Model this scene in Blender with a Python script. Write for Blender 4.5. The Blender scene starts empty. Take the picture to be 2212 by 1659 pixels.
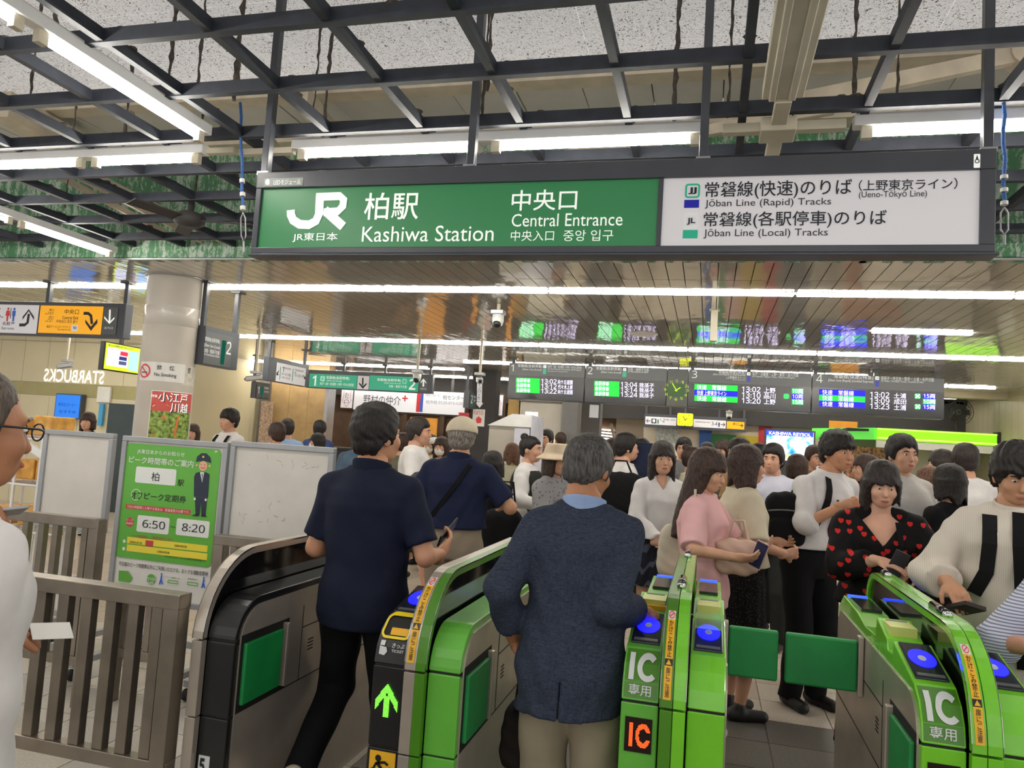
import bpy, bmesh, math, random
import numpy as np
from mathutils import Vector, Matrix

random.seed(7)
SC = bpy.context.scene
COL = SC.collection

# ---------------------------------------------------------------- camera
FPX = 1637.0
IMG_W, IMG_H = 2212.0, 1659.0
AX = np.array([0.96622472, 0.04201315, -0.25425321])   # world X, Y, Z seen from the camera
AY = np.array([0.24968306, 0.09157009, 0.96398822])
AZ = np.array([0.06378217, -0.99491196, 0.07798731])
RW = np.stack([AX, AY, AZ], 1)
CAMP = np.array([0.0, 0.0, 1.6])
cam_d = bpy.data.cameras.new('camera'); cam = bpy.data.objects.new('camera', cam_d); COL.objects.link(cam)
cam_d.sensor_fit = 'HORIZONTAL'; cam_d.sensor_width = 36.0; cam_d.lens = FPX / IMG_W * 36.0
cam_d.clip_start = 0.05; cam_d.clip_end = 200
m3 = Matrix((RW[0].tolist(), (-RW[1]).tolist(), (-RW[2]).tolist())).transposed()
cam.matrix_world = Matrix.Translation(Vector(CAMP.tolist())) @ m3.to_4x4()
SC.camera = cam

# ---------------------------------------------------------------- world, exposure
w = bpy.data.worlds.new('world'); SC.world = w; w.use_nodes = True
w.node_tree.nodes['Background'].inputs[0].default_value = (1.0, 0.97, 0.93, 1)
w.node_tree.nodes['Background'].inputs[1].default_value = 0.75
SC.view_settings.view_transform = 'Standard'; SC.view_settings.look = 'None'
SC.view_settings.gamma = 1.0; SC.view_settings.use_curve_mapping = False
SC.view_settings.exposure = 0.62
TUBE_E, LINE_E = 38.0, 25.0          # light given off by the fluorescent tubes and by the ceiling light lines

# ---------------------------------------------------------------- helpers
def P(px, py, X=None, Y=None, Z=None):
    """world point on the plane X / Y / Z = const that the photograph shows at a pixel"""
    d = RW.T @ np.array([px - IMG_W / 2, py - IMG_H / 2, FPX])
    t = Y / d[1] if Y is not None else ((Z - CAMP[2]) / d[2] if Z is not None else X / d[0])
    return CAMP + d * t

def lin(c):
    return tuple(((v / 255) / 12.92 if v / 255 <= 0.04045 else ((v / 255 + 0.055) / 1.055) ** 2.4) for v in c)

MATS = {}
def mat(name, rgb, rough=0.5, metal=0.0, emit=0.0, var=0.06, vscale=6.0, bump=0.0, bscale=60.0, spec=0.5, coat=0.0, trans=0.0, alpha=1.0):
    if name in MATS: return MATS[name]
    m = bpy.data.materials.new(name); m.use_nodes = True
    nt = m.node_tree; b = nt.nodes['Principled BSDF']; c = lin(rgb)
    b.inputs['Roughness'].default_value = rough; b.inputs['Metallic'].default_value = metal
    b.inputs['Specular IOR Level'].default_value = spec; b.inputs['Coat Weight'].default_value = coat
    b.inputs['Transmission Weight'].default_value = trans; b.inputs['Alpha'].default_value = alpha
    b.inputs['Base Color'].default_value = (*c, 1)
    if emit:
        b.inputs['Emission Color'].default_value = (*c, 1); b.inputs['Emission Strength'].default_value = emit
    tc = nt.nodes.new('ShaderNodeTexCoord')
    if var:
        n = nt.nodes.new('ShaderNodeTexNoise'); n.inputs['Scale'].default_value = vscale; n.inputs['Detail'].default_value = 4
        nt.links.new(tc.outputs['Object'], n.inputs['Vector'])
        r = nt.nodes.new('ShaderNodeValToRGB')
        r.color_ramp.elements[0].position = 0.3; r.color_ramp.elements[1].position = 0.7
        r.color_ramp.elements[0].color = (*[max(0, v * (1 - var * 1.6)) for v in c], 1)
        r.color_ramp.elements[1].color = (*[min(1, v * (1 + var)) for v in c], 1)
        nt.links.new(n.outputs['Fac'], r.inputs['Fac']); nt.links.new(r.outputs['Color'], b.inputs['Base Color'])
    if bump:
        n2 = nt.nodes.new('ShaderNodeTexNoise'); n2.inputs['Scale'].default_value = bscale; n2.inputs['Detail'].default_value = 3
        nt.links.new(tc.outputs['Object'], n2.inputs['Vector'])
        bp = nt.nodes.new('ShaderNodeBump'); bp.inputs['Strength'].default_value = bump; bp.inputs['Distance'].default_value = 0.01
        nt.links.new(n2.outputs['Fac'], bp.inputs['Height']); nt.links.new(bp.outputs['Normal'], b.inputs['Normal'])
    MATS[name] = m; return m

def glow(name, rgb, k=1.0):
    return mat(name, rgb, rough=0.6, emit=k, var=0)

def tag(o, label=None, cat=None, group=None, kind=None):
    if label: o['label'] = label
    if cat: o['category'] = cat
    if group: o['group'] = group
    if kind: o['kind'] = kind
    return o

def empty(name, loc=(0, 0, 0), parent=None):
    o = bpy.data.objects.new(name, None); COL.objects.link(o); o.location = loc; o.empty_display_size = 0.1
    if parent: o.parent = parent
    return o

def link(name, me, parent=None, loc=None):
    """an object whose mesh is given in world coordinates; parents carry only a translation"""
    o = bpy.data.objects.new(name, me); COL.objects.link(o)
    if parent is not None:
        o.parent = parent
        o.matrix_parent_inverse = Matrix.Translation(-wloc(parent))
    return o

def wloc(o):
    return Vector(o.location) if o.parent is None else Vector((0, 0, 0))

class MB:
    def __init__(s): s.v = []; s.f = []; s.sm = []; s.mi = []; s.cur = 0
    def add(s, vs, fs, smooth=False):
        n = len(s.v); s.v.extend([tuple(map(float, p)) for p in vs])
        for f in fs: s.f.append([n + i for i in f]); s.sm.append(smooth); s.mi.append(s.cur)
        return s
    def box(s, x0, x1, y0, y1, z0, z1):
        vs = [(x, y, z) for z in (z0, z1) for y in (y0, y1) for x in (x0, x1)]
        return s.add(vs, [(0, 2, 3, 1), (4, 5, 7, 6), (0, 1, 5, 4), (2, 6, 7, 3), (0, 4, 6, 2), (1, 3, 7, 5)])
    def obox(s, c, ax, ay, az):
        """box about c with half-axis vectors"""
        c, ax, ay, az = map(np.array, (c, ax, ay, az))
        vs = [c + i * ax + j * ay + k * az for k in (-1, 1) for j in (-1, 1) for i in (-1, 1)]
        return s.add(vs, [(0, 2, 3, 1), (4, 5, 7, 6), (0, 1, 5, 4), (2, 6, 7, 3), (0, 4, 6, 2), (1, 3, 7, 5)])
    def bar(s, a, b, wd, ht, up=(0, 0, 1)):
        a, b, up = map(lambda q: np.array(q, float), (a, b, up)); d = (b - a) / 2; n = np.cross(d, up)
        if np.linalg.norm(n) < 1e-6: n = np.cross(d, (1, 0, 0))
        n /= np.linalg.norm(n); u = np.cross(n, d); u /= np.linalg.norm(u)
        return s.obox((a + b) / 2, d, n * wd / 2, u * ht / 2)
    def tube(s, pts, r, n=8, caps=True):
        pts = [np.array(p, float) for p in pts]; rs = r if isinstance(r, (list, tuple)) else [r] * len(pts)
        rings = []; up = np.array((0.13, 0.31, 0.94))
        for i, p in enumerate(pts):
            d = pts[min(i + 1, len(pts) - 1)] - pts[max(i - 1, 0)]; d = d / (np.linalg.norm(d) + 1e-12)
            a = np.cross(d, up)
            if np.linalg.norm(a) < 0.05: a = np.cross(d, (1, 0, 0))
            a /= np.linalg.norm(a); b = np.cross(d, a)
            rings.append([p + rs[i] * (math.cos(t) * a + math.sin(t) * b) for t in [2 * math.pi * k / n for k in range(n)]])
        vs = [q for rg in rings for q in rg]; fs = []
        for i in range(len(pts) - 1):
            for k in range(n):
                fs.append((i * n + k, i * n + (k + 1) % n, (i + 1) * n + (k + 1) % n, (i + 1) * n + k))
        s.add(vs, fs, True)
        if caps:
            s.add(rings[0], [tuple(range(n))[::-1]]); s.add(rings[-1], [tuple(range(n))])
        return s
    def cyl(s, a, b, r0, r1=None, n=16):
        return s.tube([a, b], [r0, r0 if r1 is None else r1], n)
    def lathe(s, c, prof, n=20, axis=2):
        """profile of (radius, height) turned about an axis through c"""
        vs = []; fs = []
        for r, h in prof:
            for k in range(n):
                t = 2 * math.pi * k / n; q = [r * math.cos(t), r * math.sin(t), h]
                if axis == 1: q = [q[0], q[2], q[1]]
                if axis == 0: q = [q[2], q[0], q[1]]
                vs.append((c[0] + q[0], c[1] + q[1], c[2] + q[2]))
        for i in range(len(prof) - 1):
            for k in range(n): fs.append((i * n + k, i * n + (k + 1) % n, (i + 1) * n + (k + 1) % n, (i + 1) * n + k))
        return s.add(vs, fs, True)
    def prism(s, poly, ext):
        """flat polygon of 3-D points pushed along a vector"""
        poly = [np.array(p, float) for p in poly]; e = np.array(ext, float); n = len(poly)
        vs = poly + [p + e for p in poly]
        fs = [tuple(range(n))[::-1], tuple(range(n, 2 * n))] + [(i, (i + 1) % n, n + (i + 1) % n, n + i) for i in range(n)]
        return s.add(vs, fs)
    def prism_x(s, yz, x0, x1): return s.prism([(x0, y, z) for y, z in yz], (x1 - x0, 0, 0))
    def ell(s, c, r, nu=16, nv=10):
        vs = []; fs = []
        for j in range(nv + 1):
            ph = math.pi * j / nv
            for i in range(nu):
                t = 2 * math.pi * i / nu
                vs.append((c[0] + r[0] * math.sin(ph) * math.cos(t), c[1] + r[1] * math.sin(ph) * math.sin(t), c[2] + r[2] * math.cos(ph)))
        for j in range(nv):
            for i in range(nu): fs.append((j * nu + i, (j + 1) * nu + i, (j + 1) * nu + (i + 1) % nu, j * nu + (i + 1) % nu))
        return s.add(vs, fs, True)
    def islands(s):
        par = list(range(len(s.v)))
        def find(a):
            while par[a] != a: par[a] = par[par[a]]; a = par[a]
            return a
        for f in s.f:
            for i in f[1:]: par[find(i)] = find(f[0])
        out = {}
        for f, sm in zip(s.f, s.sm): out.setdefault(find(f[0]), []).append((f, sm))
        res = []
        for fs in out.values():
            q = MB(); mp = {}
            for f, sm in fs:
                for i in f:
                    if i not in mp: mp[i] = len(q.v); q.v.append(s.v[i])
                q.f.append([mp[i] for i in f]); q.sm.append(sm); q.mi.append(0)
            res.append(q)
        return res
    def mesh(s, name, mats):
        me = bpy.data.meshes.new(name); me.from_pydata(s.v, [], s.f)
        for m in (mats if isinstance(mats, (list, tuple)) else [mats]): me.materials.append(m)
        me.polygons.foreach_set('use_smooth', s.sm); me.polygons.foreach_set('material_index', s.mi)
        bm = bmesh.new(); bm.from_mesh(me); bmesh.ops.recalc_face_normals(bm, faces=bm.faces); bm.to_mesh(me); bm.free()
        me.update(); return me
    def build(s, name, mats, parent=None, bevel=0.0, seg=2):
        o = link(name, s.mesh(name, mats), parent)
        if bevel:
            md = o.modifiers.new('round', 'BEVEL'); md.width = bevel; md.segments = seg; md.limit_method = 'ANGLE'; md.angle_limit = 0.6
            md.harden_normals = False
        return o

def boxes(name, m, lst, parent=None, bevel=0.0):
    b = MB()
    for q in lst: b.box(*q)
    return b.build(name, m, parent, bevel)

# ---------------------------------------------------------------- lettering
_tc = bpy.data.curves.new('type', 'FONT'); _tc.resolution_u = 3
_to = bpy.data.objects.new('type', _tc); COL.objects.link(_to)
_tcache = {}
def glyphs(body, bold=0.0, vertical=False):
    if any(ord(ch) > 0x2e80 for ch in body): bold = min(bold, .007)      # thick outlines would close up the characters
    body = ''.join(chr(0x1D7E2 + ord(ch) - 48) if '0' <= ch <= '9' else ch for ch in body)
    key = (body, bold, vertical)
    if key in _tcache: return _tcache[key]
    _tc.body = '\n'.join(body) if vertical else body
    _tc.align_x = 'CENTER' if vertical else 'LEFT'; _tc.space_line = 0.92; _tc.offset = bold
    me = bpy.data.meshes.new_from_object(_to)
    n = len(me.vertices); co = np.zeros(n * 3); me.vertices.foreach_get('co', co); co = co.reshape(-1, 3)[:, :2]
    fs = [tuple(p.vertices) for p in me.polygons]; bpy.data.meshes.remove(me)
    lo = co.min(0); hi = co.max(0); co = (co - lo) / np.maximum(hi - lo, 1e-6)
    _tcache[key] = (co, fs, (hi - lo)); return _tcache[key]

class Face:
    """a flat sign face: axis 'Y' reads along +X, axis 'X' reads along +Y; lifted layer by layer towards the reader"""
    def __init__(s, axis, val, step=0.0015): s.a = axis; s.val = val; s.step = step; s.sgn = -1 if axis == 'Y' else 1; s.uflip = 1
    def w(s, u, z, lift=0.0):
        d = s.val + s.sgn * lift
        return (u, d, z) if s.a == 'Y' else (d, u, z)
    def uz(s, px, py):
        p = P(px, py, **{s.a: s.val}); return (p[0] if s.a == 'Y' else p[1]), p[2]
    def pbox(s, x0, y0, x1, y1):
        """pixel box -> u0, u1, z0, z1 measured through the middle of the box"""
        xm, ym = (x0 + x1) / 2, (y0 + y1) / 2
        u0 = s.uz(x0, ym)[0]; u1 = s.uz(x1, ym)[0]; z0 = s.uz(xm, y1)[1]; z1 = s.uz(xm, y0)[1]
        return u0, u1, z0, z1
    def text(s, mb, body, box, lift=0.003, bold=0.0, px=True, vertical=False, mirror=False, thick=0.0):
        u0, u1, z0, z1 = s.pbox(*box) if px else box
        co, fs, _ = glyphs(body, bold, vertical)
        if mirror: co = np.stack([1 - co[:, 0], co[:, 1]], 1)
        vs = [s.w(u0 + (u1 - u0) * a, z0 + (z1 - z0) * b, lift) for a, b in co]
        mb.add(vs, fs)
    def rect(s, mb, box, l0=0.0, l1=0.002, px=True):
        u0, u1, z0, z1 = s.pbox(*box) if px else box
        p = [s.w(a, b, l) for l in (l0, l1) for a, b in ((u0, z0), (u1, z0), (u1, z1), (u0, z1))]
        mb.add(p, [(0, 1, 2, 3), (4, 5, 6, 7), (0, 1, 5, 4), (1, 2, 6, 5), (2, 3, 7, 6), (3, 0, 4, 7)])
    def rrect(s, mb, box, rad, l1=0.002, px=True, hole=0.0):
        u0, u1, z0, z1 = s.pbox(*box) if px else box
        def ring(q):
            r = max(rad - q, 0.0005); out = []
            for cx, cz, t0 in ((u1 - q - r, z1 - q - r, 0), (u0 + q + r, z1 - q - r, 90), (u0 + q + r, z0 + q + r, 180), (u1 - q - r, z0 + q + r, 270)):
                for k in range(5):
                    t = math.radians(t0 + k * 22.5); out.append(s.w(cx + r * math.cos(t), cz + r * math.sin(t), l1))
            return out
        o = ring(0); n = len(o)
        if not hole: mb.add(o, [tuple(range(n))])
        else: mb.add(o + ring(hole), [(i, (i + 1) % n, n + (i + 1) % n, n + i) for i in range(n)])
    def poly(s, mb, pts, lift=0.003, px=True):
        q = [s.uz(*p) for p in pts] if px else pts
        mb.add([s.w(u, z, lift) for u, z in q], [tuple(range(len(q)))])
    def disc(s, mb, c, r, lift=0.003, n=24, r2=None, px=True, rin=0.0):
        u, z = s.uz(*c) if px else c
        o = [s.w(u + r * math.cos(2 * math.pi * k / n), z + (r2 or r) * math.sin(2 * math.pi * k / n), lift) for k in range(n)]
        if not rin: mb.add(o, [tuple(range(n))])
        else:
            i_ = [s.w(u + rin * math.cos(2 * math.pi * k / n), z + rin * math.sin(2 * math.pi * k / n), lift) for k in range(n)]
            mb.add(o + i_, [(k, (k + 1) % n, n + (k + 1) % n, n + k) for k in range(n)])
    def stroke(s, mb, pts, wd, lift=0.003, px=False):
        q = [np.array(s.uz(*p) if px else p, float) for p in pts]
        L = []; R_ = []
        for i in range(len(q)):
            d = q[min(i + 1, len(q) - 1)] - q[max(i - 1, 0)]; d = d / (np.linalg.norm(d) + 1e-9); n = np.array((-d[1], d[0])) * wd / 2
            L.append(q[i] + n); R_.append(q[i] - n)
        k = len(q)
        mb.add([s.w(a[0], a[1], lift) for a in L + R_], [(i, i + 1, k + i + 1, k + i) for i in range(k - 1)])
# ================================================================ materials of the setting
def node_mat(name, rough=0.5, metal=0.0, spec=0.5):
    m = bpy.data.materials.new(name); m.use_nodes = True; nt = m.node_tree; b = nt.nodes['Principled BSDF']
    b.inputs['Roughness'].default_value = rough; b.inputs['Metallic'].default_value = metal; b.inputs['Specular IOR Level'].default_value = spec
    tc = nt.nodes.new('ShaderNodeTexCoord'); g = nt.nodes.new('ShaderNodeNewGeometry')
    return m, nt, b, g.outputs['Position']
def mapping(nt, src, scale, rot=(0, 0, 0)):
    mp = nt.nodes.new('ShaderNodeMapping'); mp.inputs['Scale'].default_value = scale; mp.inputs['Rotation'].default_value = rot
    nt.links.new(src, mp.inputs['Vector']); return mp.outputs['Vector']
def noise(nt, src, scale, detail=3, rough=0.5, dist=0.0):
    n = nt.nodes.new('ShaderNodeTexNoise'); n.inputs['Scale'].default_value = scale; n.inputs['Detail'].default_value = detail
    n.inputs['Roughness'].default_value = rough; n.inputs['Distortion'].default_value = dist
    nt.links.new(src, n.inputs['Vector']); return n.outputs['Fac']
def ramp(nt, fac, stops):
    r = nt.nodes.new('ShaderNodeValToRGB'); e = r.color_ramp.elements
    while len(e) < len(stops): e.new(0.5)
    for k, (p, c) in enumerate(stops): e[k].position = p; e[k].color = (*lin(c), 1)
    nt.links.new(fac, r.inputs['Fac']); return r.outputs['Color']
def mix(nt, fac, a, b, mode='MIX'):
    m = nt.nodes.new('ShaderNodeMix'); m.data_type = 'RGBA'; m.blend_type = mode
    if isinstance(fac, float): m.inputs[0].default_value = fac
    else: nt.links.new(fac, m.inputs[0])
    nt.links.new(a, m.inputs[6]); nt.links.new(b, m.inputs[7]); return m.outputs[2]
def bump(nt, b, h, strength, dist=0.01):
    bp = nt.nodes.new('ShaderNodeBump'); bp.inputs['Strength'].default_value = strength; bp.inputs['Distance'].default_value = dist
    nt.links.new(h, bp.inputs['Height']); nt.links.new(bp.outputs['Normal'], b.inputs['Normal'])

def stone(name, c0, c1, c2, rough):
    m, nt, b, pos = node_mat(name, rough)
    big = ramp(nt, noise(nt, pos, 2.1, 3), [(0.3, c0), (0.7, c1)]); fine = ramp(nt, noise(nt, pos, 90, 2), [(0.42, c2), (0.56, c1)])
    nt.links.new(mix(nt, 0.45, big, fine), b.inputs['Base Color']); return m
M_TILE_LIGHT = [stone('tile light %d' % k, c, d, e, 0.32) for k, (c, d, e) in enumerate([((176, 170, 158), (190, 183, 170), (150, 143, 132)), ((184, 176, 162), (194, 187, 174), (158, 150, 138)), ((170, 164, 154), (184, 178, 168), (146, 140, 130))])]
M_TILE_PINK = [stone('tile beige %d' % k, c, d, e, 0.26) for k, (c, d, e) in enumerate([((190, 174, 156), (200, 185, 168), (172, 154, 136)), ((196, 182, 164), (204, 191, 174), (176, 159, 140)), ((194, 183, 168), (206, 196, 181), (174, 162, 147))])]
M_TILE_DARK = [stone('granite %d' % k, c, d, e, 0.34) for k, (c, d, e) in enumerate([((104, 99, 93), (116, 110, 103), (76, 72, 68)), ((112, 107, 100), (122, 116, 109), (80, 76, 72))])]
M_TILE_GREY = stone('tile grey', (120, 114, 108), (130, 124, 118), (100, 96, 92), 0.35)
M_GROUT = mat('grout', (120, 112, 102), 0.8)
M_TACT = mat('tactile yellow', (196, 168, 92), 0.6)

# reflective metal ceiling
m, nt, b, pos = node_mat('ceiling metal', 0.06, 0.30, 0.9)
c = ramp(nt, noise(nt, pos, 1.3, 3), [(0.3, (200, 196, 187)), (0.7, (210, 206, 198))])
nt.links.new(c, b.inputs['Base Color'])
wv = noise(nt, mapping(nt, pos, (1.0, 0.55, 1.0)), 3.4, 2, 0.5, 0.4)
wv2 = noise(nt, mapping(nt, pos, (2.6, 1.0, 1.0)), 7.0, 1)
ad = nt.nodes.new('ShaderNodeMath'); ad.operation = 'MULTIPLY_ADD'; ad.inputs[1].default_value = 0.25
nt.links.new(wv2, ad.inputs[0]); nt.links.new(wv, ad.inputs[2])
bump(nt, b, ad.outputs[0], 0.42, 0.012)
M_CEIL = m
# dust-streaked green fascia
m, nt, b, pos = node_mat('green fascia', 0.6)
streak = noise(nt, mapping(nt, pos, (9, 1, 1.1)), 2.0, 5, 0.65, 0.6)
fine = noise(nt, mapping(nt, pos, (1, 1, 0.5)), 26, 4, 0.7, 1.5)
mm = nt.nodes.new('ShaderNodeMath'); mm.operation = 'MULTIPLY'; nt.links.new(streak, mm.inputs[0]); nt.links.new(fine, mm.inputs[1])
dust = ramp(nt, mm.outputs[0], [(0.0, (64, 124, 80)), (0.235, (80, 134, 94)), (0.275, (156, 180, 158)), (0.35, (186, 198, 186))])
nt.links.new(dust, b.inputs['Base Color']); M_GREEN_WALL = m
# speckled ceiling board
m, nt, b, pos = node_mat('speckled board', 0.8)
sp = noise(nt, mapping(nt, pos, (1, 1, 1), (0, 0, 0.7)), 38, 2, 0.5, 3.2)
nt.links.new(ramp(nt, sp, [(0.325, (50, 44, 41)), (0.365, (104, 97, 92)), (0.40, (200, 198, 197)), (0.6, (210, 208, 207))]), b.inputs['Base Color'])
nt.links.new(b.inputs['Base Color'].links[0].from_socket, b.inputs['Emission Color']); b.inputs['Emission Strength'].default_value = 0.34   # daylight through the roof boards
M_SPECK = m
M_PLAIN = mat('plain ceiling board', (196, 192, 184), 0.7, var=0.05, vscale=3)
M_BEIGE = mat('beige painted steel', (196, 184, 162), 0.55, var=0.1, vscale=9)
M_CREAM_FIX = mat('cream conduit', (206, 198, 176), 0.45, var=0.06)
M_WHITE_FIX = mat('white enamel', (226, 226, 224), 0.3, var=0.04)
M_GRID = mat('grid steel', (42, 47, 57), 0.62, var=0.18, vscale=14, bump=0.08, bscale=90)
M_DUST = mat('dust', (92, 84, 76), 0.95, var=0.3, vscale=40, bump=0.9, bscale=120)
M_DARK = mat('dark frame', (70, 73, 80), 0.35, var=0.06)
M_BLACK = mat('black enamel', (22, 22, 24), 0.35, var=0.05)
M_TUBE = glow('tube light', (255, 250, 240), TUBE_E)
M_LINE = glow('line light', (255, 250, 238), LINE_E)
M_CREAM_WALL = mat('cream wall panel', (214, 204, 170), 0.55, var=0.03, vscale=1.5)
M_OLIVE = mat('olive band', (168, 160, 110), 0.6, var=0.04)
M_GREY_PANEL = mat('grey panel', (176, 170, 158), 0.6, var=0.05, vscale=3)
M_GOLD = mat('gold shopfront', (176, 140, 74), 0.45, var=0.15, vscale=2)
M_WOOD = mat('tan wall', (180, 150, 104), 0.55, var=0.1, vscale=5)
M_BROWN = mat('dark brown', (92, 70, 54), 0.5, var=0.15)
M_BULK = mat('charcoal bulkhead', (56, 53, 52), 0.7, var=0.06)
M_WHITE_WALL = mat('pale wall', (214, 202, 182), 0.6, var=0.03, vscale=2)
M_OLIVE_WALL = mat('khaki cladding', (164, 155, 126), 0.5, var=0.05, vscale=2)
M_STEEL = mat('brushed steel', (176, 168, 156), 0.28, metal=0.9, var=0.08, vscale=8)
M_GREYPOST = mat('grey post', (110, 108, 106), 0.5, var=0.06)
M_COLUMN = mat('column paint', (190, 182, 170), 0.45, var=0.05, vscale=4)
M_COLUMN2 = mat('column paint gloss', (200, 194, 184), 0.22, var=0.03, vscale=4)
M_PAPER = mat('white paper', (224, 222, 216), 0.6, var=0.03)
M_RUBBER = mat('black rubber', (26, 26, 26), 0.7)
M_SILVER = mat('aluminium', (168, 168, 170), 0.35, metal=0.55, var=0.05)

# ================================================================ floor
floor = boxes('floor', M_GROUT, [(-16, 9, -4, 22, -0.12, -0.006)]); tag(floor, kind='structure')
TS = 0.4
def tmesh(mt):
    return MB().box(-TS / 2 + 0.003, TS / 2 - 0.003, -TS / 2 + 0.003, TS / 2 - 0.003, -0.02, 0.0).mesh('tile', mt)
T_L = [tmesh(x) for x in M_TILE_LIGHT]; T_P = [tmesh(x) for x in M_TILE_PINK]; T_D = [tmesh(x) for x in M_TILE_DARK]; T_G = tmesh(M_TILE_GREY)
cand = []
for i in range(-40, 22):
    for j in range(0, 54):
        x, y = (i + 0.5) * TS, 1.5 + (j + 0.5) * TS
        cc = RW @ (np.array([x, y, 0]) - CAMP); u = 1106 + FPX * cc[0] / cc[2]; v = 829.5 + FPX * cc[1] / cc[2]
        cand.append((cc[2], x, y, -60 < u < 2270 and v < 1760))
cand.sort(); n_sep = 0; rest = [MB() for _ in range(8)]
for d, x, y, vis in cand:
    if y < 5.1: k, ms = (0, T_L) if x < -1.75 else (3, T_D)
    else: k, ms = 1, T_P
    r = random.randrange(len(ms)); me = ms[r]
    if (11.6 < y < 12.4 and x > -6) or (y > 9 and 1.0 < x < 1.4): k, r, me = 2, 0, T_G
    if vis and n_sep < 300:
        o = bpy.data.objects.new('tile', me); COL.objects.link(o); o.parent = floor; o.location = (x, y, 0); n_sep += 1
    else:
        slot = {0: 0, 1: 3, 2: 6, 3: 7}[k] + (r % 3 if k < 2 else 0)
        rest[slot].box(x - TS / 2 + .003, x + TS / 2 - .003, y - TS / 2 + .003, y + TS / 2 - .003, -0.02, 0)
big = MB(); allm = M_TILE_LIGHT + M_TILE_PINK + [M_TILE_GREY, M_TILE_DARK[0]]
for k, r in enumerate(rest): big.cur = k; big.add(r.v, r.f)
o = big.build('tile_field', allm, floor); tag(o, kind='stuff')
# yellow guiding blocks with raised bars
def tact(name, x0, x1, y0, y1):
    bk = MB().box(x0, x1, y0, y1, -0.002, 0.003)
    nx = int((x1 - x0) / 0.075)
    for i in range(nx):
        xx = x0 + 0.0375 + i * 0.075
        bk.box(xx - .011, xx + .011, y0 + .01, y1 - .01, 0.003, 0.008)
    return bk.build('guiding_block', M_TACT, floor)
for k in range(8): tact('guiding_block', -6.2 + k * 0.3, -5.905 + k * 0.3, 13.6, 14.2)
for k in range(5): tact('guiding_block', -2.4 + k * 0.3, -2.105 + k * 0.3, 12.4, 12.7)
for k in range(6): tact('guiding_block', 0.7 + k * 0.3, 0.995 + k * 0.3, 13.2, 13.6)

# ================================================================ hall ceiling of polished slats
ceil = boxes('ceiling', M_BULK, [(-15, 7, 5.13, 21, 2.93, 3.0)]); tag(ceil, kind='structure')
SP = 0.1185
s_short = MB().box(-SP / 2 + .003, SP / 2 - .003, 5.10, 5.715, 2.9, 2.915).mesh('slat', M_CEIL)
s_long = MB().box(-SP / 2 + .003, SP / 2 - .003, 5.725, 16.2, 2.9, 2.915).mesh('slat', M_CEIL)
for i in range(-96, 48):
    x = 0.25 + SP / 2 + i * SP
    for me in (s_short, s_long):
        o = bpy.data.objects.new('slat', me); COL.objects.link(o); o.parent = ceil
        o.location = (x, 0, 0)
        t = random.uniform(-0.007, 0.007); o.rotation_euler = (0, t, 0); o.location.z = 2.9 - 2.9 * math.cos(t) ; o.location.x = x - 2.9 * math.sin(t)
rs = MB(); rs.box(-15, 0.25 - 96 * SP, 5.10, 16.2, 2.9, 2.915); rs.box(0.25 + 48 * SP, 7, 5.1, 16.2, 2.9, 2.915)
rs.build('ceiling_margin', M_CEIL, ceil)

# light lines let into the ceiling, each a row of segments with mitred ends
def light_line(y, xs, label, z=2.9, wd=0.06):
    t = empty('line_light', ((xs[0] + xs[-1]) / 2, y, z)); tag(t, label, 'ceiling light', 'light lines in the slat ceiling')
    for a, b_ in zip(xs[:-1], xs[1:]):
        q = MB(); h = wd / 2
        q.box(a + .012, b_ - .012, y - h, y + h, z - .022, z + .004); q.build('diffuser', M_LINE, t, bevel=.004)
        for e in (-1, 1): boxes('trim', M_WHITE_FIX, [(a, b_, y + e * (h + .008) - .006, y + e * (h + .008) + .006, z - .004, z - .001)], t)
light_line(6.15, [-12.4, -10.4, -8.4, -6.36, -4.36, -2.86, -1.36, 0.60, 2.1, 3.6, 5.6], 'long white light line across the slat ceiling just past the green fascia')
light_line(7.84, [1.46, 2.34], 'short white light line on its own between two long ceiling lines')
light_line(9.58, [-11, -9, -7.3, -5.6, -4.15, -2.2, -0.3, 1.2, 3.0, 4.9], 'white light line crossing the ceiling just before the departure boards')
light_line(11.9, [-4.0, -2.5, -0.5, 1.6, 2.2], 'white light line behind the departure boards')
light_line(13.2, [-10.6, -9.1, -7.4, -5.9, -4.4], 'white light line above the green platform direction sign')
light_line(12.85, [2.9, 3.5, 4.15], 'short white light line beside the khaki clad wall', wd=0.06)
light_line(14.9, [-9.6, -8.2, -6.6, -5.0, -2.5, 0, 2.5, 4.2], 'white light line deep in the concourse beyond the boards', wd=0.06)

# ================================================================ green fascia and the raised ceiling over the gates
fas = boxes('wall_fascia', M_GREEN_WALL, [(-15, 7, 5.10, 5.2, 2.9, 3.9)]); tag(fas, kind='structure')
boxes('trim_1', M_SILVER, [(-15, 7, 5.085, 5.10, 2.893, 2.905)]); tag(bpy.data.objects['trim_1'], kind='structure')
up = boxes('ceiling_upper', M_BULK, [(-15, 7, -4, 5.2, 3.88, 3.95)]); tag(up, kind='structure')
for i in range(-9, 6):
    for j, (y0, y1) in enumerate(((1.6, 2.5), (2.505, 3.35), (3.355, 4.2))):
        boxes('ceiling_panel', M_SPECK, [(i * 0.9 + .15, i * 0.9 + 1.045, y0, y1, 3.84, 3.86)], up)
for i in range(-20, 12):
    boxes('ceiling_panel', M_PLAIN, [(i * 0.42, i * 0.42 + 0.413, 4.33, 4.74, 3.80 + 0.004 * (i % 2), 3.83)], up)
for i in range(-9, 6):
    boxes('ceiling_strip', M_SPECK, [(i * 0.9 + .3, i * 0.9 + 1.19, 4.75, 4.93, 3.82, 3.84)], up)
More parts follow.
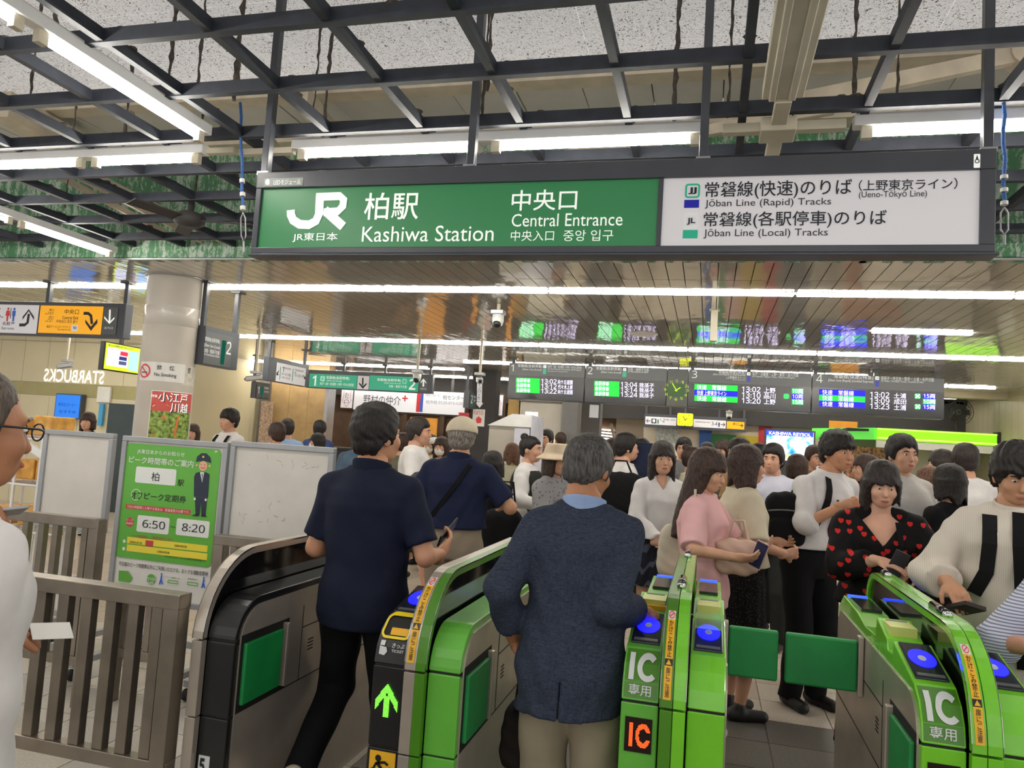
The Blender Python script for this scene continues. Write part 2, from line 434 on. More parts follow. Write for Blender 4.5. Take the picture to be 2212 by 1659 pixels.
boxes('trim_2', M_BEIGE, [(-15, 7, 4.2, 4.33, 3.75, 3.84)]); tag(bpy.data.objects['trim_2'], kind='structure')
boxes('trim_3', M_BEIGE, [(-15, 7, 4.93, 5.09, 3.76, 3.84)]); tag(bpy.data.objects['trim_3'], kind='structure')
boxes('ceiling_rear', M_SPECK, [(-15, 7, -4, 1.595, 3.84, 3.87)]); tag(bpy.data.objects['ceiling_rear'], kind='structure')  # unseen rear ceiling; its glow is added to fill surfaces facing the viewpoint
# white gutter, sloping duct and roof braces above the lattice
g = MB(); g.box(-6, -1.1, 2.55, 2.78, 3.70, 3.80); g.box(-6, -1.1, 2.50, 2.56, 3.66, 3.70)
tag(g.build('gutter', M_WHITE_FIX, bevel=0.01), 'white sheet gutter running under the speckled ceiling above the lattice', 'gutter')
d = MB(); d.bar((0.45, 3.35, 3.72), (2.6, 2.2, 3.55), 0.22, 0.14)
tag(d.build('duct', M_PLAIN, bevel=0.01), 'pale grey sloping duct above the lattice beside the cream conduit', 'duct')
d = MB(); a, b_ = P(1710, 222, Y=3.6), P(2212, 118, Y=3.9); d.bar(a, b_, 0.05, 0.07); d.cyl(b_ - (0.0, .06, 0), b_ + (0, .06, 0), .07)
tag(d.build('brace', M_BEIGE), 'long beige roof brace rising above the tube light over the white sign panel', 'brace')
d = MB(); a, b_ = P(1180, 345, Y=4.2), P(1800, 235, Y=4.5); d.bar(a, b_, 0.05, 0.06)
tag(d.build('brace', M_BEIGE), 'beige roof brace slanting behind the middle tube light', 'brace')
d = MB(); d.bar(P(0, 225, Y=3.9), P(170, 320, Y=4.6), 0.16, 0.18)
tag(d.build('brace', M_BEIGE), 'wide beige roof member above the tube light over the white panels', 'brace')
d = MB(); d.bar(P(650, 205, Y=4.0), P(760, 350, Y=4.9), 0.09, 0.12); d.bar(P(560, 290, Y=4.2), P(640, 390, Y=4.9), 0.08, 0.1)
tag(d.build('brace', M_BEIGE), 'beige roof member behind the post that carries the big sign', 'brace')
for k in range(3):
    d = MB(); d.bar(P(60 + 40 * k, 345, Y=4.1), P(390 + 45 * k, 520, Y=5.05), 0.03, 0.04)
    tag(d.build('cable_tray', M_BEIGE), ['dusty cable tray rail nearest the pillar under the lattice', 'middle dusty cable tray rail under the lattice', 'dusty cable tray rail closest to the ceiling fan'][k], 'cable tray', 'cable tray rails')

# ---------------------------------------------------------------- steel lattice
grid = empty('ceiling_grid', (0, 3, 3.02)); tag(grid, 'dark steel ceiling lattice of square openings hung over the gates', 'ceiling lattice')
BW, BH, GZ = 0.032, 0.055, 3.02
GY = [2.243 + 0.4372 * k for k in range(-4, 7)]; GX = [0.545 + 0.4675 * k for k in range(-16, 7)]
mx = MB().box(-9.0, 4.2, -BW / 2, BW / 2, -BH / 2, BH / 2).mesh('beam', M_GRID)
my = MB().box(-BW / 2, BW / 2, 0.25, 5.09, -BH / 2 + .004, BH / 2 - .004).mesh('beam', M_GRID)
for y in GY:
    o = bpy.data.objects.new('beam', mx); COL.objects.link(o); o.parent = grid; o.matrix_parent_inverse = Matrix.Translation((0, -3, -3.02)); o.location = (0, y, GZ)
for x in GX:
    o = bpy.data.objects.new('beam', my); COL.objects.link(o); o.parent = grid; o.matrix_parent_inverse = Matrix.Translation((0, -3, -3.02)); o.location = (x, 0, GZ)
def fuzzy(a, b_, r, n=26):
    r = r * .55
    a, b_ = np.array(a, float), np.array(b_, float); q = MB()
    pts = [a + (b_ - a) * k / n + np.array([random.uniform(-1, 1), random.uniform(-1, 1), 0]) * r * 0.5 for k in range(n + 1)]
    return q.tube(pts, [r * random.uniform(0.5, 1.5) for _ in pts], 7)
for (x, y, zt, r) in [(-2.35, 2.70, 3.84, .018), (-2.20, 2.70, 3.84, .012), (-2.05, 2.75, 3.84, .02), (-2.5, 2.25, 3.84, .02), (-1.9, 3.15, 3.8, .01), (-1.05, 3.15, 3.8, .012),
                      (-0.2, 3.15, 3.8, .016), (0.02, 3.15, 3.8, .01), (0.2, 2.7, 3.84, .016), (0.28, 3.2, 3.8, .01), (0.50, 3.15, 3.8, .015), (0.66, 3.15, 3.8, .008),
                      (-0.92, 2.8, 3.84, .012), (-3.1, 2.7, 3.84, .012), (-3.4, 3.6, 3.8, .015), (-2.8, 4.1, 3.8, .012), (-2.1, 3.6, 3.8, .014), (-3.6, 4.5, 3.8, .014), (-4.3, 4.1, 3.8, .012)]:
    fuzzy((x, y, GZ - 0.02), (x, y, zt), r).build('hanger_rod', M_DUST, grid)
dq = MB()
for _ in range(420):                          # dust lying on the beams
    if random.random() < 0.5: x, y = random.uniform(-5, 2.2), random.choice(GY)
    else: x, y = random.choice(GX), random.uniform(1.3, 5.0)
    s_ = random.uniform(.008, .02); dq.ell((x, y, GZ + BH / 2), (s_ * 1.6, s_ * 1.2, s_ * 0.7), 6, 4)
tag(dq.build('dust', M_DUST, grid), kind='stuff')

# ---------------------------------------------------------------- tube light fittings
def tube_light(a, b_, n, label, axis, z=2.955):
    """a..b along X (axis 0) or Y (axis 1): enamel channel with n tubes below"""
    t = empty('tube_light', ((a[0] + b_[0]) / 2, (a[1] + b_[1]) / 2, z)); tag(t, label, 'tube light', 'fluorescent fittings over the gates')
    L = b_[axis] - a[axis]; hw = 0.030
    def bx(q, s0, s1, w0, w1, z0, z1):
        if axis == 0: q.box(s0, s1, a[1] + w0, a[1] + w1, z0, z1)
        else: q.box(a[0] + w0, a[0] + w1, s0, s1, z0, z1)
        return q
    bx(MB(), a[axis], b_[axis], -hw, hw, z, z + 0.05).build('channel', M_WHITE_FIX, t, bevel=0.004)
    for k in range(n):
        s0 = a[axis] + L * k / n + 0.05; s1 = a[axis] + L * (k + 1) / n - 0.05
        p = [a[0], a[1], z - 0.026]; q_ = list(p); p[axis] = s0; q_[axis] = s1
        MB().cyl(p, q_, 0.0125, n=10).build('tube', M_TUBE, t)
        for s_ in (s0, s1): bx(MB(), s_ - .02, s_ + .02, -.014, .014, z - .048, z).build('socket', M_CREAM_FIX, t)
    for s_ in (a[axis] + 0.2, b_[axis] - 0.1): bx(MB(), s_ - .015, s_ + .015, -.015, .015, z + .05, 3.0).build('bracket', M_SILVER, t)
    return t
tube_light((-5.9, 3.2, 0), (-4.0, 3.2, 0), 2, 'tube light in the row out past the cable trays', 0)
tube_light((-3.95, 3.2, 0), (-2.52, 3.2, 0), 2, 'tube light fitting above the white partition panels, in line with the big sign', 0)
tube_light((-2.02, 3.2, 0), (-0.06, 3.2, 0), 2, 'long tube light fitting over the green half of the big sign', 0)
tube_light((0.51, 3.2, 0), (2.45, 3.2, 0), 2, 'tube light fitting over the white half of the big sign', 0)
tube_light((-2.36, 1.05, 0), (-2.36, 2.99, 0), 2, 'tube light fitting running towards the concourse, ending above the sign post', 1)
tube_light((-4.72, 3.2, 0), (-4.72, 5.02, 0), 2, 'tube light fitting under the dark lattice ending at the green fascia by the pillar', 1, 2.93)
for k, (x, y) in enumerate([(-2.36, -1.2), (0.6, -0.8), (2.4, 0.6), (-4.8, 0.9), (-0.8, -2.4)]):
    tube_light((x, y, 0), (x, y + 1.9, 0), 2, ['tube light fitting behind the viewpoint over the old man', 'tube light fitting behind the viewpoint in the middle bay', 'tube light fitting beside the viewpoint over the open bay',
               'tube light fitting beside the fence, over the waiting side', 'rearmost tube light fitting behind the viewpoint'][k], 1)

# cream conduit and surface trunking between the fittings
c_ = empty('conduit', (0.21, 2.5, 2.98)); tag(c_, 'cream cable trunking running between the fittings down to a small spotlight', 'trunking')
q = MB(); q.box(0.14, 0.29, 1.4, 2.93, 2.965, 3.01); q.box(0.165, 0.19, 1.4, 2.93, 2.955, 2.966); q.box(0.235, 0.262, 1.4, 2.93, 2.955, 2.966); q.build('trunking', M_CREAM_FIX, c_, bevel=0.004)
boxes('junction_box', M_CREAM_FIX, [(0.15, 0.29, 3.13, 3.27, 2.93, 2.99)], c_, bevel=0.006)
q = MB(); q.box(0.0, 0.48, 3.17, 3.215, 2.945, 2.985); q.box(0.19, 0.25, 2.93, 3.55, 2.95, 2.985); q.build('raceway', M_CREAM_FIX, c_, bevel=0.003)
boxes('spotlight', M_CREAM_FIX, [(0.16, 0.27, 3.5, 3.62, 2.87, 2.95)], c_, bevel=0.008)
MB().lathe((0.215, 3.55, 2.865), [(0.0, 0), (0.03, 0), (0.03, 0.008)], 14).build('lens', glow('spot lens', (255, 246, 220), 3), c_)
q = MB(); q.box(-2.36, -2.05, 3.23, 3.27, 2.96, 2.99); q.box(-2.55, -2.36, 3.20, 3.235, 2.96, 2.99)
tag(q.build('raceway', M_CREAM_FIX, bevel=0.003), 'short cream raceway joining two fittings beside the sign post', 'raceway')

# ceiling fan under the dark lattice
f = empty('ceiling_fan', (-3.3, 4.1, 2.9)); tag(f, 'dark ceiling fan hanging under the lattice behind the sign', 'ceiling fan')
MB().lathe((-3.3, 4.1, 2.86), [(0, 0), (.06, 0), (.095, .02), (.1, .06), (.06, .09), (.02, .1), (.02, .2), (0, .2)], 20).build('motor', M_BULK, f)
for k in range(3):
    t = math.radians(15 + 120 * k); dx_, dy_ = math.cos(t), math.sin(t)
    MB().obox((-3.3 + dx_ * .25, 4.1 + dy_ * .25, 2.90), (dx_ * .16, dy_ * .16, 0), (-dy_ * .045, dx_ * .045, 0.01), (0, 0, .004)).build('blade', M_BULK, f)

# ================================================================ round column
CC = (-4.77, 5.83); CR = 0.235
col = empty('pillar', (CC[0], CC[1], 0)); tag(col, 'round pale concrete pillar with notices pasted on it', 'pillar')
MB().lathe((CC[0], CC[1], 0), [(CR, 0), (CR, 2.45)], 48).build('shaft', M_COLUMN, col)
MB().lathe((CC[0], CC[1], 0), [(CR, 2.45), (CR + .003, 2.452), (CR + .003, 2.62), (CR + .001, 2.623), (CR + .003, 2.626), (CR + .003, 2.885), (CR + .02, 2.9)], 48).build('collar', M_COLUMN2, col)
tag(MB().lathe((CC[0], CC[1], 2.892), [(CR + .001, 0), (CR + .028, 0), (CR + .028, .008)], 48).build('ring', M_SILVER, col))

# ================================================================ far walls
def wall(name, m_, bxs):
    o = boxes(name, m_, bxs); tag(o, kind='structure'); return o
# cream cafe wall
wl = wall('wall_left', M_CREAM_WALL, [(-16, -8.9, 11.05, 11.15, 0, 2.9)])
for k in range(12):
    x0 = -15.4 + k * 0.55
    boxes('panel', M_CREAM_WALL, [(x0 + .004, x0 + .546, 11.03, 11.05, 2.16, 2.895)], wl)
boxes('band', M_OLIVE, [(-16, -8.9, 11.028, 11.05, 1.93, 2.155)], wl)
for k in range(10):
    x0 = -15.4 + k * 0.66
    boxes('panel', M_CREAM_WALL, [(x0 + .004, x0 + .656, 11.03, 11.05, 0.0, 1.925)], wl)
wall('wall_return', M_CREAM_WALL, [(-8.95, -8.85, 11.15, 14.0, 0, 2.9)])
# shopfront with grey panelled fascia and gilded door
ws = wall('wall_shop', M_GOLD, [(-11.6, -8.9, 14.1, 14.2, 0, 2.26)])
for k in range(5): boxes('fascia_panel', M_GREY_PANEL, [(-11.5 + k * .56 + .004, -11.5 + k * .56 + .556, 14.0, 14.1, 2.29, 2.79)], ws)
boxes('ledge', M_GOLD, [(-11.6, -8.7, 13.95, 14.1, 2.25, 2.29)], ws)
boxes('soffit', M_BULK, [(-11.6, -8.6, 14.0, 14.1, 2.79, 2.9)], ws)
door = empty('door_1', (-10.0, 14.0, 0)); tag(door, kind='structure')
for x in (-10.9, -9.9, -9.05): boxes('frame', M_GOLD, [(x, x + .08, 14.02, 14.1, 0, 2.25)], door)
boxes('pane', mat('amber glass', (150, 100, 40), 0.12, var=0.3, vscale=3, emit=0.25), [(-10.82, -9.9, 14.06, 14.08, 0, 2.2)], door)
boxes('pane', mat('shelf glow', (110, 78, 48), 0.3, var=0.8, vscale=7, emit=0.3), [(-9.83, -9.05, 14.06, 14.08, 0, 2.2)], door)
boxes('sensor', M_BLACK, [(-10.4, -10.22, 13.96, 14.0, 2.14, 2.2)], door)
# tan wall between shops
wt = wall('wall_tan', M_WOOD, [(-8.55, -7.3, 13.5, 13.75, 0, 2.9)])
for k in range(3): boxes('panel', M_WOOD, [(-8.54 + k * .42, -8.125 + k * .42, 13.48, 13.5, 0.0 , 1.74), ], wt)
for k in range(3): boxes('panel', M_WOOD, [(-8.54 + k * .42, -8.125 + k * .42, 13.48, 13.5, 1.745, 2.88)], wt)
boxes('trim_4', M_SILVER, [(-7.32, -7.25, 13.45, 13.75, 0, 2.45)]); tag(bpy.data.objects['trim_4'], kind='structure')
boxes('trim_5', M_GREYPOST, [(-8.75, -8.55, 13.42, 13.6, 0, 2.9)]); tag(bpy.data.objects['trim_5'], kind='structure')
# dark timber shop with warm lit bays
wb = wall('wall_timber', M_BROWN, [(-10.5, -3.2, 16.2, 16.3, 0, 2.9)])
M_AMBER = mat('amber lit panel', (206, 138, 52), 0.5, var=0.25, vscale=1.5, emit=0.35)
for k, (x0, x1) in enumerate([(-6.6, -5.95), (-5.3, -4.75), (-4.45, -3.95)]): boxes('lit_bay', M_AMBER, [(x0, x1, 16.15, 16.2, 0.9, 2.05)], wb)
for k, x in enumerate((-7.15, -6.75, -5.85, -5.5, -4.65, -4.3, -3.85)): boxes('timber_post', M_BROWN, [(x, x + .1, 16.05, 16.2, 0, 2.35)], wb)
boxes('lintel', M_BULK, [(-8.6, -3.2, 15.6, 16.2, 2.45, 2.9)], wb)
for z in (1.2, 1.4): boxes('shelf_board', M_BROWN, [(-7.1, -6.6, 16.02, 16.15, z, z + .02)], wb)
for k in range(9):
    x = -7.08 + (k % 5) * 0.1; z = 1.22 if k < 5 else 1.42
    b = MB(); b.lathe((x, 16.07, z), [(0, 0), (.03, 0), (.03, .09), (.012, .12), (.012, .15), (0, .15)], 8)
    tag(b.build('bottle', [M_WHITE_FIX, M_AMBER][k % 2]), 'small bottle on the lit shelves of the timber shop', 'bottle', 'bottles on the timber shop shelves')
# counter of the shop
tag(boxes('counter', M_BULK, [(-7.2, -5.8, 13.2, 13.6, 0, 1.28), (-7.22, -5.75, 13.15, 13.65, 1.27, 1.32)], bevel=0.01), 'dark shop counter before the timber shop', 'counter')
# charcoal bulkhead over the far end and pale far wall
wall('wall_bulkhead', M_BULK, [(-3.2, 6, 15.75, 15.9, 2.26, 2.9), (-3.2, 6, 15.75, 17.4, 2.86, 2.9)])
wf = wall('wall_back', M_WHITE_WALL, [(-1.32, 3.0, 15.95, 16.1, 0, 2.3)])
for k in range(14): boxes('panel', M_WHITE_WALL, [(-1.31 + k * .3, -1.315 + .3 + k * .3, 15.93, 15.95, 0, 2.28)], wf)
wall('wall_recess', M_WHITE_WALL, [(-1.95, -1.32, 16.4, 16.5, 0, 2.3)])
wall('wall_stair', M_BROWN, [(-3.2, -1.9, 19.0, 19.1, 0, 2.9)])
stair = empty('stair_roof', (-2.4, 17.6, 1.9)); tag(stair, 'ribbed brown stair roof seen past the grey post beneath the bulkhead', 'stair roof')
for k in range(9): MB().bar((-2.75, 16.6 + k * .22, 2.02 - k * .06), (-1.95, 16.6 + k * .22, 1.98 - k * .06), 0.1, 0.03).build('rib', mat('stair rib', (150, 112, 84), 0.6), stair)
MB().bar((-2.05, 16.3, 2.15), (-1.9, 17.4, 1.2), 0.05, 0.05).build('handrail', M_CREAM_FIX, stair)
boxes('lit_opening', glow('daylight', (255, 248, 236), 5), [(-2.95, -2.3, 18.9, 18.95, 1.55, 2.1)], stair)
# coloured door surround on the back wall
dr = empty('door_2', (0.5, 15.9, 0)); tag(dr, kind='structure')
for nm, cc_, bx_ in (('post', (44, 92, 168), (-0.19, 0.05, 15.86, 15.92, 0, 2.12)), ('post', (186, 52, 66), (0.95, 1.2, 15.86, 15.92, 0, 2.3)),
                     ('lintel', (46, 120, 58), (0.05, 0.53, 15.87, 15.92, 1.78, 2.05)), ('lintel', (190, 168, 40), (0.53, 0.95, 15.87, 15.92, 1.78, 2.05)),
                     ('leaf', (52, 128, 64), (0.05, 0.2, 15.88, 15.92, 0, 1.8)), ('leaf', (186, 150, 140), (0.2, 0.5, 15.88, 15.92, 0, 1.8)), ('leaf', (180, 150, 60), (0.5, 0.95, 15.88, 15.92, 0, 1.8))):
    boxes(nm, mat('door paint %s' % (cc_,), cc_, 0.5), [bx_], dr)
# khaki clad wall and kiosk corner
wr = wall('wall_right', M_OLIVE_WALL, [(4.62, 4.75, 13.0, 16.0, 0, 2.9)])
for k in range(11): boxes('board', M_OLIVE_WALL, [(4.6, 4.62, 13.02 + k * .26, 13.275 + k * .26, 0, 2.83)], wr)
wall('wall_corner', M_OLIVE_WALL, [(4.62, 8.5, 12.9, 13.0, 0, 2.9)])
wall('trim_6', M_WHITE_FIX, [(4.6, 4.68, 12.84, 12.92, 0, 2.9)])
wall('wall_kiosk_rear', M_BULK, [(1.9, 4.62, 16.0, 16.1, 0, 2.9)])
wall('trim_7', M_OLIVE_WALL, [(2.5, 7, 13.7, 13.95, 2.8, 2.9)])
# ================================================================ signs
def lit(name, rgb, k=0.35, rough=0.35): return mat(name, rgb, rough, emit=k, var=0.0)
M_SGREEN = lit('sign green', (50, 128, 78), 0.12); M_SWHITE = lit('sign white', (216, 214, 217), 0.14)
M_LWHITE = lit('letter white', (230, 234, 228), 0.34); M_LDARK = mat('letter dark', (30, 32, 44), 0.5, var=0)
M_TEAL = lit('line teal', (24, 152, 120), 0.28); M_BLUE = lit('line blue', (10, 14, 150), 0.2); M_GREYT = lit('header grey', (78, 80, 80), 0.10)
M_LGREY = lit('letter grey', (196, 198, 196), 0.30); M_ORANGE = lit('sign orange', (240, 168, 22), 0.28); M_TEALSIGN = lit('teal sign', (28, 160, 124), 0.30)
M_RED = lit('print red', (196, 40, 44), 0.12); M_PBLUE = lit('print blue', (36, 84, 176), 0.15)
M_LED = mat('screen black', (12, 12, 16), 0.18, var=0)
M_LEDW = glow('led white', (226, 214, 255), 1.15); M_LEDG = glow('led green', (24, 200, 60), .62); M_LEDB = glow('led blue', (24, 16, 250), .8); M_LEDG2 = glow('led pale green', (60, 186, 100), .6)

class Sign:
    """a sign thing; lettering of one colour is gathered into one part"""
    def __init__(s, name, label, cat, face, loc, group=None):
        s.t = empty(name, loc); tag(s.t, label, cat, group); s.f = face; s.L = {}
    def mb(s, m_, nm='lettering'):
        return s.L.setdefault((m_.name, nm), (MB(), m_, nm))[0]
    def T(s, m_, body, *box, **k): s.f.text(s.mb(m_), body, box, **k)
    def done(s):
        for q, m_, nm in s.L.values():
            if not q.v: continue
            if nm in ('panel', 'stripe', 'white_box', 'yellow_bar', 'led_block', 'led_icon', 'line_icon', 'white_disc', 'figure_face', 'figure_shoe', 'figure_glove', 'gate_icon', 'line_mark'):
                for i_ in q.islands(): i_.build(nm, m_, s.t)
            else: tag(q.build(nm, m_, s.t), kind='stuff' if nm in ('lettering', 'arrow', 'hands', 'numerals', 'pictogram', 'outline', 'path', 'walker', 'figure_eyes', 'sticker_text', 'drop_mark', 'icon_cross', 'up_arrow', 'down_arrow', 'icon_text') else None)

# ---------------------------------------------------------------- the big hanging station sign
F = Face('Y', 3.0)
S = Sign('station_sign', 'big hanging station sign, green half with station name and white half with platform lines', 'sign', F, (-0.55, 3.05, 2.39))
X0, X1, Z0, Z1 = -2.063, 0.957, 2.388, 2.768
fr = MB(); fr.box(X0 + .003, X1 - .003, 3.03, 3.075, Z0 + .004, Z1 - .004); fr.build('case', M_DARK, S.t, bevel=0.006)
fr = MB()
for q in ((X0, X1, 2.985, 3.03, Z1 - .075, Z1), (X0, X1, 2.985, 3.03, Z0, Z0 + .028), (X0, X0 + .028, 2.987, 3.03, Z0 + .028, Z1 - .075), (X1 - .05, X1, 2.987, 3.03, Z0 + .028, Z1 - .075), (-0.238, -0.218, 2.99, 3.03, Z0 + .028, Z1 - .075)):
    boxes('frame', M_DARK, [q], S.t, bevel=0.003)
boxes('lower_rail', M_DARK, [(X0 - .01, X1 + .012, 2.98, 3.075, Z0 - .012, Z0 - .001)], S.t, bevel=0.003)
boxes('green_panel', M_SGREEN, [(X0 + .028, -0.238, 3.0, 3.02, Z0 + .028, Z1 - .075)], S.t)
boxes('white_panel', M_SWHITE, [(-0.218, X1 - .05, 3.0, 3.02, Z0 + .028, Z1 - .075)], S.t)
for x in (-2.062, -1.05, -0.07, 0.944):
    boxes('hanger', M_DARK, [(x - .017, x + .017, 3.03, 3.07, Z1 - .36 if abs(x) > 0.9 and x != -1.05 else Z1, 3.84)], S.t, bevel=0.003)
    boxes('clamp', M_SILVER, [(x - .028, x + .028, 3.02, 3.08, Z1 + .002, Z1 + .02)], S.t)
k = MB()
def pxs(pts): return [F.uz(*p) for p in pts]
F.stroke(k, pxs([(683, 426), (735, 424), (743, 432), (741, 446), (730, 457), (700, 459)]), .037)
F.stroke(k, pxs([(692, 422), (690, 462), (683, 478), (668, 486), (648, 485), (634, 476), (629, 464), (629, 454)]), .041, 0.0032)
F.stroke(k, pxs([(702, 454), (724, 474), (742, 490)]), .042, 0.0034)
k.build('emblem', M_LWHITE, S.t)
W_ = M_LWHITE
S.T(W_, 'JR東日本', 633, 503, 730, 523, bold=.02); S.T(W_, '柏駅', 788, 416, 905, 475, bold=.012); S.T(W_, 'Kashiwa Station', 783, 488, 1067, 522)
S.T(W_, '中央口', 1106, 410, 1247, 455, bold=.012); S.T(W_, 'Central Entrance', 1106, 461, 1345, 489); S.T(W_, '中央入口', 1104, 498, 1197, 521); S.T(W_, '중앙 입구', 1217, 497, 1325, 521)
D_ = M_LDARK
S.T(D_, '常磐線(快速)のりば', 1523, 390, 1840, 429, bold=.014); S.T(D_, 'Jōban Line (Rapid) Tracks', 1523, 429, 1795, 449)
S.T(D_, '（上野東京ライン）', 1855, 387, 2068, 411, bold=.01); S.T(D_, '(Ueno-Tōkyō Line)', 1855, 412, 2002, 430)
S.T(D_, '常磐線(各駅停車)のりば', 1520, 456, 1915, 493, bold=.014); S.T(D_, 'Jōban Line (Local) Tracks', 1520, 494, 1788, 515)
q = S.mb(M_TEAL, 'line_mark'); F.rrect(q, (1480, 397, 1512, 428), .012, .002, hole=.007); F.rect(q, (1475, 497, 1507, 515))
q = S.mb(M_LGREY, 'line_frame'); F.rrect(q, (1477, 462, 1509, 494), .012, .002, hole=.007)
q = S.mb(M_BLUE, 'line_square'); F.rect(q, (1478, 432, 1510, 449))
S.T(D_, 'JJ', 1487, 405, 1505, 420, bold=.03); S.T(D_, 'JL', 1484, 471, 1502, 486, bold=.03)
FF = Face('Y', 2.985)
q = S.mb(mat('sticker grey', (150, 156, 150), 0.5), 'sticker'); FF.rect(q, (571, 385, 655, 402))
q = S.mb(M_LWHITE, 'sticker_text'); FF.text(q, 'LEDモジュール', (592, 388, 650, 399)); FF.text(q, 'e', (574, 387, 583, 400), bold=.03); FF.rrect(q, (2103, 333, 2117, 363), .003)
q = S.mb(M_LDARK, 'drop_mark'); FF.disc(q, (2110, 349), .008, 0.004, rin=.005); FF.poly(q, [(2107, 345), (2110, 335), (2113, 345)], 0.0035)
S.done()
# blue safety ropes with turnbuckles
def rope(name, top, bot, label):
    t = empty(name, tuple(bot)); tag(t, label, 'rope', 'safety ropes')
    top, bot = np.array(top), np.array(bot); d = bot - top
    MB().tube([top + d * k / 10 + np.array([math.sin(k * 1.9) * .004, 0, 0]) for k in range(8)], .007, 8).build('cord', mat('blue rope', (62, 104, 170), 0.8, bump=.5, bscale=200), t)
    for k in (5.2, 6.1, 7.0): MB().tube([top + d * k / 10, top + d * (k / 10 + .025)], .013, 8).build('knot', M_PAPER, t)
    a = top + d * .74; b_ = top + d * .93
    MB().tube([a, a + (b_ - a) * .2 + (.012, 0, 0), a + (b_ - a) * .8 + (.012, 0, 0), b_, a + (b_ - a) * .8 - (.012, 0, 0), a + (b_ - a) * .2 - (.012, 0, 0), a], .0035, 6).build('turnbuckle', M_SILVER, t)
    MB().tube([b_, b_ + (b_ - a) * .25, bot], .005, 6).build('hook', M_SILVER, t)
rope('safety_rope', P(519, 222, Y=3.12), P(527, 545, Y=3.08), 'blue safety rope with turnbuckle hanging by the green end of the big sign')
rope('safety_rope', np.array((1.02, 3.12, 3.0)), P(2170, 530, Y=3.08), 'blue safety rope with turnbuckle hanging by the white end of the big sign')

# ---------------------------------------------------------------- departure boards
BY = 11.0; FB = Face('Y', BY)
def z6(*b): return tuple(1080 + v / 3.607 if i % 2 == 0 else 540 + v / 3.607 for i, v in enumerate(b))
def z7(*b): return tuple(1612 + v / 3.607 if i % 2 == 0 else 540 + v / 3.607 for i, v in enumerate(b))
ZT, ZH, ZB = 2.812, 2.628, 2.272
def board(xa, xb, label, n):
    x0 = P(xa, 840, Y=BY)[0]; x1 = P(xb, 840, Y=BY)[0]
    S = Sign('departure_board', label, 'departure board', FB, ((x0 + x1) / 2, BY + .1, ZB), 'departure boards in a row')
    boxes('case', M_DARK, [(x0 + .004, x1 - .004, BY + .005, BY + .22, ZB, ZT)], S.t, bevel=0.006)
    boxes('header', M_GREYT, [(x0 + .006, x1 - .006, BY, BY + .004, ZH, ZT - .006)], S.t)
    boxes('screen', M_LED, [(x0 + .006, x1 - .006, BY, BY + .004, ZB + .01, ZH)], S.t)
    for x in [x0 + .05] + ([(x0 + x1) / 2] if n > 2 else []):
        boxes('hanger', M_BLACK, [(x - .025, x + .025, BY + .08, BY + .13, ZT, 2.9), (x - .055, x + .055, BY + .05, BY + .16, 2.87, 2.898)], S.t)
    return S
def rows(S, zf, block, cols, labels, lx, times, tx, dest, dx_, y0, y1):
    h = (y1 - y0) / 3
    for k in range(3):
        a, b_ = y0 + h * k, y0 + h * (k + 1)
        # the rows follow the slope of the board
        FB.rect(S.mb(cols[k], 'led_block'), zf(block[0], a + block[2] * .0, block[1], b_), 0, .001)
        FB.text(S.mb(M_LEDW), labels[k], zf(lx[0], a + 3, lx[1], b_ - 3), .003)
        s_ = 9 * (tx[0] - block[0]) / 200
        FB.text(S.mb(M_LEDW), times[k], zf(tx[0], a + s_, tx[1], b_ + s_ - 4), .003)
        s_ = 9 * (dx_[0] - block[0]) / 200
        FB.text(S.mb(M_LEDW), dest[k], zf(dx_[0], a + s_, dx_[1], b_ + s_ - 4), .003)
S = board(1096, 1262, 'departure board for platform 1, first in the hanging row', 1)
S.T(M_LGREY, '1', *z6(88, 893, 108, 945)); S.T(M_LGREY, '常磐線(各駅停車)', *z6(140, 892, 330, 920)); S.T(M_LGREY, 'Jōban Line (Local)', *z6(175, 924, 325, 942))
S.T(M_LGREY, '新松戸・金町・西日暮里・大手町・代々木上原方面', *z6(372, 902, 635, 924)); S.T(M_LGREY, 'for Shin-Matsudo, Kanamachi, Nishi-nippori', *z6(372, 926, 635, 940)); S.T(M_LGREY, 'Ōtemachi & Yoyogiuehara', *z6(372, 940, 530, 952))
FB.rect(S.mb(M_TEAL, 'line_tab'), z6(335, 926, 360, 968)); FB.rrect(S.mb(M_LWHITE, 'line_icon'), z6(338, 897, 362, 920), .008); FB.text(S.mb(M_LDARK, 'icon_text'), 'JL', z6(343, 903, 357, 915), .004)
rows(S, z6, (125, 310, 0), [M_LEDG] * 3, ['各駅停車'] * 3, (130, 236), ['13:02', '13:12', '13:22'], (322, 442), ['向ケ丘遊園', '代々木上原', '向ケ丘遊園'], (452, 566), 998, 1113); S.done()
S = board(1263, 1440, 'departure board for platform 2, between platform 1 and the small clock', 2)
S.T(M_LGREY, '2', *z6(685, 912, 722, 968)); S.T(M_LGREY, '常磐線(各駅停車)', *z6(750, 912, 948, 942)); S.T(M_LGREY, 'Jōban Line (Local)', *z6(787, 945, 945, 964))
S.T(M_LGREY, '北柏・我孫子方面', *z6(997, 920, 1160, 944)); S.T(M_LGREY, 'for Kita-Kashiwa & Abiko', *z6(997, 944, 1155, 956))
FB.rect(S.mb(M_TEAL, 'line_tab'), z6(955, 948, 985, 990)); FB.rrect(S.mb(M_LWHITE, 'line_icon'), z6(960, 920, 984, 943), .008); FB.text(S.mb(M_LDARK, 'icon_text'), 'JL', z6(965, 926, 979, 938), .004)
rows(S, z6, (735, 930, 0), [M_LEDG] * 3, ['各駅停車'] * 3, (740, 850), ['13:04', '13:14', '13:24'], (942, 1070), ['我孫子'] * 3, (1085, 1200), 1022, 1140); S.done()
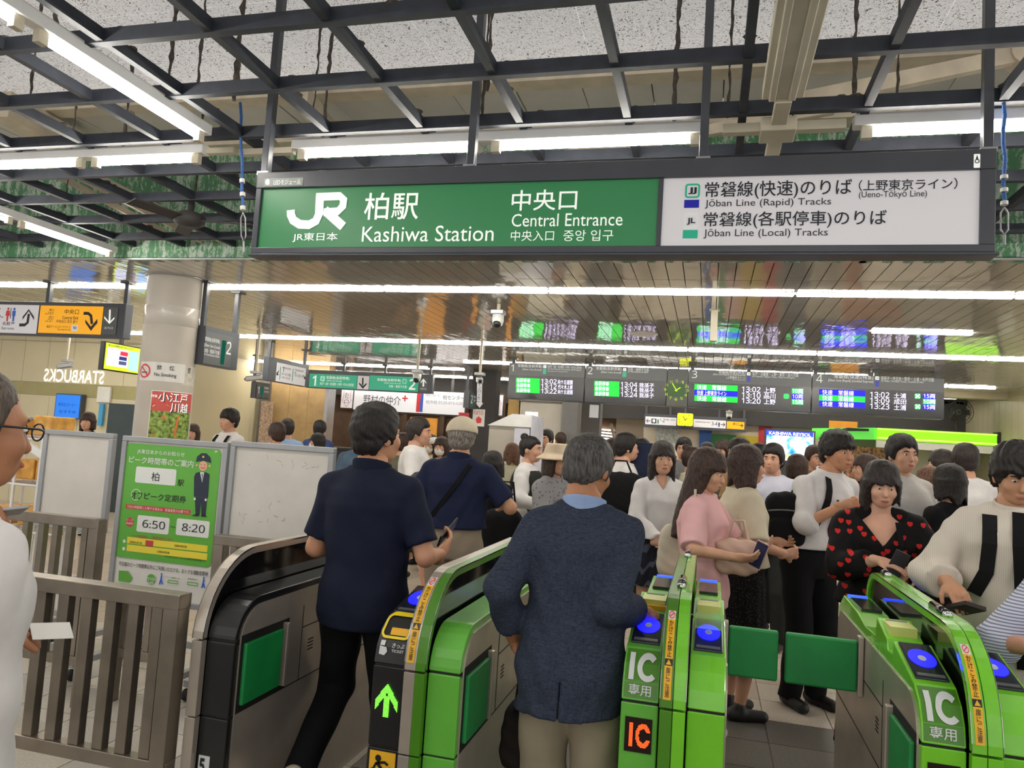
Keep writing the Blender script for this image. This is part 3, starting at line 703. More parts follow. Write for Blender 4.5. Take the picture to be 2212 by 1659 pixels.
x0 = P(1440, 840, Y=BY)[0]; x1 = P(1486, 840, Y=BY)[0]
S = Sign('board_clock', 'square yellow-green dial clock set between the platform 2 and 3 boards', 'clock', FB, ((x0 + x1) / 2, BY + .1, ZB))
boxes('case', mat('clock case grey', (84, 88, 84), 0.4), [(x0 + .002, x1 - .002, BY + .005, BY + .22, ZB, ZT)], S.t, bevel=0.006)
FB.rect(S.mb(mat('dial dark', (30, 66, 16), 0.4, emit=.5, var=0), 'dial'), z6(1306, 1042, 1440, 1142))
def clock_face(S, F_, c, r, m_, hr=55, mn=-32, wd=None, px=True):
    q = S.mb(m_, 'hands'); u, z = F_.uz(*c) if px else c
    for k in range(12):
        t = math.radians(30 * k); F_.text(S.mb(m_, 'numerals'), str(k or 12), (u + r * math.sin(t) - r * .11, u + r * math.sin(t) + r * .11, z + r * .85 * math.cos(t) - r * .12, z + r * .85 * math.cos(t) + r * .12), .004, px=False)
    for a, l in ((hr, .45), (mn, .72)):
        t = math.radians(a); F_.stroke(q, [(u - r * .15 * math.sin(t), z - r * .15 * math.cos(t)), (u + r * l * math.sin(t), z + r * l * math.cos(t))], wd or r * .09, .005)
clock_face(S, FB, z6(1374, 1092), .155, glow('dial mark', (170, 196, 40), .7)); S.done()
S = board(1486, 1753, 'departure board for platform 3 with a blue middle row', 3)
S.T(M_LGREY, '3', *z6(1497, 940, 1537, 998)); S.T(M_LGREY, '常磐線(快速)(特急)', *z6(1705, 942, 1912, 972)); S.T(M_LGREY, 'Jōban Line (Rapid) (Limited Express)', *z6(1660, 966, 1912, 982)); S.T(M_LGREY, '(上野東京ライン)', *z6(1765, 985, 1912, 1008)); S.T(M_LGREY, 'Ueno-Tōkyō Line', *z6(1812, 1008, 1910, 1018))
FB.rect(S.mb(M_BLUE, 'line_tab'), z7(5, 982, 33, 1028)); FB.rrect(S.mb(M_LWHITE, 'line_icon'), z7(5, 953, 33, 977), .008); FB.text(S.mb(M_LDARK, 'icon_text'), 'JJ', z7(11, 958, 27, 972), .004)
S.T(M_LGREY, '松戸・日暮里・上野・東京・品川方面', *z7(48, 956, 406, 984)); S.T(M_LGREY, 'for Matsudo, Nippori, Ueno, Tōkyō & Shinagawa', *z7(48, 984, 380, 999))
rows(S, z6, (1515, 1852, 0), [M_LEDG, M_LEDB, M_LEDG], ['快速　常磐線', '快速 上野東京ライン', '快速　常磐線'], (1535, 1765), ['13:02', '13:10', '13:20'], (1885, 2030), ['上野', '品川', '上野'], (2057, 2146), 1050, 1183)
for k, (t_, m_) in enumerate((('10両', M_LEDG2), ('10両', M_LEDB), ('15両', M_LEDG2))):
    a = 1080 + 42 * k; FB.rect(S.mb(m_, 'led_block'), z7(355, a, 445, a + 41), 0, .001); FB.text(S.mb(M_LEDW), t_, z7(360, a + 3, 442, a + 38), .003, bold=.01)
FB.rrect(S.mb(M_LEDG2, 'led_icon'), z7(290, 1120, 334, 1160), .02); S.done()
S = board(1754, 2041, 'departure board for platform 4, last in the row towards the kiosk', 4)
boxes('hanger', M_BLACK, [(P(2030, 840, Y=BY)[0] - .03, P(2030, 840, Y=BY)[0] + .03, BY + .08, BY + .13, ZT, 2.9)], S.t)
S.T(M_LGREY, '4', *z7(545, 972, 595, 1034)); S.T(M_LGREY, '常磐線(快速)(特急)', *z7(685, 976, 990, 1010)); S.T(M_LGREY, 'Jōban Line (Rapid) (Limited Express)', *z7(637, 1010, 990, 1034))
FB.rect(S.mb(M_BLUE, 'line_tab'), z7(1003, 1018, 1035, 1066)); FB.rrect(S.mb(M_LWHITE, 'line_icon'), z7(1005, 985, 1035, 1012), .008); FB.text(S.mb(M_LDARK, 'icon_text'), 'JJ', z7(1011, 990, 1029, 1006), .004)
S.T(M_LGREY, '我孫子・天王台・取手・土浦・水戸方面', *z7(1050, 990, 1462, 1020)); S.T(M_LGREY, 'for Abiko, Tennōdai, Toride, Tsuchiura & Mito', *z7(1050, 1018, 1380, 1034))
rows(S, z7, (567, 927, 0), [M_LEDB, M_LEDG, M_LEDB], ['快速　常磐線'] * 3, (592, 838), ['13:02', '13:09', '13:23'], (965, 1115), ['土浦', '成田', '土浦'], (1150, 1245), 1090, 1226)
for k, (t_, m_) in enumerate((('15両', M_LEDB), ('10両', M_LEDG2), ('15両', M_LEDB))):
    a = 1118 + 43 * k; FB.rect(S.mb(m_, 'led_block'), z7(1376, a, 1476, a + 42), 0, .001); FB.text(S.mb(M_LEDW), t_, z7(1381, a + 4, 1472, a + 38), .003, bold=.01)
for a in (1118, 1200):
    FB.rrect(S.mb(M_LEDG2, 'led_icon'), z7(1312, a, 1358, a + 42), .02); q = S.mb(M_LEDW, 'icon_cross')
    for p, r in (((1318, a + 6), (1352, a + 36)), ((1318, a + 36), (1352, a + 6))): FB.stroke(q, [FB.uz(*z7(*p)), FB.uz(*z7(*r))], .012, .004)
S.done()

# ---------------------------------------------------------------- hanging direction signs
def hung(name, label, face, x0, x1, z0, z1, hang, m_=M_DARK, depth=.1, cat='sign', tops=2.9):
    """box sign on a Face plane; x0..x1 along the reading direction"""
    S = Sign(name, label, cat, face, face.w((x0 + x1) / 2, z0, -depth / 2), 'hanging direction signs')
    def bx(q, u0, u1, l0, l1, za, zb):
        p, r = face.w(u0, za, l0), face.w(u1, zb, l1)
        q.box(min(p[0], r[0]), max(p[0], r[0]), min(p[1], r[1]), max(p[1], r[1]), za, zb)
    S.bx = bx; q = MB(); bx(q, x0, x1, -depth, -.004, z0, z1); q.build('case', m_, S.t, bevel=.004)
    for u in hang:
        q = MB(); bx(q, u - .02, u + .02, -depth * .7, -depth * .3, z1 - .002, tops); bx(q, u - .05, u + .05, -depth, 0, tops - .015, tops - .001); q.build('hanger', m_, S.t)
    return S
# yellow exit sign by the pillar
FY = Face('Y', 5.95)
S = hung('exit_sign', 'hanging sign with toilet arrow, yellow central exit panel and grey down arrow', FY, -7.4, -5.40, 2.355, 2.69, (-6.36, -5.44))
FY.rect(S.mb(M_SWHITE, 'toilet_panel'), (-60, 658, 82, 719)); FY.rect(S.mb(M_ORANGE, 'exit_panel'), (85, 661, 221, 721)); FY.rect(S.mb(M_GREYT, 'down_panel'), (222, 664, 253, 723))
S.T(mat('letter maroon', (70, 20, 10), .5), '中央口', 140, 668, 171, 679, bold=.02); S.T(D_, 'Central Exit', 135, 683, 170, 690, bold=.01); S.T(D_, '中央出口 중앙 출구', 122, 691, 168, 698, bold=.01)
S.T(D_, '東武アーバンパークライン', 101, 703, 153, 709, bold=.01); S.T(D_, 'Tōbu Urban Park Line', 124, 710, 153, 714)
S.T(D_, '東口', 107, 667, 117, 672, bold=.02); S.T(D_, 'East Exit', 105, 673, 117, 676); S.T(D_, '동쪽 출구', 98, 676, 116, 680); S.T(D_, '西口', 106, 683, 116, 688, bold=.02); S.T(D_, 'West Exit', 103, 688, 115, 691); S.T(D_, '서쪽 출구', 97, 692, 115, 696)
q = S.mb(M_SWHITE, 'line_icon'); FY.rrect(q, (155, 702, 169, 716), .012, .003); S.T(D_, 'TD', 158, 706, 166, 711, lift=.005, bold=.03)
q = S.mb(D_, 'arrow')
FY.stroke(q, pxs_ := [FY.uz(*p) for p in ((181, 677), (191, 677), (197, 682), (199, 700))], .030); FY.poly(q, [(185, 691), (196.5, 713), (211, 690), (211, 696), (197, 715), (185, 697)], .004)
FY.poly(q, [(185, 690), (197, 706), (211, 689), (211, 698), (196.5, 714), (185.5, 698)], .0045)
FY.stroke(q, [FY.uz(*p) for p in ((42, 702), (54, 702), (60, 697), (63, 678))], .03); FY.poly(q, [(49, 691), (63, 672), (74, 692), (74, 684), (63, 668), (50, 684)], .0045)
q = S.mb(M_LWHITE, 'down_arrow'); FY.stroke(q, [FY.uz(238, 669), FY.uz(237, 696)], .02); FY.poly(q, [(226, 683), (237, 696), (248, 685), (248, 689), (237, 700), (226, 688)], .0045)
S.T(M_LGREY, 'おり口', 226, 706, 244, 711, bold=.02)
S.T(D_, '化粧室', 6, 695, 32, 703, bold=.02); S.T(D_, 'Rest rooms', 4, 706, 31, 712)
def wc(S, F_, m_, c, skirt):
    q = S.mb(m_, 'pictogram'); u, z = F_.uz(*c); F_.disc(q, (u, z + .055), .013, .004, px=False)
    F_.poly(q, [(u - .02, z + .038), (u + .02, z + .038), (u + (.028 if skirt else .02), z - .015), (u + .012, z - .015), (u + .01, z - .07), (u - .01, z - .07), (u - .012, z - .015), (u - (.028 if skirt else .02), z - .015)], .004, px=False)
wc(S, FY, M_RED, (17.5, 679), True); wc(S, FY, M_PBLUE, (30.5, 679.5), False); q = S.mb(D_, 'arrow'); FY.stroke(q, [FY.uz(24.8, 665), FY.uz(23, 688)], .008)
FY.stroke(q, [FY.uz(*p) for p in ((-2, 676), (2, 684), (6, 686), (8, 684))], .006); FY.disc(q, (0, 667), .01, .004)
S.done()
# platform 2 sign, turned side-on beside the pillar
FX = Face('X', -4.46)
S = hung('platform_sign', 'grey hanging platform 2 sign with a teal stripe, beside the pillar', FX, 5.90, 6.42, 2.135, 2.49, (5.92, 6.40))
FX.rect(S.mb(M_GREYT, 'panel'), (441, 721, 500, 790)); FX.rect(S.mb(M_TEAL, 'stripe'), (477, 735, 486, 788))
q = S.mb(M_LGREY); FX.text(q, '2', (489, 738, 499, 766), bold=.01); FX.text(q, '常磐線(各駅停車)', (442, 730, 475, 741)); FX.text(q, 'Jōban Line (Local)', (440, 744, 475, 753)); FX.text(q, '北柏・我孫子方面', (440, 755, 474, 764), bold=.01); FX.text(q, 'for Kita-Kashiwa & Abiko', (440, 765, 474, 770))
S.done()
# platform 1/2 arrow sign
FX2 = Face('X', -6.38)
S = hung('platform_sign', 'hanging white sign with two arrows for platforms 1 and 2 under the light line', FX2, 9.95, 11.12, 2.30, 2.66, (10.02, 11.05))
FX2.rect(S.mb(M_SWHITE, 'panel'), (596, 789, 660, 829))
q = S.mb(M_TEAL, 'stripe'); FX2.rect(q, (604, 792, 606, 820)); FX2.rect(q, (631, 796, 633, 824))
q = S.mb(D_); FX2.text(q, '1', (609, 792, 613, 803)); FX2.text(q, '2', (636, 797, 640, 807)); FX2.text(q, '常磐線(各駅停車)', (613, 794, 629, 799)); FX2.text(q, '新松戸・金町・西日暮里', (608, 806, 628, 812)); FX2.text(q, '大手町・代々木上原', (608, 814, 626, 819)); FX2.text(q, '常磐線(各駅停車)', (641, 799, 656, 804)); FX2.text(q, '北柏・我孫子方面', (636, 809, 654, 815))
q = S.mb(D_, 'arrow'); FX2.stroke(q, [FX2.uz(602, 801), FX2.uz(597, 809)], .02); FX2.poly(q, [(597, 803), (596.5, 811), (602, 810)], .005); FX2.stroke(q, [FX2.uz(655, 811), FX2.uz(659, 818)], .02); FX2.poly(q, [(660, 812), (660, 820), (655, 818)], .005)
S.done()
# teal platform sign over the stairs
FG = Face('Y', 13.0)
S = hung('platform_sign', 'long teal hanging sign for platforms 1 and 2 with a white arrow panel', FG, -7.5, -4.93, 2.41, 2.76, (-6.75, -5.9, -5.0), M_DARK)
u0 = FG.uz(667, 820)[0]
FG.rect(S.mb(M_TEALSIGN, 'panel'), (668, 809, 771, 838)); FG.rect(S.mb(M_SWHITE, 'arrow_panel'), (772, 812, 797, 841)); FG.rect(S.mb(M_TEALSIGN, 'panel'), (798, 813, 904, 844)); FG.rect(S.mb(M_GREYT, 'up_panel'), (905, 817, 923, 846))
W2 = M_LWHITE
S.T(W2, '1', 675, 811, 683, 833, bold=.02); S.T(W2, '常磐線(各駅停車)', 705, 813, 755, 821); S.T(W2, 'Jōban Line (Local)', 706, 821, 738, 825); S.T(W2, '新松戸・金町・西日暮里・大手町・代々木上原方面', 691, 827, 764, 833)
S.T(W2, '常磐線(各駅停車)', 815, 818, 867, 825); S.T(W2, 'Jōban Line (Local)', 830, 826, 866, 830); S.T(W2, '北柏・我孫子方面', 840, 832, 879, 838); S.T(W2, '2', 884, 819, 898, 842, bold=.02); S.T(M_LGREY, 'のぼり口', 908, 838, 921, 842)
q = S.mb(W2, 'line_icon'); FG.rrect(q, (692, 812, 702, 824), .02); FG.rrect(q, (869, 818, 879, 830), .02); S.T(D_, 'JL', 694.5, 815, 699.5, 821, lift=.004); S.T(D_, 'JL', 871.5, 821, 876.5, 827, lift=.004)
q = S.mb(D_, 'arrow'); FG.stroke(q, [FG.uz(784, 816), FG.uz(783.5, 832)], .03); FG.poly(q, [(776, 826), (784, 834), (792, 827), (792, 831), (784, 840), (776, 830)], .005)
q = S.mb(W2, 'up_arrow'); FG.stroke(q, [FG.uz(915, 822), FG.uz(914.5, 835)], .03); FG.poly(q, [(909, 828), (915, 821), (921, 829), (921, 826), (915, 818), (909, 825)], .005)
S.done()
# small platform signs on posts
FS1 = Face('X', -6.9)
def small_sign(face, bx, num, label, post):
    u0, u1, za, zb = face.pbox(*bx)
    S = hung('platform_sign', label, face, u0, u1, za, zb, post)
    face.rect(S.mb(M_GREYT, 'panel'), (bx[0] + 2, bx[1] + 6, bx[2] - 2, bx[3] - 2)); w_ = bx[2] - bx[0]
    face.text(S.mb(M_LGREY), num, (bx[0] + 4, bx[1] + 9, bx[0] + 8, bx[3] - 12)); face.rect(S.mb(M_TEAL, 'stripe'), (bx[0] + w_ * .35, bx[1] + 8, bx[0] + w_ * .5, bx[3] - 3))
    face.text(S.mb(M_LGREY), '常磐線', (bx[0] + w_ * .6, bx[1] + 10, bx[2] - 3, bx[1] + 15)); face.text(S.mb(M_LGREY), '新松戸方面', (bx[0] + w_ * .6, bx[1] + 18, bx[2] - 3, bx[1] + 23)); S.done()
small_sign(Face('X', -8.0), (552, 826, 583, 862), '1', 'small grey platform 1 sign hanging before the gilded shopfront', (Face('X', -8.0).uz(553, 840)[0],))
small_sign(Face('X', -4.0), (1013, 845, 1030, 883), '2', 'small grey platform 2 sign beside the coin locker post', (Face('X', -4.0).uz(1014, 860)[0],))

# ---------------------------------------------------------------- lit advertisement and stair signs
FN = Face('Y', 15.0)
S = Sign('advertising_panel', 'long backlit white estate agent panel with red and blue stripes', 'lightbox', FN, (-6.4, 15.1, 2.1))
M_BACKLIT = glow('backlit white', (236, 236, 244), .14)
u0 = FN.uz(763, 865)[0]; u1 = FN.uz(1005, 870)[0]; boxes('case', M_BULK, [(u0 - .01, u1 + .03, 15.005, 15.2, 2.08, 2.60)], S.t)
FN.rect(S.mb(M_BACKLIT, 'panel'), (764, 843, 1005, 891)); FN.rect(S.mb(M_RED, 'red_stripe'), (900, 846, 908, 890), .002, .004); FN.rect(S.mb(M_PBLUE, 'blue_stripe'), (908, 846, 914, 890), .002, .004)
S.T(mat('letter slate', (70, 72, 80), .5), '野村の仲介', 785, 854, 866, 874, bold=.0); S.T(M_RED, '+', 869, 854, 881, 867, bold=.02); S.T(mat('letter slate', (70, 72, 80), .5), '柏センター', 957, 854, 1003, 864); S.T(mat('letter pale', (150, 150, 158), .5), '不動産の売買・仲介', 918, 851, 953, 857); S.T(mat('letter pale', (150, 150, 158), .5), '柏市柏 0120-816-636', 920, 866, 1000, 874)
boxes('hanger', M_BULK, [(u0 + .3, u0 + .36, 15.08, 15.14, 2.6, 2.9)], S.t); boxes('hanger', M_BULK, [(u1 - .36, u1 - .3, 15.08, 15.14, 2.6, 2.9)], S.t); S.done()
def stair_sign(box, word, label, flip):
    S = Sign('stair_sign', label, 'lightbox', FN, (FN.uz((box[0] + box[2]) / 2, box[3])[0], 15.1, FN.uz((box[0] + box[2]) / 2, box[3])[1]), 'stair signs')
    a, b_, za, zb = FN.pbox(*box); boxes('case', M_BROWN, [(a - .02, b_ + .01, 15.005, 15.2, za - .03, zb + .03)], S.t)
    boxes('hanger', M_BROWN, [((a + b_) / 2 - .03, (a + b_) / 2 + .03, 15.08, 15.14, zb + .03, 2.9)], S.t); FN.rect(S.mb(M_BACKLIT, 'panel'), box); FN.text(S.mb(mat('letter slate', (70, 72, 80), .5)), word, ((box[0] + box[2]) / 2 - 5, box[1] + 6, (box[0] + box[2]) / 2 + 5, box[3] - 10), vertical=True)
    u, d = (a + b_) / 2, (b_ - a); q = S.mb(M_RED, 'outline'); zc = za + .02 if flip else zb - .02; k = 1 if flip else -1
    FN.stroke(q, [(u, zc), (u + d * .42, zc + k * .16), (u + d * .3, zc + k * .16), (u + d * .3, (zb - .02) if flip else za + .02)], .008); FN.stroke(q, [(u, zc), (u - d * .42, zc + k * .16), (u - d * .3, zc + k * .16), (u - d * .3, (zb - .02) if flip else za + .02)], .008)
    S.done()
stair_sign((737, 842, 762, 881), 'おり口', 'backlit downstairs sign beside the estate agent panel', True)
stair_sign((1058, 853, 1086, 897), 'のぼり口', 'backlit upstairs sign past the coin locker post', False)
# coin locker post
lp = empty('locker_post', (-4.0, 13.2, 0)); tag(lp, 'dark post with a white coin locker arrow and a red notice', 'post')
boxes('post', M_BULK, [(-4.2, -3.75, 13.1, 13.4, 0, 2.9)], lp)
FC = Face('Y', 13.1); q = MB(); FC.poly(q, [(1031, 816), (1042, 817), (1041, 870), (1044, 871), (1036, 881), (1027, 870), (1030, 870)], .004); q.build('arrow_plate', M_SWHITE, lp)
q = MB(); FC.text(q, 'コインロッカー', (1032, 819, 1039, 868), .007, vertical=True, bold=.02); tag(q.build('lettering', D_, lp), kind='stuff')
q = MB(); FC.rect(q, (1021, 884, 1047, 921), 0, .005); q.build('notice', M_PAPER, lp); q = MB(); FC.text(q, 'のぼり口', (1023, 887, 1044, 896), .008, bold=.02); FC.poly(q, [(1028, 905), (1034, 899), (1041, 905), (1039, 914), (1030, 914)], .008); tag(q.build('notice_print', M_RED, lp), kind='stuff')
boxes('red_plate', M_RED, [(-4.42, -4.22, 13.1, 13.12, 2.02, 2.1)], lp)

# ---------------------------------------------------------------- cafe lettering, back wall signs and screens
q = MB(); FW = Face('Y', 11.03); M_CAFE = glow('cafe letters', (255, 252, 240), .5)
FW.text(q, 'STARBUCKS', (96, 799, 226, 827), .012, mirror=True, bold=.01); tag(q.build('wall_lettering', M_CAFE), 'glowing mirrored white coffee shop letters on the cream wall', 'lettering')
q = MB(); F14 = Face('Y', 14.0); F14.text(q, 'STARBUCKS', (270, 812, 424, 838), .012, bold=.02); tag(q.build('wall_lettering', glow('cafe letters bright', (255, 252, 246), 3)), 'bright white coffee shop letters half hidden behind the pillar', 'lettering')
# cafe tower beyond the white tent
tw = empty('shop_tower', (-2.7, 13.2, 0)); tag(tw, 'grey panelled shop corner with small glowing coffee shop letters', 'shop corner')
boxes('body', M_GREY_PANEL, [(-3.25, -2.5, 13.0, 14.0, 0, 2.36)], tw); boxes('cornice', M_GREYPOST, [(-3.3, -2.45, 12.95, 14.0, 2.36, 2.45)], tw); boxes('upper', M_GREY_PANEL, [(-3.25, -2.5, 13.05, 14, 2.45, 2.9)], tw)
boxes('post', M_GREYPOST, [(-2.48, -2.2, 12.9, 13.3, 0, 2.9)], tw); boxes('timber_jamb', M_GOLD, [(-3.5, -3.3, 13.1, 13.4, 0, 2.9)], tw); boxes('window', mat('shop window', (196, 186, 160), .3, var=.4, vscale=6, emit=.3), [(-3.2, -2.52, 12.98, 13.0, .9, 1.75)], tw)
q = MB(); FT = Face('Y', 13.0); FT.text(q, 'STARBUCKS', (1135, 890, 1162, 899), .01, bold=.02); tag(q.build('lettering', glow('cafe letters bright', (255, 252, 246), 3), tw), kind='stuff')
gp = empty('grey_post', (-2.0, 14.3, 0)); tag(gp, 'grey square post with an information plate under the bulkhead', 'post')
boxes('post', M_GREYPOST, [(-2.35, -2.0, 14.2, 14.55, 0, 2.9)], gp); boxes('plate', M_LGREY, [(-2.2, -2.03, 14.19, 14.2, 2.18, 2.42)], gp)
FA = Face('Y', 15.6)
S = hung('platform_sign', 'dim teal platform 2 sign hanging over the stairs beyond the grey post', FA, FA.uz(1246, 912)[0], FA.uz(1294, 916)[0], 2.03, 2.19, (FA.uz(1250, 912)[0], FA.uz(1290, 912)[0]), M_DARK)
FA.rect(S.mb(M_TEALSIGN, 'panel'), (1247, 909, 1284, 920)); S.T(W2, '2', 1276, 910, 1283, 919); S.T(W2, '常磐線(各駅停車)', 1248, 911, 1268, 914); q = S.mb(W2, 'up_arrow'); FA.poly(q, [(1286, 914), (1289.5, 910), (1293, 914), (1290.5, 914), (1290.5, 919), (1288.5, 919), (1288.5, 914)], .005); S.done()
def direction(box, label, parts, hang):
    a, b_, za, zb = FA.pbox(*box); S = hung('direction_sign', label, FA, a - .03, b_ + .03, za - .03, zb + .04, hang)
    S.box = box; return S
S = direction((1394, 903, 1609, 925), 'long white and orange direction sign hanging before the pale back wall', None, (FA.uz(1395, 910)[0], FA.uz(1447, 910)[0], FA.uz(1553, 915)[0], FA.uz(1607, 920)[0]))
FA.rect(S.mb(M_SWHITE, 'panel'), (1394, 901, 1461, 918)); FA.rect(S.mb(M_SWHITE, 'panel'), (1498, 907, 1568, 924)); FA.rect(S.mb(M_ORANGE, 'exit_panel'), (1570, 911, 1608, 927))
S.T(D_, '1-2', 1425, 904, 1436, 912, bold=.01); S.T(D_, '常磐線・各駅停車', 1437, 905, 1459, 909); S.T(D_, '3-4', 1537, 911, 1550, 919, bold=.01); S.T(D_, '常磐線(快速)(特急)', 1502, 910, 1535, 914); S.T(mat('letter brown', (96, 54, 0), .5), '南口', 1583, 913, 1595, 919, bold=.02)
q = S.mb(D_, 'arrow'); FA.stroke(q, [FA.uz(1397, 909), FA.uz(1405, 909.5)], .014); FA.stroke(q, [FA.uz(1400, 905), FA.uz(1396.5, 909), FA.uz(1400, 913)], .014); FA.rect(q, (1407, 904, 1418, 915)); FA.stroke(q, [FA.uz(1557, 917), FA.uz(1565, 917.5)], .014); FA.stroke(q, [FA.uz(1562, 913), FA.uz(1566, 917.5), FA.uz(1562, 921)], .014); FA.stroke(q, [FA.uz(1597, 919), FA.uz(1604, 919.5)], .014); FA.stroke(q, [FA.uz(1601, 916), FA.uz(1605, 919.5), FA.uz(1601, 923)], .014)
FA.rect(S.mb(M_TEAL, 'line_tab'), (1420, 906, 1423, 915)); FA.rect(S.mb(M_BLUE, 'line_tab_blue'), (1551.5, 913, 1555, 922)); FA.rect(S.mb(M_LWHITE, 'pictogram'), (1410, 906, 1415, 912), .004, .005); S.done()
F15 = Face('Y', 15.3)
S = Sign('wall_clock', 'square yellow-green clock hanging between the halves of the direction sign', 'clock', F15, (F15.uz(1480, 920)[0], 15.3, 2.0))
a, b_, za, zb = F15.pbox(1462, 892, 1498, 921); boxes('case', M_DARK, [(a, b_, 15.302, 15.4, za, zb)], S.t, bevel=.02); boxes('hanger', M_DARK, [((a + b_) / 2 - .015, (a + b_) / 2 + .015, 15.33, 15.36, zb, 2.9)], S.t)
F15.rrect(S.mb(glow('dial yellow', (206, 214, 20), .55), 'dial'), (1463, 893, 1497, 920), .03); clock_face(S, F15, (1480, 907), .12, D_); S.done()
# football screen
FR = Face('Y', 15.2)
S = Sign('screen', 'bright blue and white football screen on the back wall', 'screen', FR, (FR.uz(1706, 960)[0], 15.3, 1.3))
a, b_, za, zb = FR.pbox(1655, 932, 1757, 995); boxes('case', M_DARK, [(a - .03, b_ + .03, 15.205, 15.4, za - .03, zb + .03)], S.t); boxes('stand', M_DARK, [(a + .2, b_ - .2, 15.25, 15.35, 0, za)], S.t)
m, nt, b, pos = node_mat('football picture', 0.4)
n_ = noise(nt, pos, 2.6, 3, .5, .6); cr = ramp(nt, n_, [(0.3, (30, 60, 230)), (0.42, (80, 170, 250)), (0.5, (240, 246, 255)), (0.7, (250, 250, 240))]); nt.links.new(cr, b.inputs['Base Color']); nt.links.new(cr, b.inputs['Emission Color']); b.inputs['Emission Strength'].default_value = 1.1
FR.rect(S.mb(m, 'picture'), (1655, 932, 1757, 995)); FR.rect(S.mb(glow('screen blue', (40, 60, 220), 1.0), 'top_band'), (1655, 932, 1757, 942), .002, .003); FR.rect(S.mb(glow('screen yellow', (240, 226, 120), .9), 'bottom_band'), (1657, 982, 1756, 988), .002, .003); S.T(M_LEDW, 'KASHIWA REYSOL', 1661, 934, 1752, 941, lift=.006, bold=.03); S.done()
q = MB(); q.box(FR.uz(1411, 940)[0], FR.uz(1466, 940)[0], 15.9, 15.92, 1.72, 2.12); mp = q.build('wall_poster', mat('spotted print', (200, 206, 200), .6, var=.25, vscale=22)); tag(mp, 'pale poster with coloured dots on the back wall', 'poster')
# cafe menu screens and cafe front
F10 = Face('Y', 10.9)
S = Sign('menu_screen', 'blue menu screen on the cream cafe wall', 'screen', F10, (F10.uz(145, 880)[0], 10.95, 1.7)); a, b_, za, zb = F10.pbox(120, 853, 172, 902); boxes('case', M_DARK, [(a - .02, b_ + .02, 10.905, 11.0, za - .02, zb + .02)], S.t); F10.rect(S.mb(glow('menu blue', (26, 100, 190), .75), 'picture'), (120, 853, 172, 902)); S.T(glow('menu navy', (16, 50, 130), .5), '本日のコーヒー', 126, 870, 166, 878, lift=.004, bold=.03); S.T(glow('menu navy', (16, 50, 130), .5), 'おすすめ', 128, 886, 164, 893, lift=.004, bold=.03); S.done()
o = boxes('door_3', mat('dark glass', (40, 54, 52), .2), [(F10.uz(228, 900)[0], F10.uz(292, 900)[0], 10.95, 11.02, 0, 1.85)]); tag(o, kind='structure')
tag(boxes('paper_notice', M_PAPER, [(F10.uz(203, 840)[0], F10.uz(231, 840)[0], 10.98, 11.02, 1.86, 2.13)]), 'white paper notice on the olive band of the cafe wall', 'notice')
tag(boxes('banner', mat('banner blue', (70, 160, 210), .5), [(F10.uz(207, 890)[0], F10.uz(216, 890)[0], 10.96, 11.0, 1.45, 1.83)]), 'narrow light blue banner beside the dark glass door', 'banner')
tag(boxes('notice', mat('notice orange', (206, 180, 160), .5, var=.3, vscale=30), [(Face('Y', 13.3).uz(565, 880)[0], Face('Y', 13.3).uz(590, 880)[0], 13.28, 13.3, 0.0, 2.12)]), 'small poster standing before the gilded shopfront', 'poster')
# television hanging beside the pillar
FV = Face('X', -7.4); S = Sign('television', 'hanging information television with a lime green border beside the pillar', 'television', FV, (-7.45, 8.2, 2.2))
a, b_, za, zb = FV.pbox(226, 746, 301, 802); q = MB(); q.box(-7.47, -7.404, a - .02, b_ + .03, za - .015, zb + .015); q.build('case', M_BLACK, S.t, bevel=.006); boxes('hanger', M_BLACK, [(-7.46, -7.42, (a + b_) / 2 - .02, (a + b_) / 2 + .02, zb, 2.9)], S.t)
H = zb - za; Wd = b_ - a
def fr_(x0, y0, x1, y1): return (a + Wd * x0, a + Wd * x1, zb - H * y1, zb - H * y0)
FV.rect(S.mb(glow('tv lime', (190, 214, 30), .8), 'border'), fr_(0, 0, 1, 1), px=False); FV.rect(S.mb(glow('tv pale', (206, 212, 250), .9), 'picture'), fr_(.05, .16, .66, .86), .002, .003, px=False); FV.rect(S.mb(glow('tv blue', (150, 190, 250), .9), 'side_picture'), fr_(.69, .16, .97, .92), .002, .003, px=False)
FV.rect(S.mb(glow('tv red', (206, 40, 60), .8), 'red_label'), fr_(.42, .24, .64, .4), .003, .004, px=False); FV.rect(S.mb(glow('tv navy', (40, 40, 110), .6), 'navy_label'), fr_(.4, .44, .62, .58), .003, .004, px=False); FV.rect(S.mb(glow('tv slate', (70, 80, 130), .6), 'slate_label'), fr_(.4, .62, .62, .76), .003, .004, px=False)
FV.text(S.mb(D_), '駆け込み乗車はおやめください', fr_(.06, .04, .8, .12), .005, px=False, bold=.03); FV.text(S.mb(M_RED, 'caption'), 'お知らせ', fr_(.08, .19, .35, .26), .005, px=False); S.done()

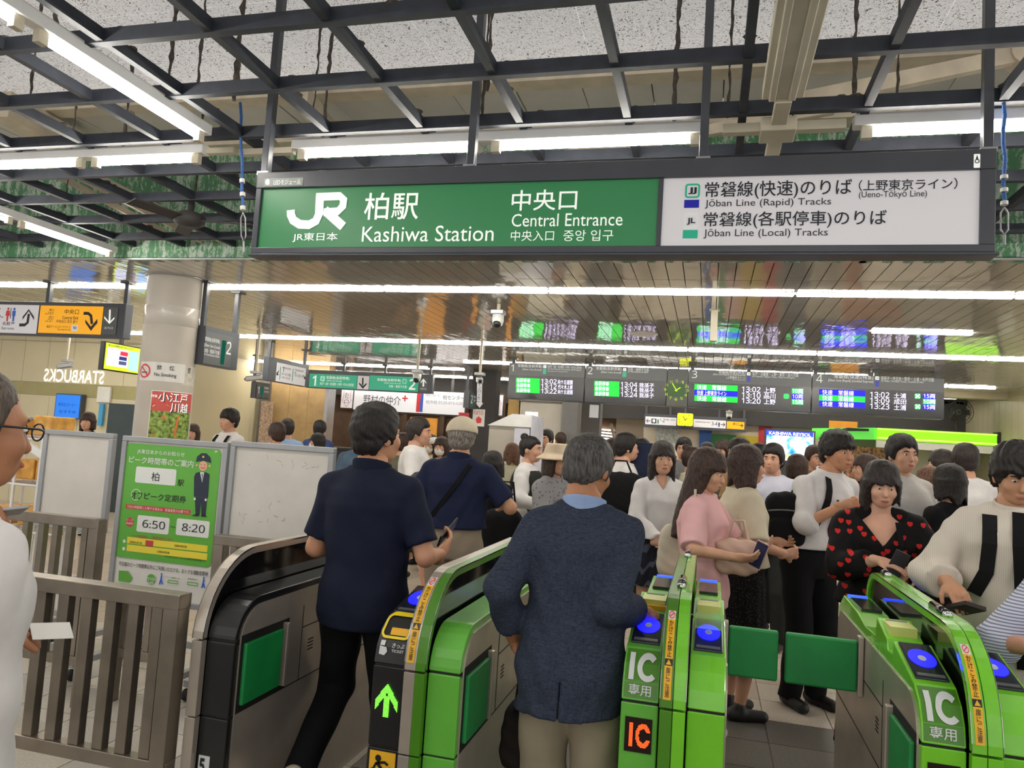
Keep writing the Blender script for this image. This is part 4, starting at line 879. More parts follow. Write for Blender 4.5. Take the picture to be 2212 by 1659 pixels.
# ---------------------------------------------------------------- notices on the pillar (curved paper)
class Round(Face):
    def __init__(s): s.a = 'C'; s.sgn = 1
    def w(s, u, z, lift=0.0):
        r = CR + lift; return (CC[0] + r * math.sin(u / CR), CC[1] - r * math.cos(u / CR), z)
    def uz(s, px, py):
        d = RW.T @ np.array([px - IMG_W / 2, py - IMG_H / 2, FPX]); o_ = CAMP - np.array([CC[0], CC[1], 0])
        A = d[0] ** 2 + d[1] ** 2; B = 2 * (o_[0] * d[0] + o_[1] * d[1]); C_ = o_[0] ** 2 + o_[1] ** 2 - CR ** 2; D = max(B * B - 4 * A * C_, 0)
        p = o_ + d * ((-B - math.sqrt(D)) / (2 * A)); return CR * math.atan2(p[0], -p[1]), p[2] + 0 * CR
    def sheet(s, mb, u0, u1, z0, z1, lift=.002, n=10):
        vs = [s.w(u0 + (u1 - u0) * k / n, z, lift) for k in range(n + 1) for z in (z0, z1)] ; mb.add(vs, [(2 * k, 2 * k + 2, 2 * k + 3, 2 * k + 1) for k in range(n)])
RD = Round(); ctr = RD.uz(360, 800)[0]
S = Sign('smoking_notice', 'white no smoking notice wrapped around the pillar', 'notice', RD, (CC[0], CC[1], 1.9))
zt = RD.uz(355, 783)[1]; zb = RD.uz(355, 824)[1]; ua = RD.uz(304, 800)[0]; ub = RD.uz(399, 810)[0]
RD.sheet(S.mb(M_PAPER, 'paper'), ua, ub, zb, zt); RD.sheet(S.mb(mat('old paper', (206, 200, 186), .7, var=.15, vscale=30), 'old_paper'), ub - .02, ub + .17, zb - .02, zt - .01, .001)
u, z = RD.uz(313, 801); RD.disc(S.mb(M_RED, 'ring'), (u, z), .062, .004, px=False, rin=.048); RD.stroke(S.mb(M_RED, 'slash'), [(u - .035, z + .038), (u + .035, z - .038)], .012, .0045); RD.stroke(S.mb(D_, 'cigarette'), [(u - .032, z - .012), (u + .032, z - .012)], .01, .004)
S.T(D_, '禁', 339, 789, 350, 799, bold=.02, lift=.004); S.T(D_, '煙', 366, 791, 377, 801, bold=.02, lift=.004); S.T(D_, 'No Smoking', 333, 806, 381, 816, bold=.01, lift=.004); S.T(D_, '禁', 405, 794, 411, 807, bold=.02, lift=.004); S.done()
S = Sign('travel_poster', 'colourful travel poster with a red train, pasted low on the pillar', 'poster', RD, (CC[0], CC[1], 1.3))
ua, ub = RD.uz(322, 900)[0], RD.uz(410, 900)[0]; zt = RD.uz(365, 845)[1]; zb = RD.uz(365, 950)[1]; Wd, H = ub - ua, zt - zb
def tp(x, y): return (ua + Wd * x, zt - H * y)
RD.sheet(S.mb(M_PAPER, 'paper'), ua, ub, zb, zt); RD.sheet(S.mb(mat('poster red', (206, 84, 76), .5), 'red_field'), ua + .008, ub - .008, zt - H * .42, zt - .008, .003); RD.sheet(S.mb(mat('poster garden', (132, 158, 70), .5, var=.8, vscale=34), 'garden_field'), ua + .008, ub - .008, zb + .008, zt - H * .42, .003)
q = S.mb(mat('poster orange', (222, 120, 60), .5), 'path')
for p, r in (((.1, .95), (.3, .5)), ((.55, .9), (.6, .5)), ((.2, .62), (.95, .6)), ((.1, .8), (.5, .78)), ((.3, .55), (.6, .95))): RD.stroke(q, [tp(*p), tp(*r)], .02, .0045)
q = S.mb(mat('train red', (196, 60, 40), .4), 'train'); RD.poly(q, [tp(.02, .38), tp(.06, .26), tp(.3, .24), tp(.55, .38)], .0045, px=False)
q = S.mb(mat('train cream', (236, 206, 160), .4), 'train_stripe'); RD.poly(q, [tp(.04, .34), tp(.08, .3), tp(.34, .28), tp(.5, .36)], .0055, px=False)
S.T(D_, '小江戸', 344, 850, 405, 870, bold=.05, lift=.0045); S.T(M_LWHITE, '小江戸', 342, 849, 404, 869, bold=.03, lift=.006); S.T(D_, '川越', 369, 872, 405, 893, bold=.05, lift=.0045); S.T(M_LWHITE, '川越', 367, 871, 404, 892, bold=.03, lift=.006); S.T(M_LWHITE, '特急', 327, 852, 341, 858, bold=.03, lift=.005)
S.done()

# ---------------------------------------------------------------- kiosk with lime sign and fan
ks = empty('kiosk', (3.4, 14.6, 0)); tag(ks, 'kiosk with a lime green lit fascia beside the khaki wall', 'kiosk')
boxes('fascia', glow('lime fascia', (126, 206, 20), .75), [(2.75, 4.55, 14.0, 14.12, 2.06, 2.26)], ks, bevel=.01); boxes('fascia_line', glow('lime line', (220, 240, 120), 1.2), [(2.75, 4.55, 13.985, 14.0, 2.085, 2.1), (2.75, 4.55, 13.985, 14.0, 2.235, 2.245)], ks)
boxes('fascia_end', M_BULK, [(4.55, 4.6, 13.98, 14.2, 2.03, 2.29)], ks); q = MB(); q.bar((2.75, 14.06, 2.16), (1.95, 15.6, 2.16), .1, .2); q.build('side_fascia', glow('green fascia lit', (90, 196, 70), .6), ks)
boxes('counter', M_WHITE_WALL, [(2.6, 4.5, 14.1, 14.9, 0, 1.0)], ks); boxes('valance', M_PAPER, [(2.75, 4.5, 14.02, 14.1, 1.93, 2.05)], ks); boxes('back', M_WHITE_WALL, [(2.3, 4.55, 15.3, 15.4, 0, 2.1)], ks)
boxes('shelf', mat('packed shelves', (170, 120, 90), .5, var=1.0, vscale=18), [(2.35, 3.3, 15.0, 15.3, 0.3, 1.95)], ks); boxes('roof', M_BULK, [(2.3, 4.55, 14.15, 15.4, 2.2, 2.24)], ks)
fn = empty('electric_fan', (4.1, 14.5, 2.245)); tag(fn, 'dark electric fan standing on the kiosk roof', 'fan')
MB().cyl((4.1, 14.5, 2.245), (4.1, 14.5, 2.5), .025).build('stand', M_BULK, fn); MB().lathe((4.1, 14.42, 2.62), [(0, 0), (.05, 0), (.05, .12), (0, .12)], 14, axis=1).build('hub', M_GREYPOST, fn)
q = MB()
for r in (.08, .13, .18, .22): q.tube([(4.1 + r * math.cos(t), 14.40, 2.62 + r * math.sin(t)) for t in [2 * math.pi * k / 24 for k in range(25)]], .005, 5)
for k in range(12): t = k * math.pi / 6; q.tube([(4.1, 14.40, 2.62), (4.1 + .22 * math.cos(t), 14.40, 2.62 + .22 * math.sin(t))], .003, 4)
q.build('guard', M_BULK, fn)
for k in range(3): t = k * 2.094; MB().obox((4.1 + .1 * math.cos(t), 14.45, 2.62 + .1 * math.sin(t)), (.08 * math.cos(t), .01, .08 * math.sin(t)), (-.05 * math.sin(t), .02, .05 * math.cos(t)), (0, .004, 0)).build('blade', M_BULK, fn)
tag(boxes('signboard', mat('amber board', (200, 130, 20), .5), [(2.2, 2.7, 15.5, 15.55, 2.28, 2.42)]), 'small amber signboard above the side of the kiosk', 'sign')
tag(boxes('notice', M_PAPER, [(4.585, 4.6, 13.5, 14.1, 1.62, 1.95)]), 'square pale notice board fixed to the khaki wall', 'notice board')
# ---------------------------------------------------------------- cameras, downpipes, wires under the ceiling
def cctv(x, y, label, drop=.28, dome=False, ang=0):
    t = empty('security_camera', (x, y, 2.9)); tag(t, label, 'security camera', 'ceiling cameras')
    MB().cyl((x, y, 2.9), (x, y, 2.9 - drop), .018).build('stem', M_CREAM_FIX, t)
    boxes('mount', M_SILVER, [(x - .06, x + .06, y - .06, y + .06, 2.9 - drop - .04, 2.9 - drop)], t, bevel=.005)
    z = 2.9 - drop - .1
    if dome:
        MB().lathe((x, y, z - .06), [(0, 0), (.045, .02), (.055, .06), (.055, .12), (0, .12)], 16).build('housing', M_WHITE_FIX, t); MB().ell((x, y - .02, z - .03), (.04, .04, .04)).build('lens', M_BLACK, t)
    else:
        c, s_ = math.cos(ang), math.sin(ang); MB().obox((x + .02 * c, y + .02 * s_, z), (.11 * c, .11 * s_, -.02), (-.04 * s_, .04 * c, 0), (0, 0, .035)).build('housing', M_SILVER, t, bevel=.012)
        MB().ell((x + .13 * c, y + .13 * s_, z - .022), (.025, .025, .025)).build('lens', M_BLACK, t)
cctv(-1.97, 6.8, 'dome camera under the slat ceiling between two light lines', .06, True)
cctv(-6.17, 9.32, 'box camera on a stem above the small platform 1 sign', .52, False, 3.4)
cctv(-3.75, 9.3, 'small camera on a long stem over the teal sign arrow', .42, True)
cctv(-2.95, 9.5, 'dark box camera on a stem before the platform 1 board', .40, False, -1.2)
cctv(-9.6, 9.5, 'box camera on a stem before the cream cafe wall', .45, False, 3.3)
cctv(0.35, 15.0, 'white dome camera under the boards before the bulkhead', .42, True)
tag(boxes('ceiling_bracket', M_CREAM_FIX, [(-.03, .03, 6.9, 6.96, 2.62, 2.9), (-.045, .045, 6.88, 6.98, 2.895, 2.9)], bevel=.003), 'short cream bracket hanging from the ceiling above the platform 3 board', 'bracket')
q = MB(); q.lathe((-.75, 8.4, 2.88), [(0, 0), (.12, 0), (.16, .02)], 20); tag(q.build('speaker', M_WHITE_FIX), 'round white ceiling speaker above the platform 2 board', 'speaker')
# ================================================================ ticket gates
M_GBLACK = mat('gate black', (26, 26, 27), 0.3, var=.05); M_GGREEN = mat('gate green', (96, 176, 60), 0.3, var=.05, vscale=9, coat=.3)
M_GLIME = mat('gate lime', (112, 196, 36), 0.24, var=.04, vscale=9, coat=.5); M_GDEEP = mat('gate deep green', (70, 128, 24), 0.3, var=.05)
M_GLASSD = mat('smoked panel', (16, 16, 17), 0.06, var=0, spec=.8); M_GSTEEL = mat('gate steel', (184, 175, 162), 0.3, metal=.55, var=.08, vscale=6)
M_CUSHION = mat('flap cushion', (18, 134, 64), 0.5, var=.08, bump=.15, bscale=200); M_BLUEGLOW = glow('reader blue', (12, 14, 255), 2.6); M_LBLUE = glow('reader blue line', (40, 70, 255), 1.6)
M_LEDOR = glow('led orange', (255, 74, 26), 2.6); M_LEDGR = glow('led arrow green', (110, 250, 60), 2.2); M_YEL = mat('warning yellow', (232, 176, 30), 0.5, var=.03); M_CHROME = mat('chrome', (196, 196, 196), .12, metal=1, var=0)
M_SEAM = mat('seam', (18, 18, 16), .7, var=0); M_IRON = mat('plate silver', (206, 210, 210), .4, var=0); M_YLINE = mat('slot yellow', (236, 210, 30), .4, var=0)
def arc(cy, cz, ry, rz, t0, t1, n=8):
    return [(cy + ry * math.cos(math.radians(t0 + (t1 - t0) * k / n)), cz + rz * math.sin(math.radians(t0 + (t1 - t0) * k / n))) for k in range(n + 1)]
def flange_prof(o):
    return [(2.47 + o, 0.0)] + arc(2.78, .80, .31 - o, .32 - o, 180, 90, 12) + arc(3.82, .95, .17 - o, .17 - o, 90, 0, 6) + [(3.99 - o, 0.0)]
def body_prof(o):
    return [(2.50 + o, 0.0)] + arc(2.65, .80, .15 - o, .157 - o, 180, 90, 8) + arc(3.83, .86, .13 - o, .097 - o, 90, 0, 5) + [(3.96 - o, 0.0)]
def reader_prof(o):
    return [(2.50 + o, 0), (2.50 + o, .815), (2.512 + o, .87), (2.545 + o, .92), (2.60 + o * .6, .957 - o), (2.87, 1.019 - o), (2.872, .975 - o), (2.95, .968 - o), (2.962, 1.005 - o), (3.13, 1.045 - o), (3.15, .975 - o), (3.34, .968 - o), (3.50, .99 - o), (3.84, 1.0 - o), (3.96 - o, .93 - o), (3.96 - o, 0)]
def clip_prof(pr, z0, z1):
    """part of a gate profile between two heights (front edge first, back edge last)"""
    out = []
    for k in range(len(pr) - 1):
        (ya, za), (yb, zb) = pr[k], pr[k + 1]
        for t in ([0.0] + ([((z - za) / (zb - za)) for z in (z0, z1) if (za - z) * (zb - z) < 0] if zb != za else [])):
            p = (ya + (yb - ya) * t, za + (zb - za) * t)
            if z0 - 1e-9 <= p[1] <= z1 + 1e-9: out.append(p)
    if z0 <= pr[-1][1] <= z1: out.append(pr[-1])
    return out
class Skin(Face):
    """lettering that follows the curved front of a gate profile"""
    def __init__(s, prof): s.a = 'P'; s.sgn = -1; s.p = prof
    def y(s, z):
        for (ya, za), (yb, zb) in zip(s.p[:-1], s.p[1:]):
            if za <= z <= zb and zb > za: return ya + (yb - ya) * (z - za) / (zb - za)
        return 2.5
    def w(s, u, z, lift=0.0):
        y = s.y(z); dy = (s.y(z + .004) - y) / .004; n = math.hypot(1, dy)
        return (u, y - lift / n, z + lift * dy / n)
    def uz(s, px, py):
        y = 2.55
        for _ in range(8): p = P(px, py, Y=y); y = s.y(min(max(p[2], 0), 1.118))
        return p[0], p[2]
    def sheet(s, mb, u0, u1, z0, z1, lift=.002, n=8):
        vs = [s.w(u, z0 + (z1 - z0) * k / n, lift) for k in range(n + 1) for u in (u0, u1)]; mb.add(vs, [(2 * k, 2 * k + 1, 2 * k + 3, 2 * k + 2) for k in range(n)])
SK_F, SK_B, SK_R = Skin(flange_prof(0)), Skin(body_prof(0)), Skin(reader_prof(0)); FQ = Face('Y', 2.5)
def half(t, prof, xa, xb, ms, name='shell'):
    """the three stacked shells of one half of a gate: base, middle, top"""
    for k, (z0, z1) in enumerate(((0.0, .535), (.54, .808), (.815, 1.2))):
        q = MB(); q.prism_x(clip_prof(prof(0), z0, z1), xa, xb); q.build(('base_panel', 'middle_panel', 'top_shell')[k], ms[k] if isinstance(ms, list) else ms, t, bevel=.004)
    q = MB(); q.prism_x(prof(.006)[0:1] + prof(.006)[1:-1] + prof(.006)[-1:], xa + .004, xb - .004); q.build('core', M_SEAM, t)
def flange(t, slices):
    xa, xb = slices[0][0], slices[-1][1]
    for x0, x1, m_ in slices:
        for k, (z0, z1) in enumerate(((0, .535), (.54, .808), (.815, 1.2))):
            o_, i_ = clip_prof(flange_prof(0), z0, z1), clip_prof(flange_prof(.028), z0, z1)
            if k == 2: q = MB().prism_x(o_ + i_[::-1], x0, x1)
            else:
                MB().box(x0, x1, 3.96, 3.99, z0, z1).build('rim', m_, t, bevel=.002); q = MB().box(x0, x1, 2.47, 2.50, z0, z1)
            q.build('rim', m_, t, bevel=.002)
    MB().prism_x(flange_prof(.024), xa + .012, xb - .012).build('smoked_panel', M_GLASSD, t)
    for x in (xa - .0015, xb):
        q = MB().prism_x(clip_prof(flange_prof(-.001), .815, 1.2) + clip_prof(flange_prof(.004), .815, 1.2)[::-1], x, x + .0015); q.build('edge_trim', M_CHROME, t)
def side_plate(t, x, sgn, prof, flap=True):
    """brushed side of a gate with its retracted flap, hinge, seams and vent"""
    xa, xb = sorted((x, x + sgn * .006))
    MB().prism_x(prof(.028), xa, xb).build('side_plate', M_GSTEEL, t)
    xs, xe = sorted((x + sgn * .006, x + sgn * .0075))
    boxes('seam', M_SEAM, [(xs, xe, 2.53, 3.93, .548, .552)], t); boxes('seam', M_SEAM, [(xs, xe, 2.97, 2.973, .55, .86)], t); boxes('seam', M_SEAM, [(xs, xe, 2.97, 3.93, .765, .769)], t)
    for k in range(4): boxes('vent_slit', M_SEAM, [(xs, xe, 3.03, 3.075, .70 - k * .014, .705 - k * .014)], t)
    if flap:
        a_, b_ = sorted((x + sgn * .004, x + sgn * .022)); boxes('flap', M_CUSHION, [(a_, b_, 2.545, 2.80, .575, .80)], t, bevel=.006)
        boxes('flap_recess', M_SEAM, [(xs, xe, 2.53, 2.86, .553, .83)], t)
        a_, b_ = sorted((x + sgn * .004, x + sgn * .03)); boxes('hinge', M_GSTEEL, [(a_, b_, 2.815, 2.835, .57, .82)], t, bevel=.004)
def warn_strip(t, x0, x1, zc):
    """no-rushing strip up the front of the flange"""
    z0, z1 = zc
    q = MB(); SK_F.sheet(q, x0, x1, z0, z1 - (z1 - z0) * .09, .0015, 10); q.build('warning_strip', M_YEL, t)
    q = MB(); SK_F.sheet(q, x0, x1, z1 - (z1 - z0) * .09, z1, .0015, 4); q.build('warning_roundel', M_PAPER, t)
    H = z1 - z0; q = MB(); SK_F.sheet(q, x0, x1, z0 + H * .40, z0 + H * .48, .002, 3); q.build('warning_mark', M_GBLACK, t)
    q = MB(); w_ = x1 - x0; SK_F.text(q, 'かけこみ禁止', (x0 + w_ * .2, x1 - w_ * .2, z0 + H * .50, z0 + H * .90), .0035, px=False, vertical=True, bold=.03); SK_F.text(q, '扉にご注意', (x0 + w_ * .2, x1 - w_ * .2, z0 + H * .03, z0 + H * .38), .0035, px=False, vertical=True, bold=.03); tag(q.build('lettering', M_GBLACK, t), kind='stuff')
    q = MB(); SK_F.poly(q, [(x0 + w_ * .15, z0 + H * .41), (x1 - w_ * .15, z0 + H * .41), ((x0 + x1) / 2, z0 + H * .47)], .004, px=False); q.build('warning_triangle', M_YEL, t)
    q = MB(); SK_F.disc(q, ((x0 + x1) / 2, z1 - H * .045), w_ * .38, .0035, px=False, rin=w_ * .3); SK_F.stroke(q, [((x0 + x1) / 2 - w_ * .25, z1 - H * .065), ((x0 + x1) / 2 + w_ * .25, z1 - H * .025)], w_ * .1, .0035); q.build('roundel_ring', M_RED, t)
def reader(t, xa, xb):
    """slanting card reader with glowing ring, on the reader profile"""
    u = np.array([1, 0, 0]); v = np.array([0, .27, .062]); v = v / np.linalg.norm(v); n = np.cross(u, v); c = np.array([(xa + xb) / 2, 2.74, .989]); w_ = (xb - xa) / 2
    pl_ = MB().obox(c + n * .003, u * (w_ - .008), v * .118, n * .004).build('reader_plate', mat('reader plate', (34, 36, 46), .12, var=0), t, bevel=.003)
    def ring(r0, r1, h, m_, nm, cc=0.0):
        k = 28; o_ = [c + v * cc + n * h + u * r1 * math.cos(2 * math.pi * i / k) + v * r1 * 1.55 * math.sin(2 * math.pi * i / k) for i in range(k)]
        if r0: q = MB().add(o_ + [c + v * cc + n * h + u * r0 * math.cos(2 * math.pi * i / k) + v * r0 * 1.55 * math.sin(2 * math.pi * i / k) for i in range(k)], [(i, (i + 1) % k, k + (i + 1) % k, k + i) for i in range(k)])
        else: q = MB().add(o_, [tuple(range(k))])
        q.build(nm, m_, pl_)
    ring(.012, w_ * .72, .0085, M_BLUEGLOW, 'reader_ring', .01); ring(0, .012, .009, M_IRON, 'reader_mark', .01)
    MB().obox(c - v * .098 + n * .008, u * w_ * .7, v * .008, n * .001).build('reader_label', M_GREYT, pl_)
    df_ = boxes('display_frame', mat('display yellow', (206, 210, 120), .4, var=0), [(xa + .012, xb - .012, 2.985, 3.11, 1.006, 1.0435)], t)
    MB().obox(((xa + xb) / 2, 3.05, 1.031), (w_ - .02, 0, 0), (0, .052, .0125), (0, -.0005, .003)).build('display', mat('display grey', (120, 126, 112), .12, var=0), df_)
    boxes('exit_display', mat('display dark', (52, 58, 56), .12, var=0), [(xa + .015, xb - .015, 3.52, 3.78, .992, 1.004)], t)
    boxes('glow_line', M_LBLUE, [(xa + .015, xb - .015, 3.82, 3.85, .995, 1.006)], t)
def dots(t, fn, x0, x1, z0, z1, n, m_):
    q = MB(); dx_, dz_ = (x1 - x0) / n, (z1 - z0) / n
    for i in range(n):
        for j in range(n):
            a, b_ = (i + .5) / n, (j + .5) / n
            if fn(a, b_):
                cx_, cz_ = x0 + (x1 - x0) * a, z0 + (z1 - z0) * b_; q.add([FQ.w(cx_ + dx_ * .42 * math.cos(k * math.pi / 3), cz_ + dz_ * .42 * math.sin(k * math.pi / 3), .005) for k in range(6)], [tuple(range(6))])
    tag(q.build('led_dots', m_, t), kind='stuff')
def ic_fn(a, b_):
    if b_ < .1 or b_ > .9: return False
    if .1 < a < .26: return True
    x, z = (a - .68) / .30, (b_ - .5) / .40; r = math.hypot(x, z); return .55 < r < 1.0 and not (x > .35 and abs(z) < .32)
def arrow_fn(a, b_):
    if b_ < .6 and .40 < a < .60: return True
    y = b_ - (1 - abs(a - .5) * 1.15); return -.30 < y < 0 and .04 < a < .96
def ic_panel(t, xa, xb, with_led=True):
    q = MB(); w_ = xb - xa; SK_R.sheet(q, xa + .006, xb - .006, .822, .952, .001, 12); fp_ = q.build('front_plate', M_GDEEP, t)
    q = MB(); SK_R.sheet(q, xa + w_ * .15, xa + w_ * .29, .874, .942, .004, 8); cu, cz, ru, rz = xa + w_ * .655, .908, w_ * .285, .0365
    ts = [math.radians(42 + 276 * k / 22) for k in range(23)]; SK = [SK_R.w(cu + ru * f_ * math.cos(t_), cz + rz * g_ * math.sin(t_), .004) for t_ in ts for f_, g_ in ((1, 1), (.52, .56))]; q.add(SK, [(2 * k, 2 * k + 1, 2 * k + 3, 2 * k + 2) for k in range(22)]); [i_.build('plate_letter', M_IRON, fp_) for i_ in q.islands()]
    q = MB(); SK_R.text(q, '専用', (xa + w_ * .18, xb - w_ * .22, .831, .864), .004, px=False, bold=.015); q.build('plate_kanji', M_IRON, fp_)
    ls_ = boxes('led_screen', mat('led screen', (30, 14, 10), .2, var=0), [(xa + w_ * .14, xb - w_ * .14, 2.496, 2.501, .66, .765)], t); dots(ls_, ic_fn, xa + w_ * .18, xb - w_ * .16, .665, .76, 26, M_LEDOR)
def gate(name, label, xc):
    t = empty(name, (xc, 3.2, 0)); tag(t, label, 'ticket gate', 'row of ticket gates'); return t
# --- end gate, black
t = gate('ticket_gate', 'black ticket gate with brushed steel side at the fence end of the row', -1.71); G2 = t
flange(t, [(-1.80, -1.757, M_GSTEEL)]); half(t, body_prof, -1.757, -1.64, M_GBLACK); side_plate(t, -1.64, 1, body_prof)
boxes('number_plate', M_IRON, [(-1.745, -1.70, 2.497, 2.5, .33, .40)], t); q = MB(); FQ.text(q, '5', (-1.738, -1.717, .338, .392), .005, px=False, bold=.05); q.build('number', M_GBLACK, t)
# --- ticket gate with arrow
t = gate('ticket_gate', 'ticket gate with a black ticket slot, lit green arrow and green upper body', -.93); G3 = t
half(t, lambda o: reader_prof(o), -1.09, -.967, M_GBLACK); flange(t, [(-.965, -.925, M_GSTEEL), (-.925, -.89, M_GDEEP)]); half(t, body_prof, -.888, -.775, M_GGREEN); side_plate(t, -.775, 1, body_prof)
reader(t, -1.088, -.97); dots(t, arrow_fn, -1.075, -.985, .64, .755, 26, M_LEDGR); warn_strip(t, -.958, -.932, (.84, 1.095))
q = MB(); SK_R.sheet(q, -1.075, -.985, .905, .955, .001); q.build('slot_recess', M_SEAM, t); q = MB(); SK_R.rrect(q, (-1.083, -.975, .893, .962), .02, .006, px=False, hole=.008); q.build('slot_frame', M_YLINE, t)
q = MB(); SK_R.sheet(q, -1.05, -.985, .905, .925, .004); q.build('slot_mouth', M_YEL, t)
q = MB(); SK_R.text(q, 'きっぷ', (-1.03, -.985, .868, .882), .004, px=False, bold=.03); SK_R.text(q, 'TICKET', (-1.03, -.985, .855, .864), .004, px=False, bold=.02); SK_R.poly(q, [(-1.075, .872), (-1.058, .872), (-1.058, .887), (-1.075, .887)], .004, px=False); SK_R.poly(q, [(-1.075, .845), (-1.055, .842), (-1.045, .855), (-1.05, .868), (-1.075, .87)], .0042, px=False); tag(q.build('ticket_label', M_IRON, t), kind='stuff')
boxes('warning_plate', M_YEL, [(-1.078, -.983, 2.497, 2.5, .43, .525)], t)
q = MB(); FQ.disc(q, (-1.045, .503), .011, .005, px=False); FQ.stroke(q, [(-1.05, .49), (-1.03, .468), (-1.045, .445)], .013, .005); FQ.stroke(q, [(-1.03, .468), (-1.005, .462), (-.998, .478)], .010, .005); FQ.stroke(q, [(-1.045, .488), (-1.02, .492), (-1.008, .484)], .009, .005); FQ.rect(q, (-1.07, -1.045, .448, .468), .003, .004, px=False); FQ.stroke(q, [(-1.05, .487), (-1.06, .468)], .008, .005); q.build('running_figure', M_GBLACK, t)
# --- card only gates
def ic_gate(xa, label, closed):
    t = gate('ticket_gate', label, xa + .16)
    half(t, reader_prof, xa, xa + .117, [M_GGREEN, M_GGREEN, M_GGREEN] if not closed else M_GLIME); ic_panel(t, xa, xa + .117); reader(t, xa + .003, xa + .114)
    flange(t, [(xa + .122, xa + .16, M_GDEEP if not closed else M_GLIME), (xa + .162, xa + .20, M_GLIME)]); half(t, reader_prof, xa + .205, xa + .318, M_GLIME); warn_strip(t, xa + .13, xa + .154, (.84, 1.08))
    for y in (2.86, 3.72):
        MB().lathe((xa + .161, y, 1.126), [(0, 0), (.016, 0), (.016, .17), (0, .17)], 12, axis=1).build('sensor_window', M_GLASSD, t); MB().ell((xa + .161, y, 1.126), (.017, .017, .014), 12, 8).build('sensor_cap', M_CHROME, t)
    return t
t = ic_gate(-.235, 'green card-only gate with orange lit letters, beside the man in the tweed jacket', False); G4 = t
boxes('cover', mat('clear cover', (150, 200, 130), .08, var=0, alpha=.45), [(-.02, .078, 2.66, 2.9, 1.028, 1.034)], t); reader(t, -.028, .081); side_plate(t, .083, 1, body_prof, False)
boxes('display_caption', M_YEL, [(-.20, -.125, 2.968, 2.985, 1.0, 1.025)], t)
t = ic_gate(.63, 'green card-only gate nearest the man in the cream shirt, its flap shut', True); G5 = t
reader(t, .838, .945); side_plate(t, .63, -1, body_prof, True)
# closed flaps reaching into the passage
def shut(x0, x1, hx, label):
    f_ = empty('gate_flap', ((x0 + x1) / 2, 3.32, .72)); tag(f_, label, 'gate flap', 'closed gate flaps'); boxes('cushion', M_CUSHION, [(x0, x1, 3.305, 3.34, .715, .912)], f_, bevel=.008); boxes('hinge_bar', M_GSTEEL, [(min(hx, hx), hx + .02, 3.30, 3.345, .70, .93)], f_, bevel=.004); return f_
shut(.112, .305, .09, 'green closed flap on the side of the gate with orange letters'); shut(.333, .60, .602, 'green closed flap hinged on the gate nearest the man in the cream shirt')

# ================================================================ steel fences
def fence(name, label, y, x0, x1, bars, top, zb, post=None, w_=.045):
    t = empty(name, ((x0 + x1) / 2, y, 0)); tag(t, label, 'fence', 'brushed steel fences')
    boxes('top_rail', M_FENCE, [(x0, x1 - .002, y - .035, y + .035, top - .055, top)], t, bevel=.004); boxes('bottom_rail', M_FENCE, [(x0, x1, y - .025, y + .025, zb, zb + .05)], t, bevel=.003)
    for x in bars: boxes('bar', M_FENCE, [(x - w_ / 2, x + w_ / 2, y - .018, y + .018, zb + .05, top - .055)], t, bevel=.002)
    for x in post or (): boxes('post', M_FENCE, [(x - .033, x + .033, y - .033, y + .033, 0, top - .003)], t, bevel=.004)
    return t
M_FENCE = mat('fence steel', (140, 131, 119), .3, metal=.8, var=.12, vscale=7)
FE = Face('Y', 2.45); bx = [FE.uz(p, 1440)[0] for p in (30, 80, 130, 181, 233, 283, 335)]
fence('steel_fence', 'steel bar fence nearest the viewer, ending at the black gate', 2.45, -3.0, -1.825, [-2.86, -2.74] + bx[1:], .975, .33, (-1.862,))
F36 = Face('Y', 3.6); bx = [F36.uz(p, 1180)[0] for p in (55, 90, 120, 150, 184)]
fence('steel_fence', 'steel bar fence standing before the blank white panel', 3.6, -4.6, -3.28, [-4.5, -4.35, -4.2, -4.05] + bx, 1.03, .22, (-3.30,), .04)
fence('steel_fence', 'low steel fence section behind the black gate and the white panel', 3.85, -2.70, -2.0, [-2.58, -2.45, -2.32, -2.19, -2.07], .975, .25, (-2.67,), .04)
fence('steel_fence', 'short steel fence under the peak time poster', 3.75, -3.24, -2.90, [-3.15, -3.02], .62, .25, (-3.235, -2.905), .04)

# ================================================================ notice stands
M_FRAME = mat('stand frame', (158, 160, 162), .4, metal=.3, var=.04); M_BOARD = mat('blank board', (206, 202, 194), .4, var=.04, vscale=5)
def stand(name, label, x0, x1, z0, z1, y, board_m=M_BOARD, fw=.035):
    t = empty(name, ((x0 + x1) / 2, y, 0)); tag(t, label, 'notice stand', 'wheeled notice stands')
    boxes('board', board_m, [(x0 + fw, x1 - fw, y + .004, y + .02, z0 + fw, z1 - fw)], t)
    boxes('frame', M_FRAME, [(x0, x1, y - .012, y + .03, z1 - fw, z1)], t, bevel=.004); boxes('frame', M_FRAME, [(x0, x1, y - .012, y + .03, z0, z0 + fw)], t, bevel=.004)
    for x in (x0, x1 - fw): boxes('frame', M_FRAME, [(x, x + fw, y - .012, y + .03, z0 + fw, z1 - fw)], t, bevel=.004)
    for x in (x0 + .03, x1 - .07):
        boxes('leg', M_FRAME, [(x, x + .04, y - .01, y + .03, .12, z0)], t); ft_ = boxes('foot', M_FRAME, [(x, x + .04, y - .30, y + .30, .08, .12)], t, bevel=.004)
        for s_ in (-.28, .28): MB().lathe((x + .005, y + s_, .034), [(0, 0), (.034, 0), (.034, .03), (0, .03)], 14, axis=0).build('castor', M_RUBBER, ft_)
    boxes('crossbar', M_FRAME, [(x0 + .05, x1 - .05, y - .005, y + .02, .2, .24)], t)
    return t
stand('notice_stand', 'blank white wheeled panel standing beside the white wire rack', -4.62, -4.02, .80, 1.49, 4.45)
stand('notice_stand', 'blank smudged white wheeled panel between poster and navy shirted man', -2.905, -2.19, .55, 1.505, 4.2)
